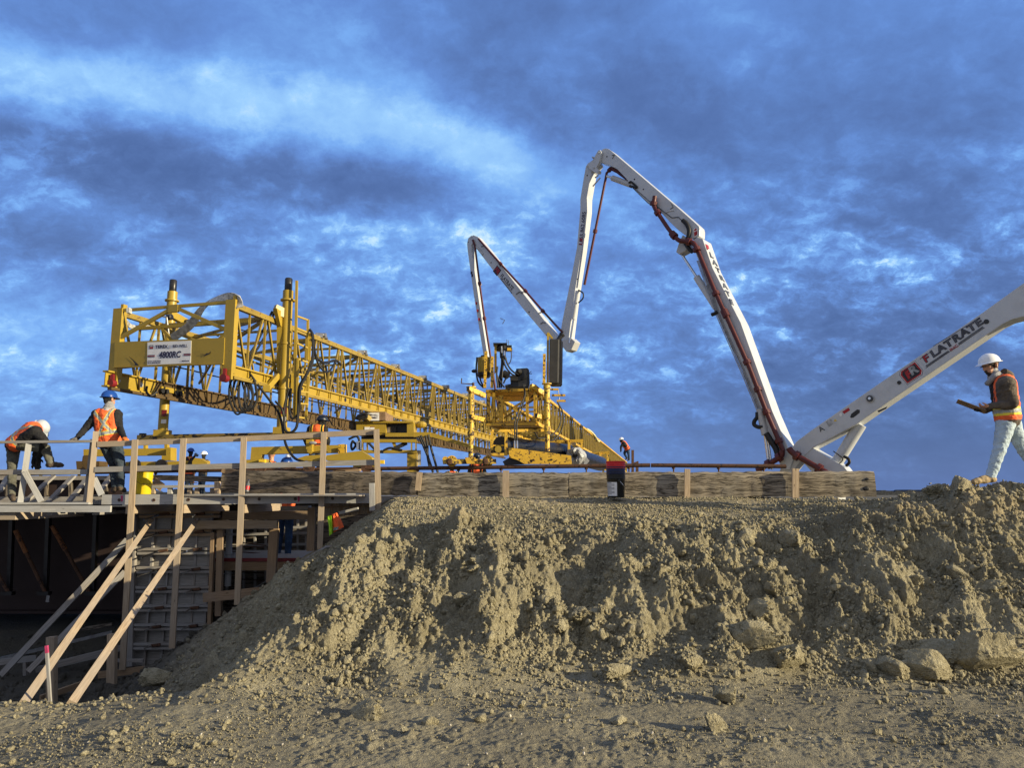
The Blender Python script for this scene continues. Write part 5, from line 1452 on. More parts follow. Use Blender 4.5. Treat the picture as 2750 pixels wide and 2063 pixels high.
MB().lathe(P(1357, 1006, 13.0), [(.03, -.06), (.07, -.05), (.07, .06), (.03, .08)], 14, (1, 0, -.5)).build('air_filter', 'black_paint', ego)
for a, b in (((1421, 1003), (1427, 997)), ((1421, 1004), (1429, 1004)), ((1424, 1020), (1430, 1020))):
    MB().tube([P(*a, 12.95), P(*b, 12.95)], .006, 6).build('engine_lever', 'black_rubber', ego)
for pts in ([(1405, 1034, 12.85), (1410, 1060, 12.8), (1398, 1090, 12.72), (1384, 1130, 12.6), (1382, 1160, 12.58), (1382, 1192, 12.58)],
            [(1409, 1034, 12.85), (1408, 1065, 12.8), (1402, 1095, 12.72), (1389, 1135, 12.6), (1388, 1160, 12.58), (1389, 1192, 12.58)],
            [(1497, 1080, 13.6), (1512, 1110, 13.6), (1510, 1150, 13.6), (1490, 1180, 13.5), (1470, 1184, 13.2)], [(1500, 1082, 13.6), (1506, 1130, 13.6), (1490, 1162, 13.5), (1450, 1178, 13.2), (1435, 1160, 13.2)]):
    MB().curve([P(*p) for p in pts], .013, 7).build('hydraulic_hose', 'black_rubber', wb, True)
for x in (1382, 1389):
    MB().tube([P(x, 1184, 12.57), P(x + .5, 1204, 12.57)], .014, 8).build('hose_end', 'chrome', wb)
tk = MB(); a = [P(*p, 12.85) for p in ((1475, 910), (1502, 910), (1500, 1030), (1474, 1030))]
tk.prism(a, D2 * .34); tko = tk.build('grey_tank', 'tank_grey', wb, False, .02)
for k in range(3):
    s = .09 + k * .09
    b_ = [p + D2 * s for p in a]
    rb2 = MB(); m_ = E2 * .012
    rb2.bar(b_[1] + m_, b_[2] + m_, .02, .03, E2); rb2.bar(b_[3] - UP * .01, b_[2] - UP * .01 + m_, .03, .02); rb2.build('tank_rib', 'tank_grey', tko)
MB().lathe(P(1503, 908, 13.0), [(.045, -.05), (.045, .06), (.055, .06), (.055, .09), (.01, .09)], 12, (.55, 0, .8)).build('filler_cap', 'black_paint', tko)
for (x0, x1, y) in ((1478, 1500, 1046), (1482, 1518, 1062), (1495, 1519, 1077)):
    MB().bar(P(x0, y, 13.3), P(x1, y, 13.3), .05, .035).build('stub_arm', 'worn_yellow', wb)
MB().tube([P(1499, 1046, 13.3), P(1503, 1080, 13.3)], .008, 6).build('stub_chain', 'black_paint', wb)
MB().curve([T2(8.5, .0, Z2T + .02), T2(9.5, .02, Z2T + .03), T2(10.5, .05, Z2T - .02), T2(11.5, .06, Z2T - .12), T2(11.9, .08, Z2T - .10)], .03, 7).build('air_hose', 'hose_yellow', wb, True)
# stakes of the far rail
fs = thing('rail_post', 'rusty upright rail post standing beside the far worker', 'post', P(1699, 1262, 30))
MB().bar(P(1699, 1209, 30), P(1699, 1275, 30), .10, .06, (0, 1, 0)).build('shaft', 'rust', fs)
fs = thing('rail_post', 'short rusty clamp post at the far end of the work bridge', 'post', P(1711, 1262, 28))
mb = MB(); mb.bar(P(1711, 1241, 28), P(1711, 1275, 28), .10, .06, (0, 1, 0)); mb.bar(P(1700, 1246, 28), P(1714, 1240, 28), .08, .05); mb.build('shaft', 'rust', fs)
# ------------------------------------------------------------------ concrete pump boom behind the timber
BN = Vector((.85, 1, 0)).normalized()           # square to the plane the boom folds in
BT = Vector((1, -.85, 0)).normalized()
BO = P(2140, 1225, 17.5)
def B(px, py, off=0.0):
    return P2(px, py, BO, BN) + BN * off
bm_ = thing('concrete_pump_boom', 'white folding concrete pump boom with dark red delivery pipe rising above the bridge', 'pump boom', P(2140, 1270, 17.5))
def seg(pts, w, m='boom_white', name='boom_section', off=0.0, bev=.012):
    return MB().prism([B(x, y, off) for x, y in pts], BN * w).build(name, m, bm_, False, bev)
s1 = seg([(2126, 1204), (2138, 1187), (2180, 1155), (2380, 1017), (2638, 840), (2760, 752), (2900, 652), (2910, 800), (2800, 846), (2745, 851), (2718, 858), (2690, 872), (2387, 1079), (2300, 1140), (2183, 1203), (2160, 1225), (2140, 1235), (2126, 1225)], .50)
s1b = seg([(2160, 1217), (2182, 1204.5), (2265, 1253), (2290, 1285), (2200, 1290), (2150, 1236)], .46, 'boom_white', 'boom_bracket', .02)
s1c = seg([(2100, 1240), (2128, 1228), (2150, 1236), (2130, 1262), (2112, 1300), (2080, 1300)], .40, 'boom_grey', 'boom_bracket', .05)
ped = seg([(2090, 1290), (2250, 1285), (2250, 1420), (2090, 1420)], .6, 'boom_grey', 'boom_pedestal', .0)
s2 = seg([(1857, 648), (1872, 637), (1887, 641), (1914, 720), (1989, 866), (2075, 1106), (2116, 1201), (2132, 1228), (2120, 1262), (2100, 1262), (2072, 1190), (2032, 1097), (1989, 984), (1946, 893), (1926, 844), (1883, 720)], .52)
s3 = seg([(1612, 407), (1618, 400), (1625.6, 397.5), (1633.5, 399), (1641, 404), (1777, 520), (1824, 560), (1869, 600), (1877, 608), (1879, 616), (1878, 634), (1859, 641), (1838, 630), (1819.6, 616), (1798, 595), (1780, 575.5), (1740, 544), (1705, 512), (1682, 479.5), (1657, 453.6), (1635, 441.5), (1609, 433.5)], .34)
s4 = seg([(1601, 422), (1578, 438.5), (1573, 447), (1567, 480), (1558, 535), (1558, 562), (1549, 665), (1536, 733), (1511, 856), (1505, 893), (1513, 922), (1523, 941), (1538, 926), (1528, 905), (1541, 802), (1562, 668), (1575, 567), (1576, 531), (1588, 462), (1606, 440)], .30)
s5 = seg([(1262, 643), (1264, 635), (1271, 631), (1283, 636), (1310, 668), (1402, 784), (1502, 912), (1500, 940), (1468, 904), (1406, 831), (1327, 730), (1272, 658)], .22)
s6 = seg([(1254, 655), (1257, 640), (1266, 632), (1273, 640), (1266, 660), (1267, 676), (1287, 813), (1312, 975), (1303, 985), (1272, 791), (1256, 676)], .20)
def bp(pts, r, m='pipe_red', name='delivery_pipe', off=-.08, fl=(), n=10, sub=5, curve=False):
    pp = [B(x, y, off) for x, y in pts]
    mb = MB()
    o = (mb.curve(pp, r, n, sub) if curve else mb.tube(pp, r, n)).build(name, m, bm_, True)
    for i in fl:
        k = min(int(i), len(pp) - 2); f = i - k
        c = pp[k].lerp(pp[k + 1], f); ax = pp[k + 1] - pp[k]
        MB().lathe(c, [(r * 1.7, -.05), (r * 1.7, .05)], 12, ax).build('pipe_coupling', m, o)
    return o
bp([(2214, 1263), (2142, 1221.6)], .068, fl=(.08, .9), off=-.22)
bp([(2230, 1272), (2214, 1263)], .068, off=-.22)
bp([(2142, 1221.6), (2132, 1213), (2127, 1205)], .072, off=-.2)
bp([(2040, 1265), (2066, 1250), (2090, 1236), (2105, 1225), (2107, 1212)], .068, fl=(1.2, 2.6), off=-.16, curve=True)
bp([(2107, 1212), (2061, 1106), (2016, 988.5), (1953, 848), (1926, 790), (1878, 676)], .056, fl=(.25, .98, 1.5, 2.1, 3.0, 3.15, 4.0), off=-.08)
bp([(1878, 676), (1873, 662), (1864, 654), (1850, 652), (1830, 649), (1814, 634)], .062, fl=(.2, 2.5, 4.8), off=-.14, curve=True)
bp([(1814, 634), (1800, 616), (1766, 565)], .056, fl=(.1, 1.8), off=-.14)
bp([(1766, 565), (1760, 553), (1763, 538), (1764, 530)], .062, off=-.12, fl=(1.2,))
bp([(1657, 455), (1635, 446), (1622, 460), (1619, 476), (1598, 581), (1562, 762)], .040, off=.15, fl=(1.4, 4.2))
bp([(1680, 478), (1650, 456), (1630, 446)], .05, off=.17)
bp([(1287, 642), (1346, 709), (1413, 782), (1460, 836), (1512, 893)], .034, off=-.04, fl=(1, 2, 3))
bp([(1272, 645), (1278, 665), (1290, 762), (1303, 856), (1318, 950), (1345, 1130)], .036, off=-.04, fl=(2.0, 3.0))
def cylr(a, b, r, m, name='hydraulic_cylinder', off=.1, n=18):
    return MB().tube([B(*a, off), B(*b, off)], r, n).build(name, m, bm_, True)
c = cylr((2303, 1138), (2236, 1246), .135, 'boom_white', off=.24)
MB().curve([B(2236, 1212, .05), B(2258, 1228, .05), B(2261, 1236, .05), B(2250, 1248, .05)], .012, 6).build('hydraulic_hose', 'black_rubber', c)
MB().curve([B(2262, 1226, .1), B(2274, 1232, .1), B(2277, 1242, .1), B(2268, 1252, .1)], .035, 7).build('hydraulic_hose', 'black_rubber', c, True)
cylr((1824, 680), (1866, 744), .038, 'chrome', 'cylinder_rod', .15)
cylr((1864, 741), (1916, 822), .095, 'boom_white', off=.15)
seg([(1908, 818), (1922, 814), (1934, 842), (1926, 846)], .3, 'boom_white', 'cylinder_bracket')
bp([(1912, 846), (1920, 843), (1928, 838)], .05, 'black_rubber', 'hydraulic_hose', -.02)
seg([(1814, 676), (1822, 650), (1832, 630), (1848, 640), (1846, 664), (1840, 672), (1822, 682)], .3, 'boom_grey', 'knuckle_lever', .03)
bp([(1836, 593), (1846, 602), (1853, 618), (1852, 634), (1847, 647)], .06, 'black_rubber', 'hose_sleeve', -.06, curve=True)
bp([(1843, 655), (1852, 668), (1862, 678)], .055, 'black_rubber', 'hose_sleeve', -.05, curve=True)
cylr((1624, 469), (1642, 475.5), .035, 'chrome', 'cylinder_rod', .12)
cylr((1639, 474.5), (1692, 494), .085, 'boom_grey', off=.12)
bp([(1690, 492), (1696, 489), (1706, 497), (1712, 504), (1700, 502), (1692, 500)], .03, 'black_rubber', 'hydraulic_hose', -.03, curve=True)
seg([(1582, 444), (1594, 436), (1611, 406), (1616, 405), (1620, 411), (1613, 440), (1606, 453), (1616, 462), (1614, 468), (1608, 469), (1584, 454)], .10, 'boom_white', 'link_plate', -.10)
for x, y in ((1613, 413), (1598, 426), (1583, 450), (1600, 454), (1613, 463.5)):
    MB().lathe(B(x, y, -.115), [(.028, -.02), (.028, .03)], 12, BN).build('link_pin', 'boom_grey', bm_)
cylr((1553, 782), (1541, 858), .075, 'boom_white', off=-.02)
cylr((1541, 858), (1531, 922), .030, 'chrome', 'cylinder_rod', -.02)
bp([(1556, 780), (1568, 788), (1568, 802), (1556, 814)], .022, 'black_rubber', 'hydraulic_hose', -.05, curve=True)
seg([(1508, 915), (1534, 908), (1545, 918), (1535, 940), (1522, 945), (1510, 930)], .3, 'boom_grey', 'tip_joint', -.02)
bp([(1272, 660), (1288, 670), (1297, 684)], .045, 'boom_grey', 'hydraulic_cylinder', .0)
for k in range(4):
    o = -.012
    bp([(1872 + k * 3.0, 700), (1925 + k * 3.4, 850), (1995 + k * 3.6, 1010), (2028 + k * 3.4, 1090), (2050 + k * 4, 1150)], .012, 'steel', 'hydraulic_line', o, n=6)
bp([(2060, 1165), (2072, 1185), (2085, 1205), (2095, 1235)], .07, 'black_rubber', 'hose_sleeve', -.05, curve=True)
cylr((2040, 1100), (2055, 1168), .09, 'boom_grey', off=.0)
cylr((2055, 1168), (2066, 1260), .04, 'chrome', 'cylinder_rod', .0)
cylr((2062, 1168), (2075, 1262), .025, 'chrome', 'cylinder_rod', -.03)
bp([(2036, 1108), (2035, 1122), (2028, 1132), (2028, 1142), (2040, 1148), (2052, 1146)], .05, 'black_rubber', 'hose_sleeve', -.05, curve=True)
for k in range(2):
    bp([(1700 + k * 4, 505), (1740 + k * 5, 545 - k * 4), (1775 + k * 4, 568 - k * 4)], .01, 'letter_grey', 'hydraulic_line', -.012, n=6)
bp([(1775, 562), (1805, 585), (1822, 583), (1836, 596)], .012, 'letter_grey', 'hydraulic_line', -.012, n=6)
seg([(1783, 570), (1796, 560), (1812, 566), (1800, 568), (1787, 572)], .02, 'boom_white', 'line_bracket', -.02)
# joint details on the first section
def disc(x, y, r, m, name, off=-.006, th=.012, parent=None):
    return MB().lathe(B(x, y, off), [(r, -th / 2), (r, th / 2)], 20, BN).build(name, m, parent or s1)
disc(2415, 1028, .042, 'black_paint', 'pin_hole'); disc(2649, 864, .050, 'black_paint', 'pin_hole')
disc(2337, 1071, .10, 'boom_grey', 'pin_flange', -.01); disc(2337, 1071, .07, 'letter_grey', 'pivot_pin', -.03, .05); disc(2337, 1071, .03, 'chrome', 'pin_nut', -.06, .03)
disc(2138, 1207, .10, 'boom_white', 'pin_flange', -.01)
sl_ = MB(); sl_.prism([B(x, y, -.004) for x, y in [(2283, 1121), (2286, 1112), (2302, 1100), (2309, 1101), (2309, 1109), (2292, 1122), (2286, 1123)]], BN * .01); sl_.build('slot', 'black_paint', s1)
for pts, m in (([(2356, 1104), (2383, 1092), (2380, 1098), (2360, 1108)], 'black_paint'), ([(2218, 1133), (2232, 1125), (2239, 1138), (2226, 1147)], 'letter_silver'), ([(2262, 1106), (2279, 1095), (2283, 1102), (2267, 1112)], 'letter_red'), ([(2239, 1132), (2243, 1126), (2248, 1131)], 'warning_yellow'), ([(2253, 1113), (2260, 1108), (2262, 1116), (2256, 1119)], 'white_sign')):
    MB().prism([B(x, y, -.005) for x, y in pts], BN * .004).build('decal', m, s1)
# writing on the first section
ra = (B(2640, 838) - B(2380, 1016)).normalized(); ua = -(ra.cross(BN)).normalized()
if ua.z < 0: ua = -ua
KS = (B(2561, 929) - Vector((0, 0, EYE))).y / FPX
def bw(text, x, y, hpx, m, bold=0, shear=0, sx=1.0, off=-.008, parent=None, name='lettering'):
    return lettering(text, B(x, y, off), ra, ua, hpx * KS * 1.28, m, name, parent or s1, bold, shear, .004, sx)
for k_, (c_, x, y) in enumerate(zip('FLATRATE', (2487, 2508, 2527, 2547, 2568, 2589, 2609, 2628), (964.5, 950, 937, 923.5, 909, 894.5, 880.5, 867.5))):
    bw(c_, x, y, 21, 'letter_navy', .055, .10, 1.22, -.006)
    bw(c_, x, y, 20.5, 'letter_red' if k_ == 0 else 'letter_grey', .012, .10, 1.22, -.010)
bw('INC', 2562, 934.5, 8, 'letter_red', .02, .0, 1.3, -.010)
def strip(a, b, wpx, m, off=-.007):
    pa_, pb2 = B(*a, off), B(*b, off); w = ua * wpx * KS / 2
    MB().prism([pa_ - w, pb2 - w, pb2 + w, pa_ + w], BN * .003).build('stripe', m, s1)
strip((2487, 984), (2548, 943), 4.5, 'letter_grey'); strip((2574, 924), (2640, 878), 4.5, 'letter_grey')
strip((2486, 989), (2644, 880), 1.2, 'letter_navy'); strip((2469, 966), (2486, 988), .1, 'letter_navy')
strip((2470, 965), (2497, 947), 1.2, 'letter_navy'); strip((2506, 930), (2626, 857), 1.2, 'letter_navy')
c0 = B(2447, 1001.5, -.006)
def rbox(hw, hh, cut, m, off, th=.004):
    pts = [(-hw, -hh), (hw - cut, -hh), (hw, -hh + cut), (hw, hh), (-hw + cut, hh), (-hw, hh - cut)]
    MB().prism([c0 + BN * off + ra * x * KS + ua * y * KS for x, y in pts], BN * th).build('emblem', m, s1)
rbox(28, 21.5, 9, 'letter_navy', .002); rbox(26.8, 20.3, 8.5, 'white_sign', .000); rbox(25.5, 19, 8, 'letter_red', -.002); rbox(21.5, 15, 6, 'letter_black', -.004)
lettering('F', c0 + BN * -.007 - ra * 9 * KS - ua * 1 * KS, ra, ua, 30 * KS, 'letter_red', 'emblem', s1, .05, .15, .003, 1.15)
lettering('R', c0 + BN * -.009 + ra * 7 * KS + ua * 2 * KS, ra, ua, 32 * KS, 'letter_silver', 'emblem', s1, .05, .15, .003, 1.1)
lettering('A', B(2206, 1153, -.006), (ra + BT * .6).normalized(), ua, 22 * KS, 'letter_grey', 'lettering', s1, .02, 0, .003)
# stacked letters down the lit edge of the second section
e0, e1 = B(1887, 641), B(2116, 1201)
du = (e0 - e1).normalized(); sn_ = du.cross(BN).normalized()
if sn_.x < 0: sn_ = -sn_
rt = BN if BN.x > 0 else -BN
def side(px, py, off=.006):
    a_, b_ = ((1887, 641), (1914, 720)) if py < 727 else ((1914, 720), (1989, 866))
    n_ = (B(*b_) - B(*a_)).cross(BN).normalized()
    if n_.x < 0: n_ = -n_
    return P2(px, py, B(*a_), n_) + n_ * off
for ch_, x, y, m in [('F', 1899, 665, 'letter_red'), ('L', 1909, 686, 'letter_grey'), ('A', 1918, 706, 'letter_grey'), ('T', 1927, 727, 'letter_grey'), ('R', 1937, 748, 'letter_grey'), ('A', 1945.5, 769, 'letter_grey'), ('T', 1953.5, 790, 'letter_grey'), ('E', 1963, 812, 'letter_grey')]:
    lettering(ch_, side(x, y, .012), rt, du, .23, m, 'lettering', s2, .04, .1, .010, 1.7)
# phone number up the fourth section
q0, q1 = B(1558, 660), B(1568, 567); rv = (q1 - q0).normalized(); uv_ = -rv.cross(BN).normalized()
if uv_.x > 0: uv_ = -uv_
lettering('1.855.862.6085', B(1564.5, 615, -.006), rv, uv_, .185, 'letter_navy', 'lettering', s4, .012, .15, .004, .95)
lettering('1.8', B(1560.6, 650, -.008), rv, uv_, .185, 'letter_red', 'lettering', s4, .012, .15, .004, .95)
# fifth section writing
r5 = (B(1402, 800) - B(1300, 675)).normalized(); u5 = r5.cross(BN).normalized()
if u5.z < 0: u5 = -u5
MB().prism([B(1335, 727, -.005) + r5 * a * .14 + u5 * b * .13 for a, b in ((-1, -1), (1, -1), (1, 1), (-1, 1))], BN * .004).build('emblem', 'letter_black', s5)
lettering('FR', B(1335, 727, -.01), r5, u5, .24, 'letter_red', 'emblem', s5, .02, .1, .004)
lettering('FLATRATE', B(1361, 757.5, -.006), r5, u5, .19, 'letter_grey', 'lettering', s5, .02, .1, .004, .9)
MB().prism([B(1345, 747, -.005), B(1376, 787, -.005), B(1374.5, 788.5, -.005), B(1343.5, 748.5, -.005)], BN * .004).build('stripe', 'letter_grey', s5)
for x, y in ((1267, 733), (1269, 740), (1280, 815), (1284, 835), (1288, 858)):
    MB().box(B(x, y, -.02), (.06, .02, .09)).build('decal', 'letter_navy' if x % 2 else 'letter_red', s6)
for x, y, sg in ((1630, 420, s3), (1704, 481, s3), (1728, 508, s3), (1577, 471, s4), (1551, 750, s4), (1319, 705, s5), (1421, 838, s5), (1257, 650, s6), (1290, 862, s6)):
    disc(x, y, .022, 'black_paint', 'pin_hole', -.004, .01, sg)
# red and white emblem at the shoulder
MB().prism([B(x, y, -.006) for x, y in [(1862, 616), (1866, 612), (1874, 614), (1874, 631), (1864, 637)]], BN * .004).build('emblem', 'white_sign', s3)
MB().prism([B(x, y, -.009) for x, y in [(1864, 618), (1868, 613), (1873, 616), (1866, 621)]], BN * .004).build('emblem', 'letter_red', s3)
MB().prism([B(x, y, -.009) for x, y in [(1864, 624), (1873, 619), (1873, 630), (1865, 635)]], BN * .004).build('emblem', 'letter_red', s3)
# weld marks and brackets on the sections
for pts in ([(1644, 417), (1651, 415), (1645, 426)], [(1803, 545), (1808, 557), (1792, 566)], [(1344, 855), (1356, 860), (1350, 870)]):
    bp(pts, .012, 'letter_grey', 'pipe_bracket', -.01, n=5)
for pts, sg in (([(1293, 663), (1300, 660), (1306, 664)], s5), ([(1387, 790), (1396, 784), (1404, 789)], s5), ([(1452, 870), (1459, 866), (1466, 868)], s5)):
    bp(pts, .012, 'letter_grey', 'pipe_bracket', -.02, n=5)
for a, b in (((1348, 712), (1341, 716)), ((1407, 786), (1400, 783)), ((1456, 838), (1446, 842)), ((1286, 768), (1293, 764)), ((1297, 856), (1304, 858)), ((1592, 500), (1612, 477)), ((1598, 477), (1607, 470))):
    bp([a, b], .022, 'boom_grey', 'pipe_bracket', .0, n=6)
# ------------------------------------------------------------------ people
def _capsule(mb, a, b, ra, rb, n=14):
    a, b = Vector(a), Vector(b)
    d = b - a; L = d.length
    if L < 1e-5:
        mb.ball(a, ra, 7); return
    d.normalize(); ref = Vector((0, 0, 1)) if abs(d.z) < .9 else Vector((1, 0, 0))
    x = d.cross(ref).normalized(); y = x.cross(d)
    prof = [(math.sin(t) * ra, -math.cos(t) * ra) for t in (.15, .5, .9, 1.3)] + [(ra * (1 - k / 4) + rb * k / 4, L * k / 4) for k in range(5)] + [(math.cos(t) * rb, L + math.sin(t) * rb) for t in (.3, .7, 1.1, 1.45)]
    mb.quadgrid([[a + d * z + (x * math.cos(2 * math.pi * k / n) + y * math.sin(2 * math.pi * k / n)) * r for k in range(n)] for r, z in prof])

def skin_mesh(name, prims, voxel, parent, smooth_it=4, paintfn=None, wrinkle=0.0, clip=None):
    """prims: (a, b, ra, rb, material); melted into one continuous surface"""
    mb = MB()
    for a, b, ra, rb, m in prims:
        _capsule(mb, a, b, ra, rb)
    me = bpy.data.meshes.new(name); me.from_pydata(mb.v, [], mb.f)
    bm = bmesh.new(); bm.from_mesh(me); bmesh.ops.recalc_face_normals(bm, faces=bm.faces); bm.to_mesh(me); bm.free()
    ob = bpy.data.objects.new('tmp', me); COL.objects.link(ob)
    r = ob.modifiers.new('r', 'REMESH'); r.mode = 'VOXEL'; r.voxel_size = voxel; r.use_smooth_shade = True
    s = ob.modifiers.new('s', 'SMOOTH'); s.factor = .5; s.iterations = smooth_it
    dg = bpy.context.evaluated_depsgraph_get()
    out = bpy.data.meshes.new_from_object(ob.evaluated_get(dg)); out.name = name
    bpy.data.objects.remove(ob)
    nv = len(out.vertices)
    co = np.empty(nv * 3); out.vertices.foreach_get('co', co); co = co.reshape(-1, 3)
    if wrinkle:
        no = np.empty(nv * 3); out.vertices.foreach_get('normal', no); no = no.reshape(-1, 3)
        w = fbm(co[:, 0] * 9 + co[:, 1] * 5, co[:, 2] * 19 + co[:, 1] * 6, 3, 3, .6) + .6 * fbm(co[:, 0] * 22, co[:, 2] * 34 + co[:, 1] * 18, 8, 2)
        co = co + no * (w * wrinkle)[:, None]
    names = []
    for p in prims:
        if p[4] not in names: names.append(p[4])
    nf = len(out.polygons)
    fc = np.empty(nf * 3); out.polygons.foreach_get('center', fc); fc = fc.reshape(-1, 3)
    best = np.full(nf, 1e9); idx = np.zeros(nf, np.int32)
    for a, b, ra, rb, m in prims:
        A, Bq = np.array(a, float), np.array(b, float); d = Bq - A; L2 = max(d @ d, 1e-9)
        t = np.clip(((fc - A) @ d) / L2, 0, 1)
        dist = np.linalg.norm(fc - (A + t[:, None] * d), axis=1) - (ra + (rb - ra) * t)
        k = dist < best; best[k] = dist[k]; idx[k] = names.index(m)
    if paintfn:
        idx, names = paintfn(fc, idx, names)
    off = np.array(parent['_org'])
    out.vertices.foreach_set('co', (co - off).astype(np.float32).ravel())
    out.materials.clear()
    for m in names: out.materials.append(MATS[m])
    out.polygons.foreach_set('material_index', idx.astype(np.int32))
    out.polygons.foreach_set('use_smooth', np.ones(nf, bool))
    out.update()
    o = bpy.data.objects.new(name, out); COL.objects.link(o); o.parent = parent
    o['_org'] = list(off)
    return o

def hand(prims, wrist, tip, pn, m, side=1, curl=.6, glove=1.0):
    """palm, four fingers and a thumb; tip: where the knuckles are, pn: palm normal (towards the held thing)"""
    wrist, k = Vector(wrist), Vector(tip)
    d = (k - wrist).normalized(); pn = Vector(pn); pn = (pn - d * pn.dot(d)).normalized()
    s = d.cross(pn) * side
    g = glove
    for o in (-.026, -.008, .010, .026):
        prims.append((wrist + s * o * .7, k + s * o, .017 * g, .013 * g, m))
    for o, ln in ((-.028, .034), (-.009, .042), (.010, .040), (.028, .030)):
        a = k + s * o
        b = a + (d * math.cos(curl * .6) + pn * math.sin(curl * .6)) * ln
        c = b + (d * math.cos(curl * 1.8) + pn * math.sin(curl * 1.8)) * ln * .85
        prims.append((a, b, .0105 * g, .0095 * g, m)); prims.append((b, c, .0095 * g, .0080 * g, m))
    t0 = wrist.lerp(k, .35) - s * .026
    t1 = t0 + (d * .6 - s * .6 + pn * .5).normalized() * .042
    prims.append((t0, t1, .013 * g, .011 * g, m)); prims.append((t1, t1 + (d * .9 + pn * .5).normalized() * .030, .011 * g, .009 * g, m))

def hardhat(parent, c, up, fwd, m, r=.118, full_brim=False):
    c, up, fwd = Vector(c), Vector(up).normalized(), Vector(fwd)
    fwd = (fwd - up * fwd.dot(up)).normalized(); sd_ = up.cross(fwd)
    rings = []
    N = 32
    for i in range(9):
        t = i / 8 * math.pi / 2
        rr, zz_ = math.cos(t) ** .85 * r, math.sin(t) * r * 1.02
        row = []
        for k in range(N):
            a = 2 * math.pi * k / N
            ridge = 1 + .045 * math.exp(-(math.sin(a) * rr / .018) ** 2) * math.sin(t)
            row.append(c + (fwd * math.cos(a) * rr * 1.16 + sd_ * math.sin(a) * rr * .98) + up * zz_ * ridge)
        rings.append(row)
    mb = MB(); mb.quadgrid(rings)
    br = []
    for w, dz in ((-.004, .012), (.008, .004), (.020, -.002), (.020, -.007), (.004, -.003), (-.008, 0)):
        row = []
        for k in range(N):
            a = 2 * math.pi * k / N
            front = max(0, math.cos(a)) ** 2
            ex = w * (1 + (1.6 if not full_brim else .9) * front) + (.012 if full_brim and w > .01 else 0)
            row.append(c + fwd * math.cos(a) * (r * 1.16 + ex) + sd_ * math.sin(a) * (r * .98 + ex) + up * (dz - front * max(w, 0) * .7))
        br.append(row)
    mb.quadgrid(br, True, False)
    return mb.build('hard_hat', m, parent, True)

def head_prims(prims, H, up, f, skin='skin', hair=None, beard=None):
    H, up, f = Vector(H), Vector(up).normalized(), Vector(f).normalized()
    s = up.cross(f).normalized()
    prims += [(H + up * .035 - f * .018, H + up * .035 + f * .012, .088, .080, hair or skin), (H + up * .02 + f * .030, H - up * .055 + f * .038, .068, .050, skin), (H - up * .085 + f * .058, H - up * .078 + f * .064, .026, .028, beard or skin),
              (H - up * .05 + f * .04, H - up * .085 + f * .052, .046, .034, beard or skin), (H - up * .004 + f * .100, H - up * .028 + f * .112, .011, .016, skin), (H - up * .058 + f * .094 - s * .014, H - up * .058 + f * .094 + s * .014, .010, .010, beard or skin),
              (H + up * .018 + f * .092 - s * .035, H + up * .018 + f * .092 + s * .035, .012, .012, skin)]
    for q_ in (-1, 1):
        prims.append((H + s * q_ * .083 - up * .030 - f * .008, H + s * q_ * .086 + up * .015 - f * .014, .012, .017, skin))
    if hair:
        prims.append((H - f * .055 + up * .02, H - f * .05 - up * .045, .055, .042, hair))

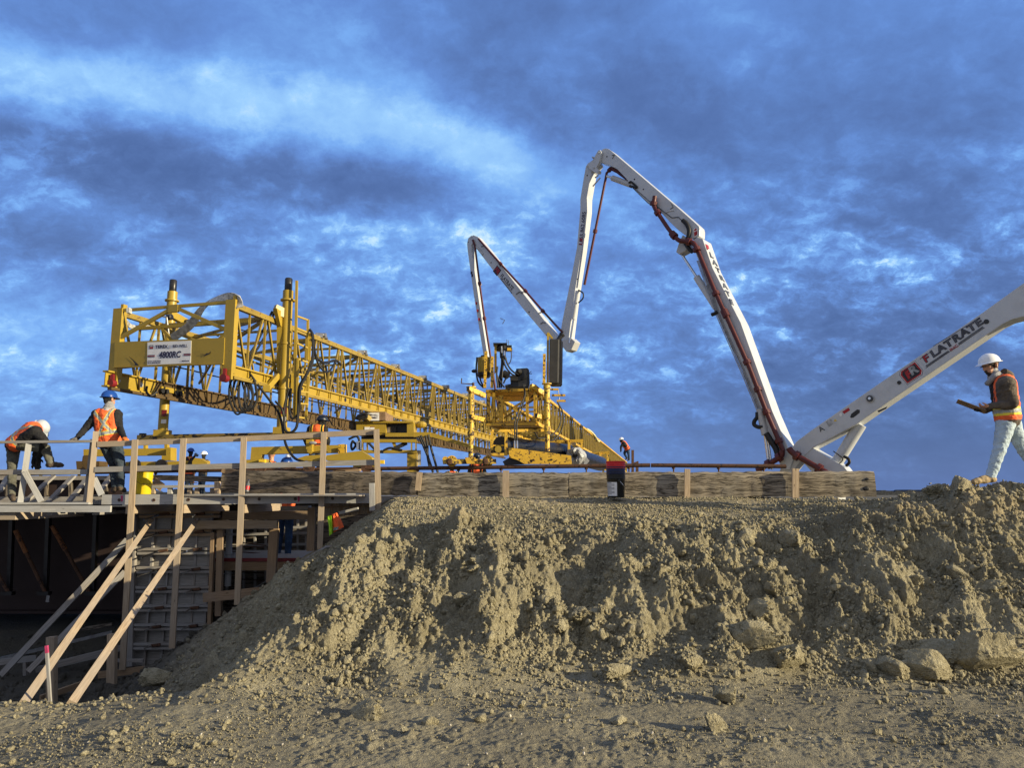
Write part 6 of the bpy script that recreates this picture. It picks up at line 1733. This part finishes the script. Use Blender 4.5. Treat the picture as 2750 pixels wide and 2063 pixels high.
def person(label, J, mats_, voxel=.011, loc=None, group=None, face=(0, 1, 0), hup=(0, 0, 1), hat=None, hatm='helmet_white', vest=None, hands=None, wr=.005, girth=1.0, hair=None, beard=None, headm=None, hood=None, full_brim=False, gl=None):
    t = thing('person', label, 'person', loc or (Vector(J['tl']) + Vector(J['tr'])) / 2, group)
    jk, jn, bt, gv = mats_['top'], mats_['legs'], mats_['boots'], mats_['hands']
    V_ = {k: Vector(v) for k, v in J.items()}
    pr = []
    g = girth
    def tor(r0, m, ext=0):
        return [(V_['sl'], V_['hl'], .100 * g + r0, .105 * g + r0, m), (V_['sr'], V_['hr'], .100 * g + r0, .105 * g + r0, m), (V_['sl'], V_['sr'], .090 * g + r0, .090 * g + r0, m),
                (V_['hl'], V_['hr'], .108 * g + r0, .108 * g + r0, m), ((V_['sl'] + V_['sr']) / 2, (V_['hl'] + V_['hr']) / 2, .118 * g + r0, .12 * g + r0, m), (V_['n'] - (V_['n'] - (V_['sl'] + V_['sr']) / 2) * .7, (V_['sl'] + V_['sr']) / 2, .085, .11 * g + r0, m)]
    pr += tor(0, jk)
    pr.append((V_['n'], V_['n'].lerp(V_['h'], .6), .066, .058, hood or headm or 'skin'))
    if hood:
        pr.append((V_['n'] + (V_['n'] - V_['h']) * .02, V_['n'].lerp((V_['sl'] + V_['sr']) / 2, .5), .085, .12, hood))
    for s in 'lr':
        pr += [(V_['s' + s], V_['e' + s], .086 * g, .060, jk), (V_['e' + s], V_['w' + s], .058, .043, jk)]
        hp = V_['h' + s] + (V_['k' + s] - V_['h' + s]).normalized() * .02
        pr += [(hp, V_['k' + s], .105 * g, .074, jn), (V_['k' + s], V_['a' + s], .074, .060, jn)]
        a, tt = V_['a' + s], V_['t' + s]
        dn = Vector((0, 0, -1))
        pr += [(a, a + dn * .02, .056, .058, bt), (a + dn * .045 - (tt - a).normalized() * .035, tt, .040, .036, bt), (a + dn * .02, a.lerp(tt, .55), .05, .040, bt), (tt, tt - (tt - a).normalized() * .04, .040, .046, bt)]
    if hands:
        for s, (tip, pn, sd_, cu) in hands.items():
            hand(pr, V_['w' + s], tip, pn, (gl or {}).get(s, gv), sd_, cu, 1.15 if (gl or {}).get(s, gv) != 'skin' else 1.0)
    head_prims(pr, V_['h'], hup, face, headm or 'skin', hair, beard)
    body = skin_mesh('body', pr, voxel, t, 3, None, wr)
    if hat is not None:
        hardhat(t, V_['h'] + Vector(hup).normalized() * hat, hup, face, hatm, full_brim=full_brim)
    if vest:
        m0, fn = vest
        mid = (V_['sl'] + V_['sr']) / 2
        full = {k: V_[k].copy() for k in ('sl', 'sr')}
        for k in full:
            V_[k] = mid.lerp(V_[k], .66)
        vp = tor(.018, m0)
        V_.update(full)
        up = ((V_['sl'] + V_['sr']) / 2 - (V_['hl'] + V_['hr']) / 2); Ls = up.length; up.normalize()
        lat = (V_['sr'] - V_['sl']); lat = (lat - up * lat.dot(up)).normalized(); fr = Vector(face); fr = up.cross(lat) if up.cross(lat).dot(Vector(J.get('front', face))) > 0 else -up.cross(lat)
        o0 = np.array((V_['hl'] + V_['hr']) / 2)
        def pf(fc, idx, names):
            q_ = fc - o0
            u, v, w = q_ @ np.array(lat), q_ @ np.array(up) / Ls, q_ @ np.array(fr)
            return fn(u, v, w, idx, names)
        skin_mesh('vest', vp, max(voxel * .9, .008), t, 4, pf, wr * .9)
    return t

def vest_x_back(u, v, w, idx, names):
    names = ['vest_orange', 'reflective', 'vest_yellow', 'jacket_black']
    i = np.zeros(len(u), np.int32)
    for c, hw in ((.30, .055),):
        i[np.abs(v - c) < hw + .028] = 2; i[np.abs(v - c) < hw] = 1
    bk = (w < .03) & (v > .33)
    for sgn in (1, -1):
        dline = np.abs(u * sgn - (v - .66) * .30)
        k = bk & (dline < .034); i[k] = 2
    for sgn in (1, -1):
        dline = np.abs(u * sgn - (v - .66) * .30)
        k = bk & (dline < .025); i[k] = 1
    fs = (w >= .03) & (v > .33) & (np.abs(np.abs(u) - .11) < .028); i[fs] = 1
    i[v < -.13] = 3
    return i, names

def vest_band(u, v, w, idx, names):
    names = ['vest_orange', 'reflective', 'vest_yellow', 'jacket_brown', 'jacket_black']
    i = np.zeros(len(u), np.int32)
    c = .17
    i[np.abs(v - c) < .12] = 2; i[np.abs(v - c) < .058] = 1
    st = (v > .34) & (np.abs(np.abs(u) - .135) < .024); i[st] = 4
    op = (w > .02) & (np.abs(u) < .06 + .11 * np.clip(v - .45, 0, 1)) & (v > .30); i[op] = 4
    i[v < -.10] = 3
    return i, names

def vest_strips(u, v, w, idx, names):
    names = ['vest_orange', 'jacket_black', 'vest_yellow']
    i = np.zeros(len(u), np.int32)
    d = np.abs(np.abs(u) - .12)
    k = (v > .25); i[k & (d < .034)] = 2; i[k & (d < .022)] = 1
    i[np.abs(v - .12) < .05] = 1
    i[v < -.15] = 1
    return i, names

K = lambda x, y, Y, dy=0: P(x, y, Y) + Vector((0, dy, 0))
# --- the walker with the clipboard, seen from his left side
Yp = 9.2
zp_ = lambda x, y: (2550 + x / 4.15, 930 + y / 4.15)
def kp(x, y, dy=0):
    return P(*zp_(x, y), Yp + dy)
J = dict(h=kp(455, 225), n=kp(505, 335), sl=kp(632, 425, -.20), sr=kp(560, 425, .18), hl=kp(640, 790, -.075), hr=kp(655, 790, .085),
         el=kp(715, 640, -.24), wl=kp(452, 672, -.13), er=kp(560, 640, .24), wr=kp(400, 715, .10),
         kl=kp(560, 1150, -.10), al=kp(455, 1455, -.10), tl=kp(275, 1512, -.13), kr=kp(810, 1140, .10), ar=kp(1010, 1440, .10), tr=kp(900, 1560, .10), front=(-1, 0, 0))
hip_l, hip_r = kp(655, 880, -.07), kp(700, 880, .09)
walker = person('man in white hard hat, pale jeans and orange vest walking with a clipboard', J, dict(top='jacket_brown', legs='jeans_pale', boots='boot_tan', hands='skin'), .0085, kp(440, 1600),
                face=(-.96, -.22, -.18), hup=(-.16, 0, 1), hat=.045, vest=('vest_orange', vest_band),
                hands={'l': (kp(375, 680, -.10), (-.1, .3, 1), 1, .9), 'r': (kp(310, 715, .02), (-.1, -.3, 1), 1, .8)}, wr=.006, girth=1.12, hair='hair_brown', beard='hair_brown', hood='hood_grey', gl={'l': 'skin', 'r': 'glove_black'})
hh = J['h']
gl_ = MB(); f_ = Vector((-.96, -.22, -.18)).normalized(); u_ = Vector((-.16, 0, 1)).normalized(); s_ = u_.cross(f_).normalized()
gl_.curve([hh - s_ * .084 - f_ * .01 + u_ * .012, hh - s_ * .078 + f_ * .06 + u_ * .012, hh - s_ * .05 + f_ * .105 + u_ * .010, hh + f_ * .118 + u_ * .012, hh + s_ * .05 + f_ * .105 + u_ * .010, hh + s_ * .078 + f_ * .05 + u_ * .012], .006, 6)
gl_.build('safety_glasses', 'letter_grey', walker)
ck = MB(); ck.curve([kp(548, 300, -.08), kp(500, 330, -.10), kp(452, 385, -.06), kp(420, 420, .0)], .035, 8, 5); ck.build('hood_lining', 'hood_grey', walker, True)
hc = MB(); hc.curve([kp(600, 290, -.08), kp(655, 320, -.05), kp(672, 345, .06), kp(610, 300, .12)], .055, 8, 5); hc.build('hood', 'jacket_brown', walker, True)
cbd = thing('clipboard', 'brown clipboard with white paper held by the walking man', 'clipboard', kp(250, 670))
c0_, c1_ = kp(85, 607, -.02), kp(405, 730, -.02); dv = (c1_ - c0_)
wv = Vector((.1, .21, -.02)); nn_ = dv.normalized().cross(wv).normalized()
if nn_.z < 0: nn_ = -nn_
MB().prism([c0_ - wv * .45, c1_ - wv * .45, c1_ + wv * .55, c0_ + wv * .55], -nn_ * .006).build('board', 'board_brown', cbd)
MB().prism([c0_.lerp(c1_, .10) - wv * .40 + nn_ * .001, c1_.lerp(c0_, .04) - wv * .40 + nn_ * .001, c1_.lerp(c0_, .04) + wv * .5 + nn_ * .001, c0_.lerp(c1_, .10) + wv * .5 + nn_ * .001], nn_ * .004).build('paper', 'paper', cbd)
MB().bar(c0_.lerp(c1_, .10) - wv * .15 + nn_ * .012, c0_.lerp(c1_, .10) + wv * .25 + nn_ * .012, .03, .018, nn_).build('clip', 'chrome', cbd)
# --- worker leaning on the rail, back to the camera
Ys = 12.28
z2 = lambda x, y: (x / 3.687, 1000 + y / 3.687)
def ks(x, y, dy=0):
    return P(*z2(x, y), Ys + dy)
J = dict(h=ks(1080, 272, .02), n=ks(1083, 345), sl=ks(965, 425), sr=ks(1150, 425), hl=ks(1040, 690), hr=ks(1140, 690), el=ks(845, 560, -.05), wl=ks(760, 655, -.22), er=ks(1185, 555, -.02), wr=ks(1232, 650, -.22),
         kl=ks(1125, 920, .10), al=ks(1140, 1135), tl=ks(1120, 1175, .20), kr=ks(1195, 920, .02), ar=ks(1195, 1130), tr=ks(1230, 1172, .16), front=(0, 1, 0))
person('standing worker in blue hard hat and orange vest with crossed reflective stripes', J, dict(top='jacket_black', legs='jeans_dark', boots='boot_brown', hands='glove_orange'), .0095, ks(1170, 1195),
       face=(.35, 1, -.1), hat=.040, hatm='helmet_blue', vest=('vest_orange', vest_x_back), hands={'l': (ks(715, 664, -.29), (.2, .3, -1), -1, .4), 'r': (ks(1252, 672, -.30), (0, .3, -1), 1, 1.0)}, wr=.006, girth=1.05, hair='jacket_black', headm='skin', hood='hood_grey', gl={'l': 'glove_grey', 'r': 'glove_orange'})
# --- worker bending over with one foot up
z6 = lambda x, y: (x / 5.72, 1090 + y / 5.72)
def kb(x, y, dy=0):
    return P(*z6(x, y), 12.30 + dy)
J = dict(h=kb(612, 352, .15), n=kb(540, 310, .05), sl=kb(460, 345, .19), sr=kb(545, 400, -.19), hl=kb(215, 575, .09), hr=kb(240, 585, -.08), er=kb(690, 540, -.20), wr=kb(600, 790, -.05), el=kb(580, 600, .2), wl=kb(520, 880, .1),
         kr=kb(700, 655, -.10), ar=kb(775, 880, -.08), tr=kb(945, 915, -.06), kl=kb(185, 960, .08), al=kb(180, 1365, .05), tl=kb(200, 1435, -.10), front=(.5, 0, -.8))
person('bending worker in pale hard hat with one boot up, behind the walkway rail', J, dict(top='jacket_black', legs='jeans_dusty', boots='boot_brown', hands='glove_black'), .0095, kb(190, 1470),
       face=(.62, .1, -.78), hup=(.78, 0, .55), hat=.035, hatm='helmet_shaded', vest=('vest_orange', vest_x_back), hands={'l': (kb(560, 935, .08), (.5, 0, -1), 1, .5), 'r': (kb(590, 900, .0), (.5, 0, -1), 1, .5)}, wr=.006, girth=1.08, headm='jacket_black')
bpy.data.objects['person.002'].name = 'person.002'
# --- worker on the deck behind the guardrail, seen from behind
z64 = lambda x, y: (640 + x / 6.144, 1100 + y / 6.144)
def kd(x, y, dy=0):
    return P(*z64(x, y), 17.0 + dy)
J = dict(h=kd(1385, 205, .03), n=kd(1340, 262), sl=kd(1200, 330), sr=kd(1415, 335), hl=kd(1240, 610), hr=kd(1370, 615), el=kd(1110, 510, .1), wl=kd(1160, 640, .3), er=kd(1480, 520, .05), wr=kd(1460, 660, .3),
         kl=kd(1210, 900), al=kd(1210, 1260), tl=kd(1200, 1320, .2), kr=kd(1340, 900), ar=kd(1350, 1260), tr=kd(1360, 1320, .2), front=(0, 1, 0))
person('worker in dark hard hat and orange vest seen from behind under the long truss', J, dict(top='jacket_black', legs='jeans_blue', boots='boot_brown', hands='glove_black'), .016, kd(1280, 1330),
       face=(.7, .7, -.1), hat=.040, hatm='helmet_navy', vest=('vest_orange', vest_strips), girth=1.0, headm='jacket_black', full_brim=True)
# --- two workers far out on the deck
z5b = lambda x, y: (200 + x / 5.267, 1180 + y / 5.267)
def far(label, hx, hy, Yf, vest, hatm, fx, lean=(0, 0), arm=None, legs='jeans_dark', sit=0, vox=.022, top='jacket_black', height=1.75):
    """upright worker whose head centre is on pixel (hx, hy) at distance Yf; fx: facing"""
    h = P(hx, hy, Yf); f = Vector(fx).normalized(); s = Vector((-f.y, f.x, 0))
    ln = Vector((lean[0], lean[1], 0))
    ft = h + Vector((0, 0, -height + .12)) - ln
    hip = h + Vector((0, 0, -.74 + sit * .1)) - ln * .8
    sh = h + Vector((0, 0, -.27)) - ln * .15
    J = dict(h=h, n=h + Vector((0, 0, -.14)) - ln * .05, sl=sh + s * .17, sr=sh - s * .17, hl=hip + s * .09, hr=hip - s * .09, el=sh + s * .26 + Vector((0, 0, -.28)) + f * .05, er=sh - s * .26 + Vector((0, 0, -.28)) + f * .05,
             wl=sh + s * .18 + Vector((0, 0, -.38)) + f * .28, wr=(P(*arm, Yf) if arm else sh - s * .18 + Vector((0, 0, -.38)) + f * .28),
             kl=hip.lerp(ft, .48) + s * .10 + f * .05, kr=hip.lerp(ft, .48) - s * .10 + f * .02, al=ft + s * .11 + Vector((0, 0, .09)), ar=ft - s * .11 + Vector((0, 0, .09)), tl=ft + s * .12 + f * .18 + Vector((0, 0, .04)), tr=ft - s * .12 + f * .18 + Vector((0, 0, .04)), front=fx)
    return person(label, J, dict(top=top, legs=legs, boots='boot_brown', hands='glove_black'), vox, ft, face=fx, hat=.04, hatm=hatm, vest=vest, headm='jacket_black' if hatm != 'skin' else 'skin', wr=.006)
w4 = far('far worker in blue hard hat raising a hand to his face behind the second post', 512, 1215, 27.0, ('vest_orange', vest_strips), 'helmet_blue', (.9, -.3, 0), arm=(526, 1222))
MB().bar(P(524, 1219, 26.8), P(531, 1225, 26.8), .10, .08).build('radio', 'letter_grey', w4)
far('far worker in white hard hat and dark jacket beside the blue helmeted one', 548, 1223, 29.0, None, 'helmet_white', (-.5, -1, 0), top='jacket_brown')
far('far worker in white hard hat behind the bent yellow bogie arm', 775, 1231, 27.0, None, 'helmet_white', (.3, -1, 0))
far('worker standing on the platform under the deck with only blue jeans in view', 770, 1250, 14.35, ('vest_orange', vest_strips), 'helmet_blue', (.2, 1, 0), legs='jeans_blue', vox=.014, height=1.92)
far('stooping worker in orange vest under the yellow bogie arm', 730, 1222, 19.0, ('vest_orange', vest_strips), 'skin', (-.8, .3, 0), lean=(.1, 0), height=1.3)
far('worker in dark hard hat behind the spoked wheels of the work bridge', 1281, 1231, 22.0, ('vest_orange', vest_strips), 'helmet_navy', (0, 1, 0))
far('worker with an orange vest showing below the rail left of the wheels', 1214, 1252, 22.5, ('vest_orange', vest_strips), 'helmet_navy', (.4, -1, 0), height=1.5)
# --- worker at the far end of the work bridge
def kf(x, y, dy=0):
    return P(*ZC(x, y), 40 + dy)
J = dict(h=kf(1722, 1105), n=kf(1730, 1117), sl=kf(1740, 1130, .17), sr=kf(1742, 1132, -.17), hl=kf(1772, 1178, .1), hr=kf(1776, 1180, -.1), el=kf(1718, 1160, .2), er=kf(1716, 1165, -.2), wl=kf(1718, 1200, .2), wr=kf(1716, 1205, -.2),
         kl=kf(1748, 1220, .1), kr=kf(1785, 1225, -.1), al=kf(1770, 1262, .1), ar=kf(1790, 1272, -.1), tl=kf(1758, 1275, .1), tr=kf(1778, 1284, -.1), front=(-.7, 0, -.7))
person('bent worker in white hard hat at the far end of the work bridge', J, dict(top='jacket_black', legs='jeans_blue', boots='boot_brown', hands='glove_black'), .022, kf(1785, 1290), face=(-.9, 0, -.3), hup=(-.3, 0, 1), hat=.045, vest=('vest_orange', vest_strips), girth=1.15, headm='jacket_black')
# ------------------------------------------------------------------ loose clods and stones
def rock_variants(n, sub, seed, rough=.35):
    out = []
    for k in range(n):
        bm = bmesh.new(); bmesh.ops.create_icosphere(bm, subdivisions=sub, radius=1.0)
        rr = random.Random(seed + k)
        ox, oy, oz = rr.random() * 50, rr.random() * 50, rr.random() * 50
        sq = (rr.uniform(.8, 1.25), rr.uniform(.7, 1.1), rr.uniform(.6, .95))
        planes = [(Vector((rr.gauss(0, 1), rr.gauss(0, 1), rr.gauss(0, 1))).normalized(), rr.uniform(.42, .82)) for _ in range(9)]
        for v in bm.verts:
            p = v.co.normalized()
            r = 1 + rough * mnoise.noise(p * 1.3 + Vector((ox, oy, oz))) + rough * .6 * mnoise.noise(p * 3.1 + Vector((oy, oz, ox)))
            if sub > 2:
                r += rough * .5 * mnoise.noise(p * 7.5 + Vector((oz, ox, oy))) + rough * .42 * mnoise.noise(p * 17 + Vector((oz, oy, ox)))
            if sub > 3:
                r += .27 * abs(mnoise.noise(p * 4.2 + Vector((ox, oz, oy)))) + .20 * abs(mnoise.noise(p * 9.5 + Vector((ox, oz, oy)))) + .09 * mnoise.noise(p * 26 + Vector((ox, oz, oy)))
            for pn, pd in planes:                       # broken flat sides
                c = p.dot(pn)
                if c * r > pd: r = pd / c * .85 + r * .15
            v.co = Vector((p.x * sq[0], p.y * sq[1], p.z * sq[2])) * r
        bm.verts.ensure_lookup_table()
        out.append((np.array([v.co[:] for v in bm.verts]), np.array([[v.index for v in f.verts] for f in bm.faces])))
        bm.free()
    return out

def scatter(name, m, pts, rad, variants, seed, sink=.35, smooth_=False):
    rng = np.random.default_rng(seed)
    z = ground_h(pts[:, 0], pts[:, 1])
    V_, F_ = [], []; base = 0
    which = rng.integers(0, len(variants), len(pts))
    ang = rng.random((len(pts), 2)) * 2 * np.pi
    for i in range(len(pts)):
        v, f = variants[which[i]]
        ca, sa = np.cos(ang[i, 0]), np.sin(ang[i, 0]); cb_, sb = np.cos(ang[i, 1]), np.sin(ang[i, 1])
        M_ = np.array([[ca, -sa, 0], [sa, ca, 0], [0, 0, 1]]) @ np.array([[cb_, 0, sb], [0, 1, 0], [-sb, 0, cb_]])
        w = (v @ M_.T) * rad[i] + np.array([pts[i, 0], pts[i, 1], z[i] + rad[i] * (.62 - sink)])
        V_.append(w); F_.append(f + base); base += len(v)
    co = np.concatenate(V_).astype(np.float32); fa = np.concatenate(F_).astype(np.int32)
    me = bpy.data.meshes.new(name)
    me.vertices.add(len(co)); me.vertices.foreach_set('co', co.ravel())
    me.loops.add(fa.size); me.loops.foreach_set('vertex_index', fa.ravel())
    me.polygons.add(len(fa)); me.polygons.foreach_set('loop_start', (np.arange(len(fa)) * 3).astype(np.int32))
    if smooth_:
        me.polygons.foreach_set('use_smooth', np.ones(len(fa), bool))
    me.update(calc_edges=True); me.materials.append(MATS[m])
    o = bpy.data.objects.new(name, me); COL.objects.link(o)
    return o

_rng = np.random.default_rng(5)
def cand(n, x0, x1, y0, y1, keepfn):
    p = np.stack([_rng.uniform(x0, x1, n), _rng.uniform(y0, y1, n)], -1)
    k = keepfn(p[:, 0], p[:, 1])
    return p[_rng.random(n) < k]
def bankness(X, Y):
    t = np.clip((Y - 6.2) / 2.4, 0, 1); top = np.clip((Y - 8.8) / 1.2, 0, 1)
    m = fbm(X * 1.1, Y * 1.1, 81, 3); m2 = fbm(X * 2.6, Y * 2.0, 83, 3)
    base = sstep(t, .0, .25) * (1 - .75 * sstep(top, 0, .8))
    side = np.clip((X + 2.9 - .2 * (9 - Y)) / .8, .10, 1)
    return np.clip(base * (.45 + .9 * m + .9 * m2) * side, 0.0, 1)
def yardness(X, Y):
    m = fbm(X * 0.8, Y * 0.9, 91, 3)
    return np.clip(.18 + .8 * m, .03, 1) * np.where(Y < 6.6, 1, .25)
RV1 = rock_variants(10, 1, 100, .5)
RV2 = rock_variants(10, 2, 200, .42)
RV3 = rock_variants(8, 3, 300, .40)
# crumbs and small clods no one could count
p = cand(170000, -4.2, 7.2, 5.9, 10.6, lambda X, Y: bankness(X, Y) * .8 + .07)
r = .006 + .024 * _rng.random(len(p)) ** 2.4
tag(scatter('clod_rubble', 'clod_earth', p, r, RV1, 1, .25), kind='stuff')
p = cand(5200, -4.2, 7.2, 6.0, 10.2, lambda X, Y: bankness(X, Y) * .85 + .02)
r = .022 + .045 * _rng.random(len(p)) ** 2.2
tag(scatter('clod_rubble', 'clod_earth', p, r, RV2, 2, .3), kind='stuff')
p = cand(60000, -3.6, 4.6, 4.3, 7.0, yardness)
r = .003 + .010 * _rng.random(len(p)) ** 3
tag(scatter('gravel', 'clod_earth', p, r, RV1, 3, .2), kind='stuff')
p = cand(2600, -4.0, 5.4, 4.3, 7.2, yardness)
r = .010 + .030 * _rng.random(len(p)) ** 3
tag(scatter('gravel', 'clod_earth', p, r, RV2, 4, .3), kind='stuff')
p = cand(1500, -3.6, 7.2, 4.3, 11.2, lambda X, Y: .5 + 0 * X)
r = .004 + .011 * _rng.random(len(p)) ** 2.5
tag(scatter('gravel', 'pebble', p, r, RV1, 6, .2), kind='stuff')
p = cand(26000, -2.6, 6.6, 9.2, 11.6, lambda X, Y: .55 + .5 * fbm(X, Y, 95, 2))
r = .006 + .018 * _rng.random(len(p)) ** 3
tag(scatter('gravel', 'clod_earth', p, r, RV1, 7, .2), kind='stuff')
p = cand(4200, -9.5, -3.4, 8.3, 14.6, lambda X, Y: .5 + .9 * fbm(X, Y, 97, 3))
r = .012 + .07 * _rng.random(len(p)) ** 3
tag(scatter('clod_rubble', 'earth', p, r, RV2, 8, .35), kind='stuff')
p = cand(9000, -6.5, -2.0, 6.6, 12.0, lambda X, Y: .5 + .9 * fbm(X * .8, Y * .8, 98, 3))
r = .004 + .018 * _rng.random(len(p)) ** 4
tag(scatter('clod_rubble', 'earth', p, r, RV1, 9, .2), kind='stuff')
# big clods one can tell apart: source pixel of the centre, width in pixels
BIG = [(2030, 1720, 105, 'largest grey clod leaning against its neighbour at the foot of the bank'), (2113, 1775, 100, 'big cracked clod sitting at the foot of the bank in front of the largest one'),
       (2648, 1770, 135, 'broad rounded clod at the foot of the bank below the walking man'), (2490, 1795, 100, 'jagged clod at the foot of the bank left of the broad rounded one'),
       (2410, 1800, 85, 'hollow looking clod at the foot of the bank'), (2520, 1755, 85, 'pale clod resting just above the jagged one'),
       (1950, 1875, 66, 'round clod on the yard just in front of the bank'), (1918, 1950, 62, 'lone knobbly clod on the yard below the round one'), (1560, 1655, 50, 'split clod half way down the bank, left half'),
       (1600, 1650, 46, 'split clod half way down the bank, right half'), (1510, 1685, 40, 'small round clod left of the split clod'), (1280, 1530, 80, 'overhanging clod with a black hollow beneath'),
       (1245, 1610, 52, 'pale tooth shaped clod below the overhanging one'), (1655, 1805, 55, 'upright slab of clod near the foot of the bank'), (1865, 1785, 70, 'flat topped clod close to the largest grey clod'),
       (1293, 1932, 40, 'pale round clod casting a long shadow on the yard'), (1665, 1940, 38, 'pale clod on the yard right of centre with a shadow'), (1150, 1945, 40, 'dark spiky clod on the yard below the bank'),
       (1400, 1895, 34, 'flat dark clod at the edge of the yard'), (985, 1915, 60, 'crusty pale clod at the left end of the yard'), (1085, 1965, 30, 'small white clod at the lower left of the yard'),
       (430, 1825, 70, 'pale clod on the lip near the leaning braces'), (1210, 1500, 30, 'small dark clod beside the overhanging one'), (2010, 1450, 60, 'rough clod at the shoulder of the bank below the far timber stake'),
       (2130, 1455, 66, 'smooth grey clod at the shoulder of the bank'), (2710, 1595, 34, 'round clod at the right edge of the photo'), (2070, 1585, 40, 'knobbly clod in the middle of the right bank'),
       (2040, 1635, 48, 'smooth upright clod above the largest one'), (2570, 1540, 62, 'blunt clod high on the bank below the walking man'), (2660, 1580, 55, 'ridge shaped clod near the right edge of the photo'),
       (2460, 1560, 40, 'clod with a sliding trail of dirt beneath it'), (2590, 1312, 70, 'crumbling clod on the crest in front of the walker boot'), (2520, 1322, 50, 'dark clod on the crest left of the walker boot'), (2730, 1312, 44, 'small clod on the crest at the right edge of the photo')]
for i, (px, py, w, lab) in enumerate(BIG):
    g_ = G(px, py + w * .25, 4.3, 11.5)
    rad = w / 2 * g_.y / FPX * 1.12
    v, f = RV3[i % len(RV3)] if rad < .07 else (None, None)
    if v is None:
        if i == 0 or 'RV4' not in globals():
            RV4 = rock_variants(8, 5, 400, .42)
        v, f = RV4[i % len(RV4)]
    me = bpy.data.meshes.new('earth_clod')
    a = random.Random(i).random() * 6.28
    M_ = np.array([[math.cos(a), -math.sin(a), 0], [math.sin(a), math.cos(a), 0], [0, 0, 1]])
    me.from_pydata((v @ M_.T * rad).tolist(), [], f.tolist())
    me.polygons.foreach_set('use_smooth', [rad > .05] * len(me.polygons))
    if rad > .05: me.set_sharp_from_angle(angle=R(38))
    me.materials.append(MATS['clod_earth'])
    o = bpy.data.objects.new('earth_clod', me); COL.objects.link(o)
    o.location = g_ + Vector((0, rad * .15, rad * .50))
    tag(o, lab, 'clod', 'large clods of the bank and yard')
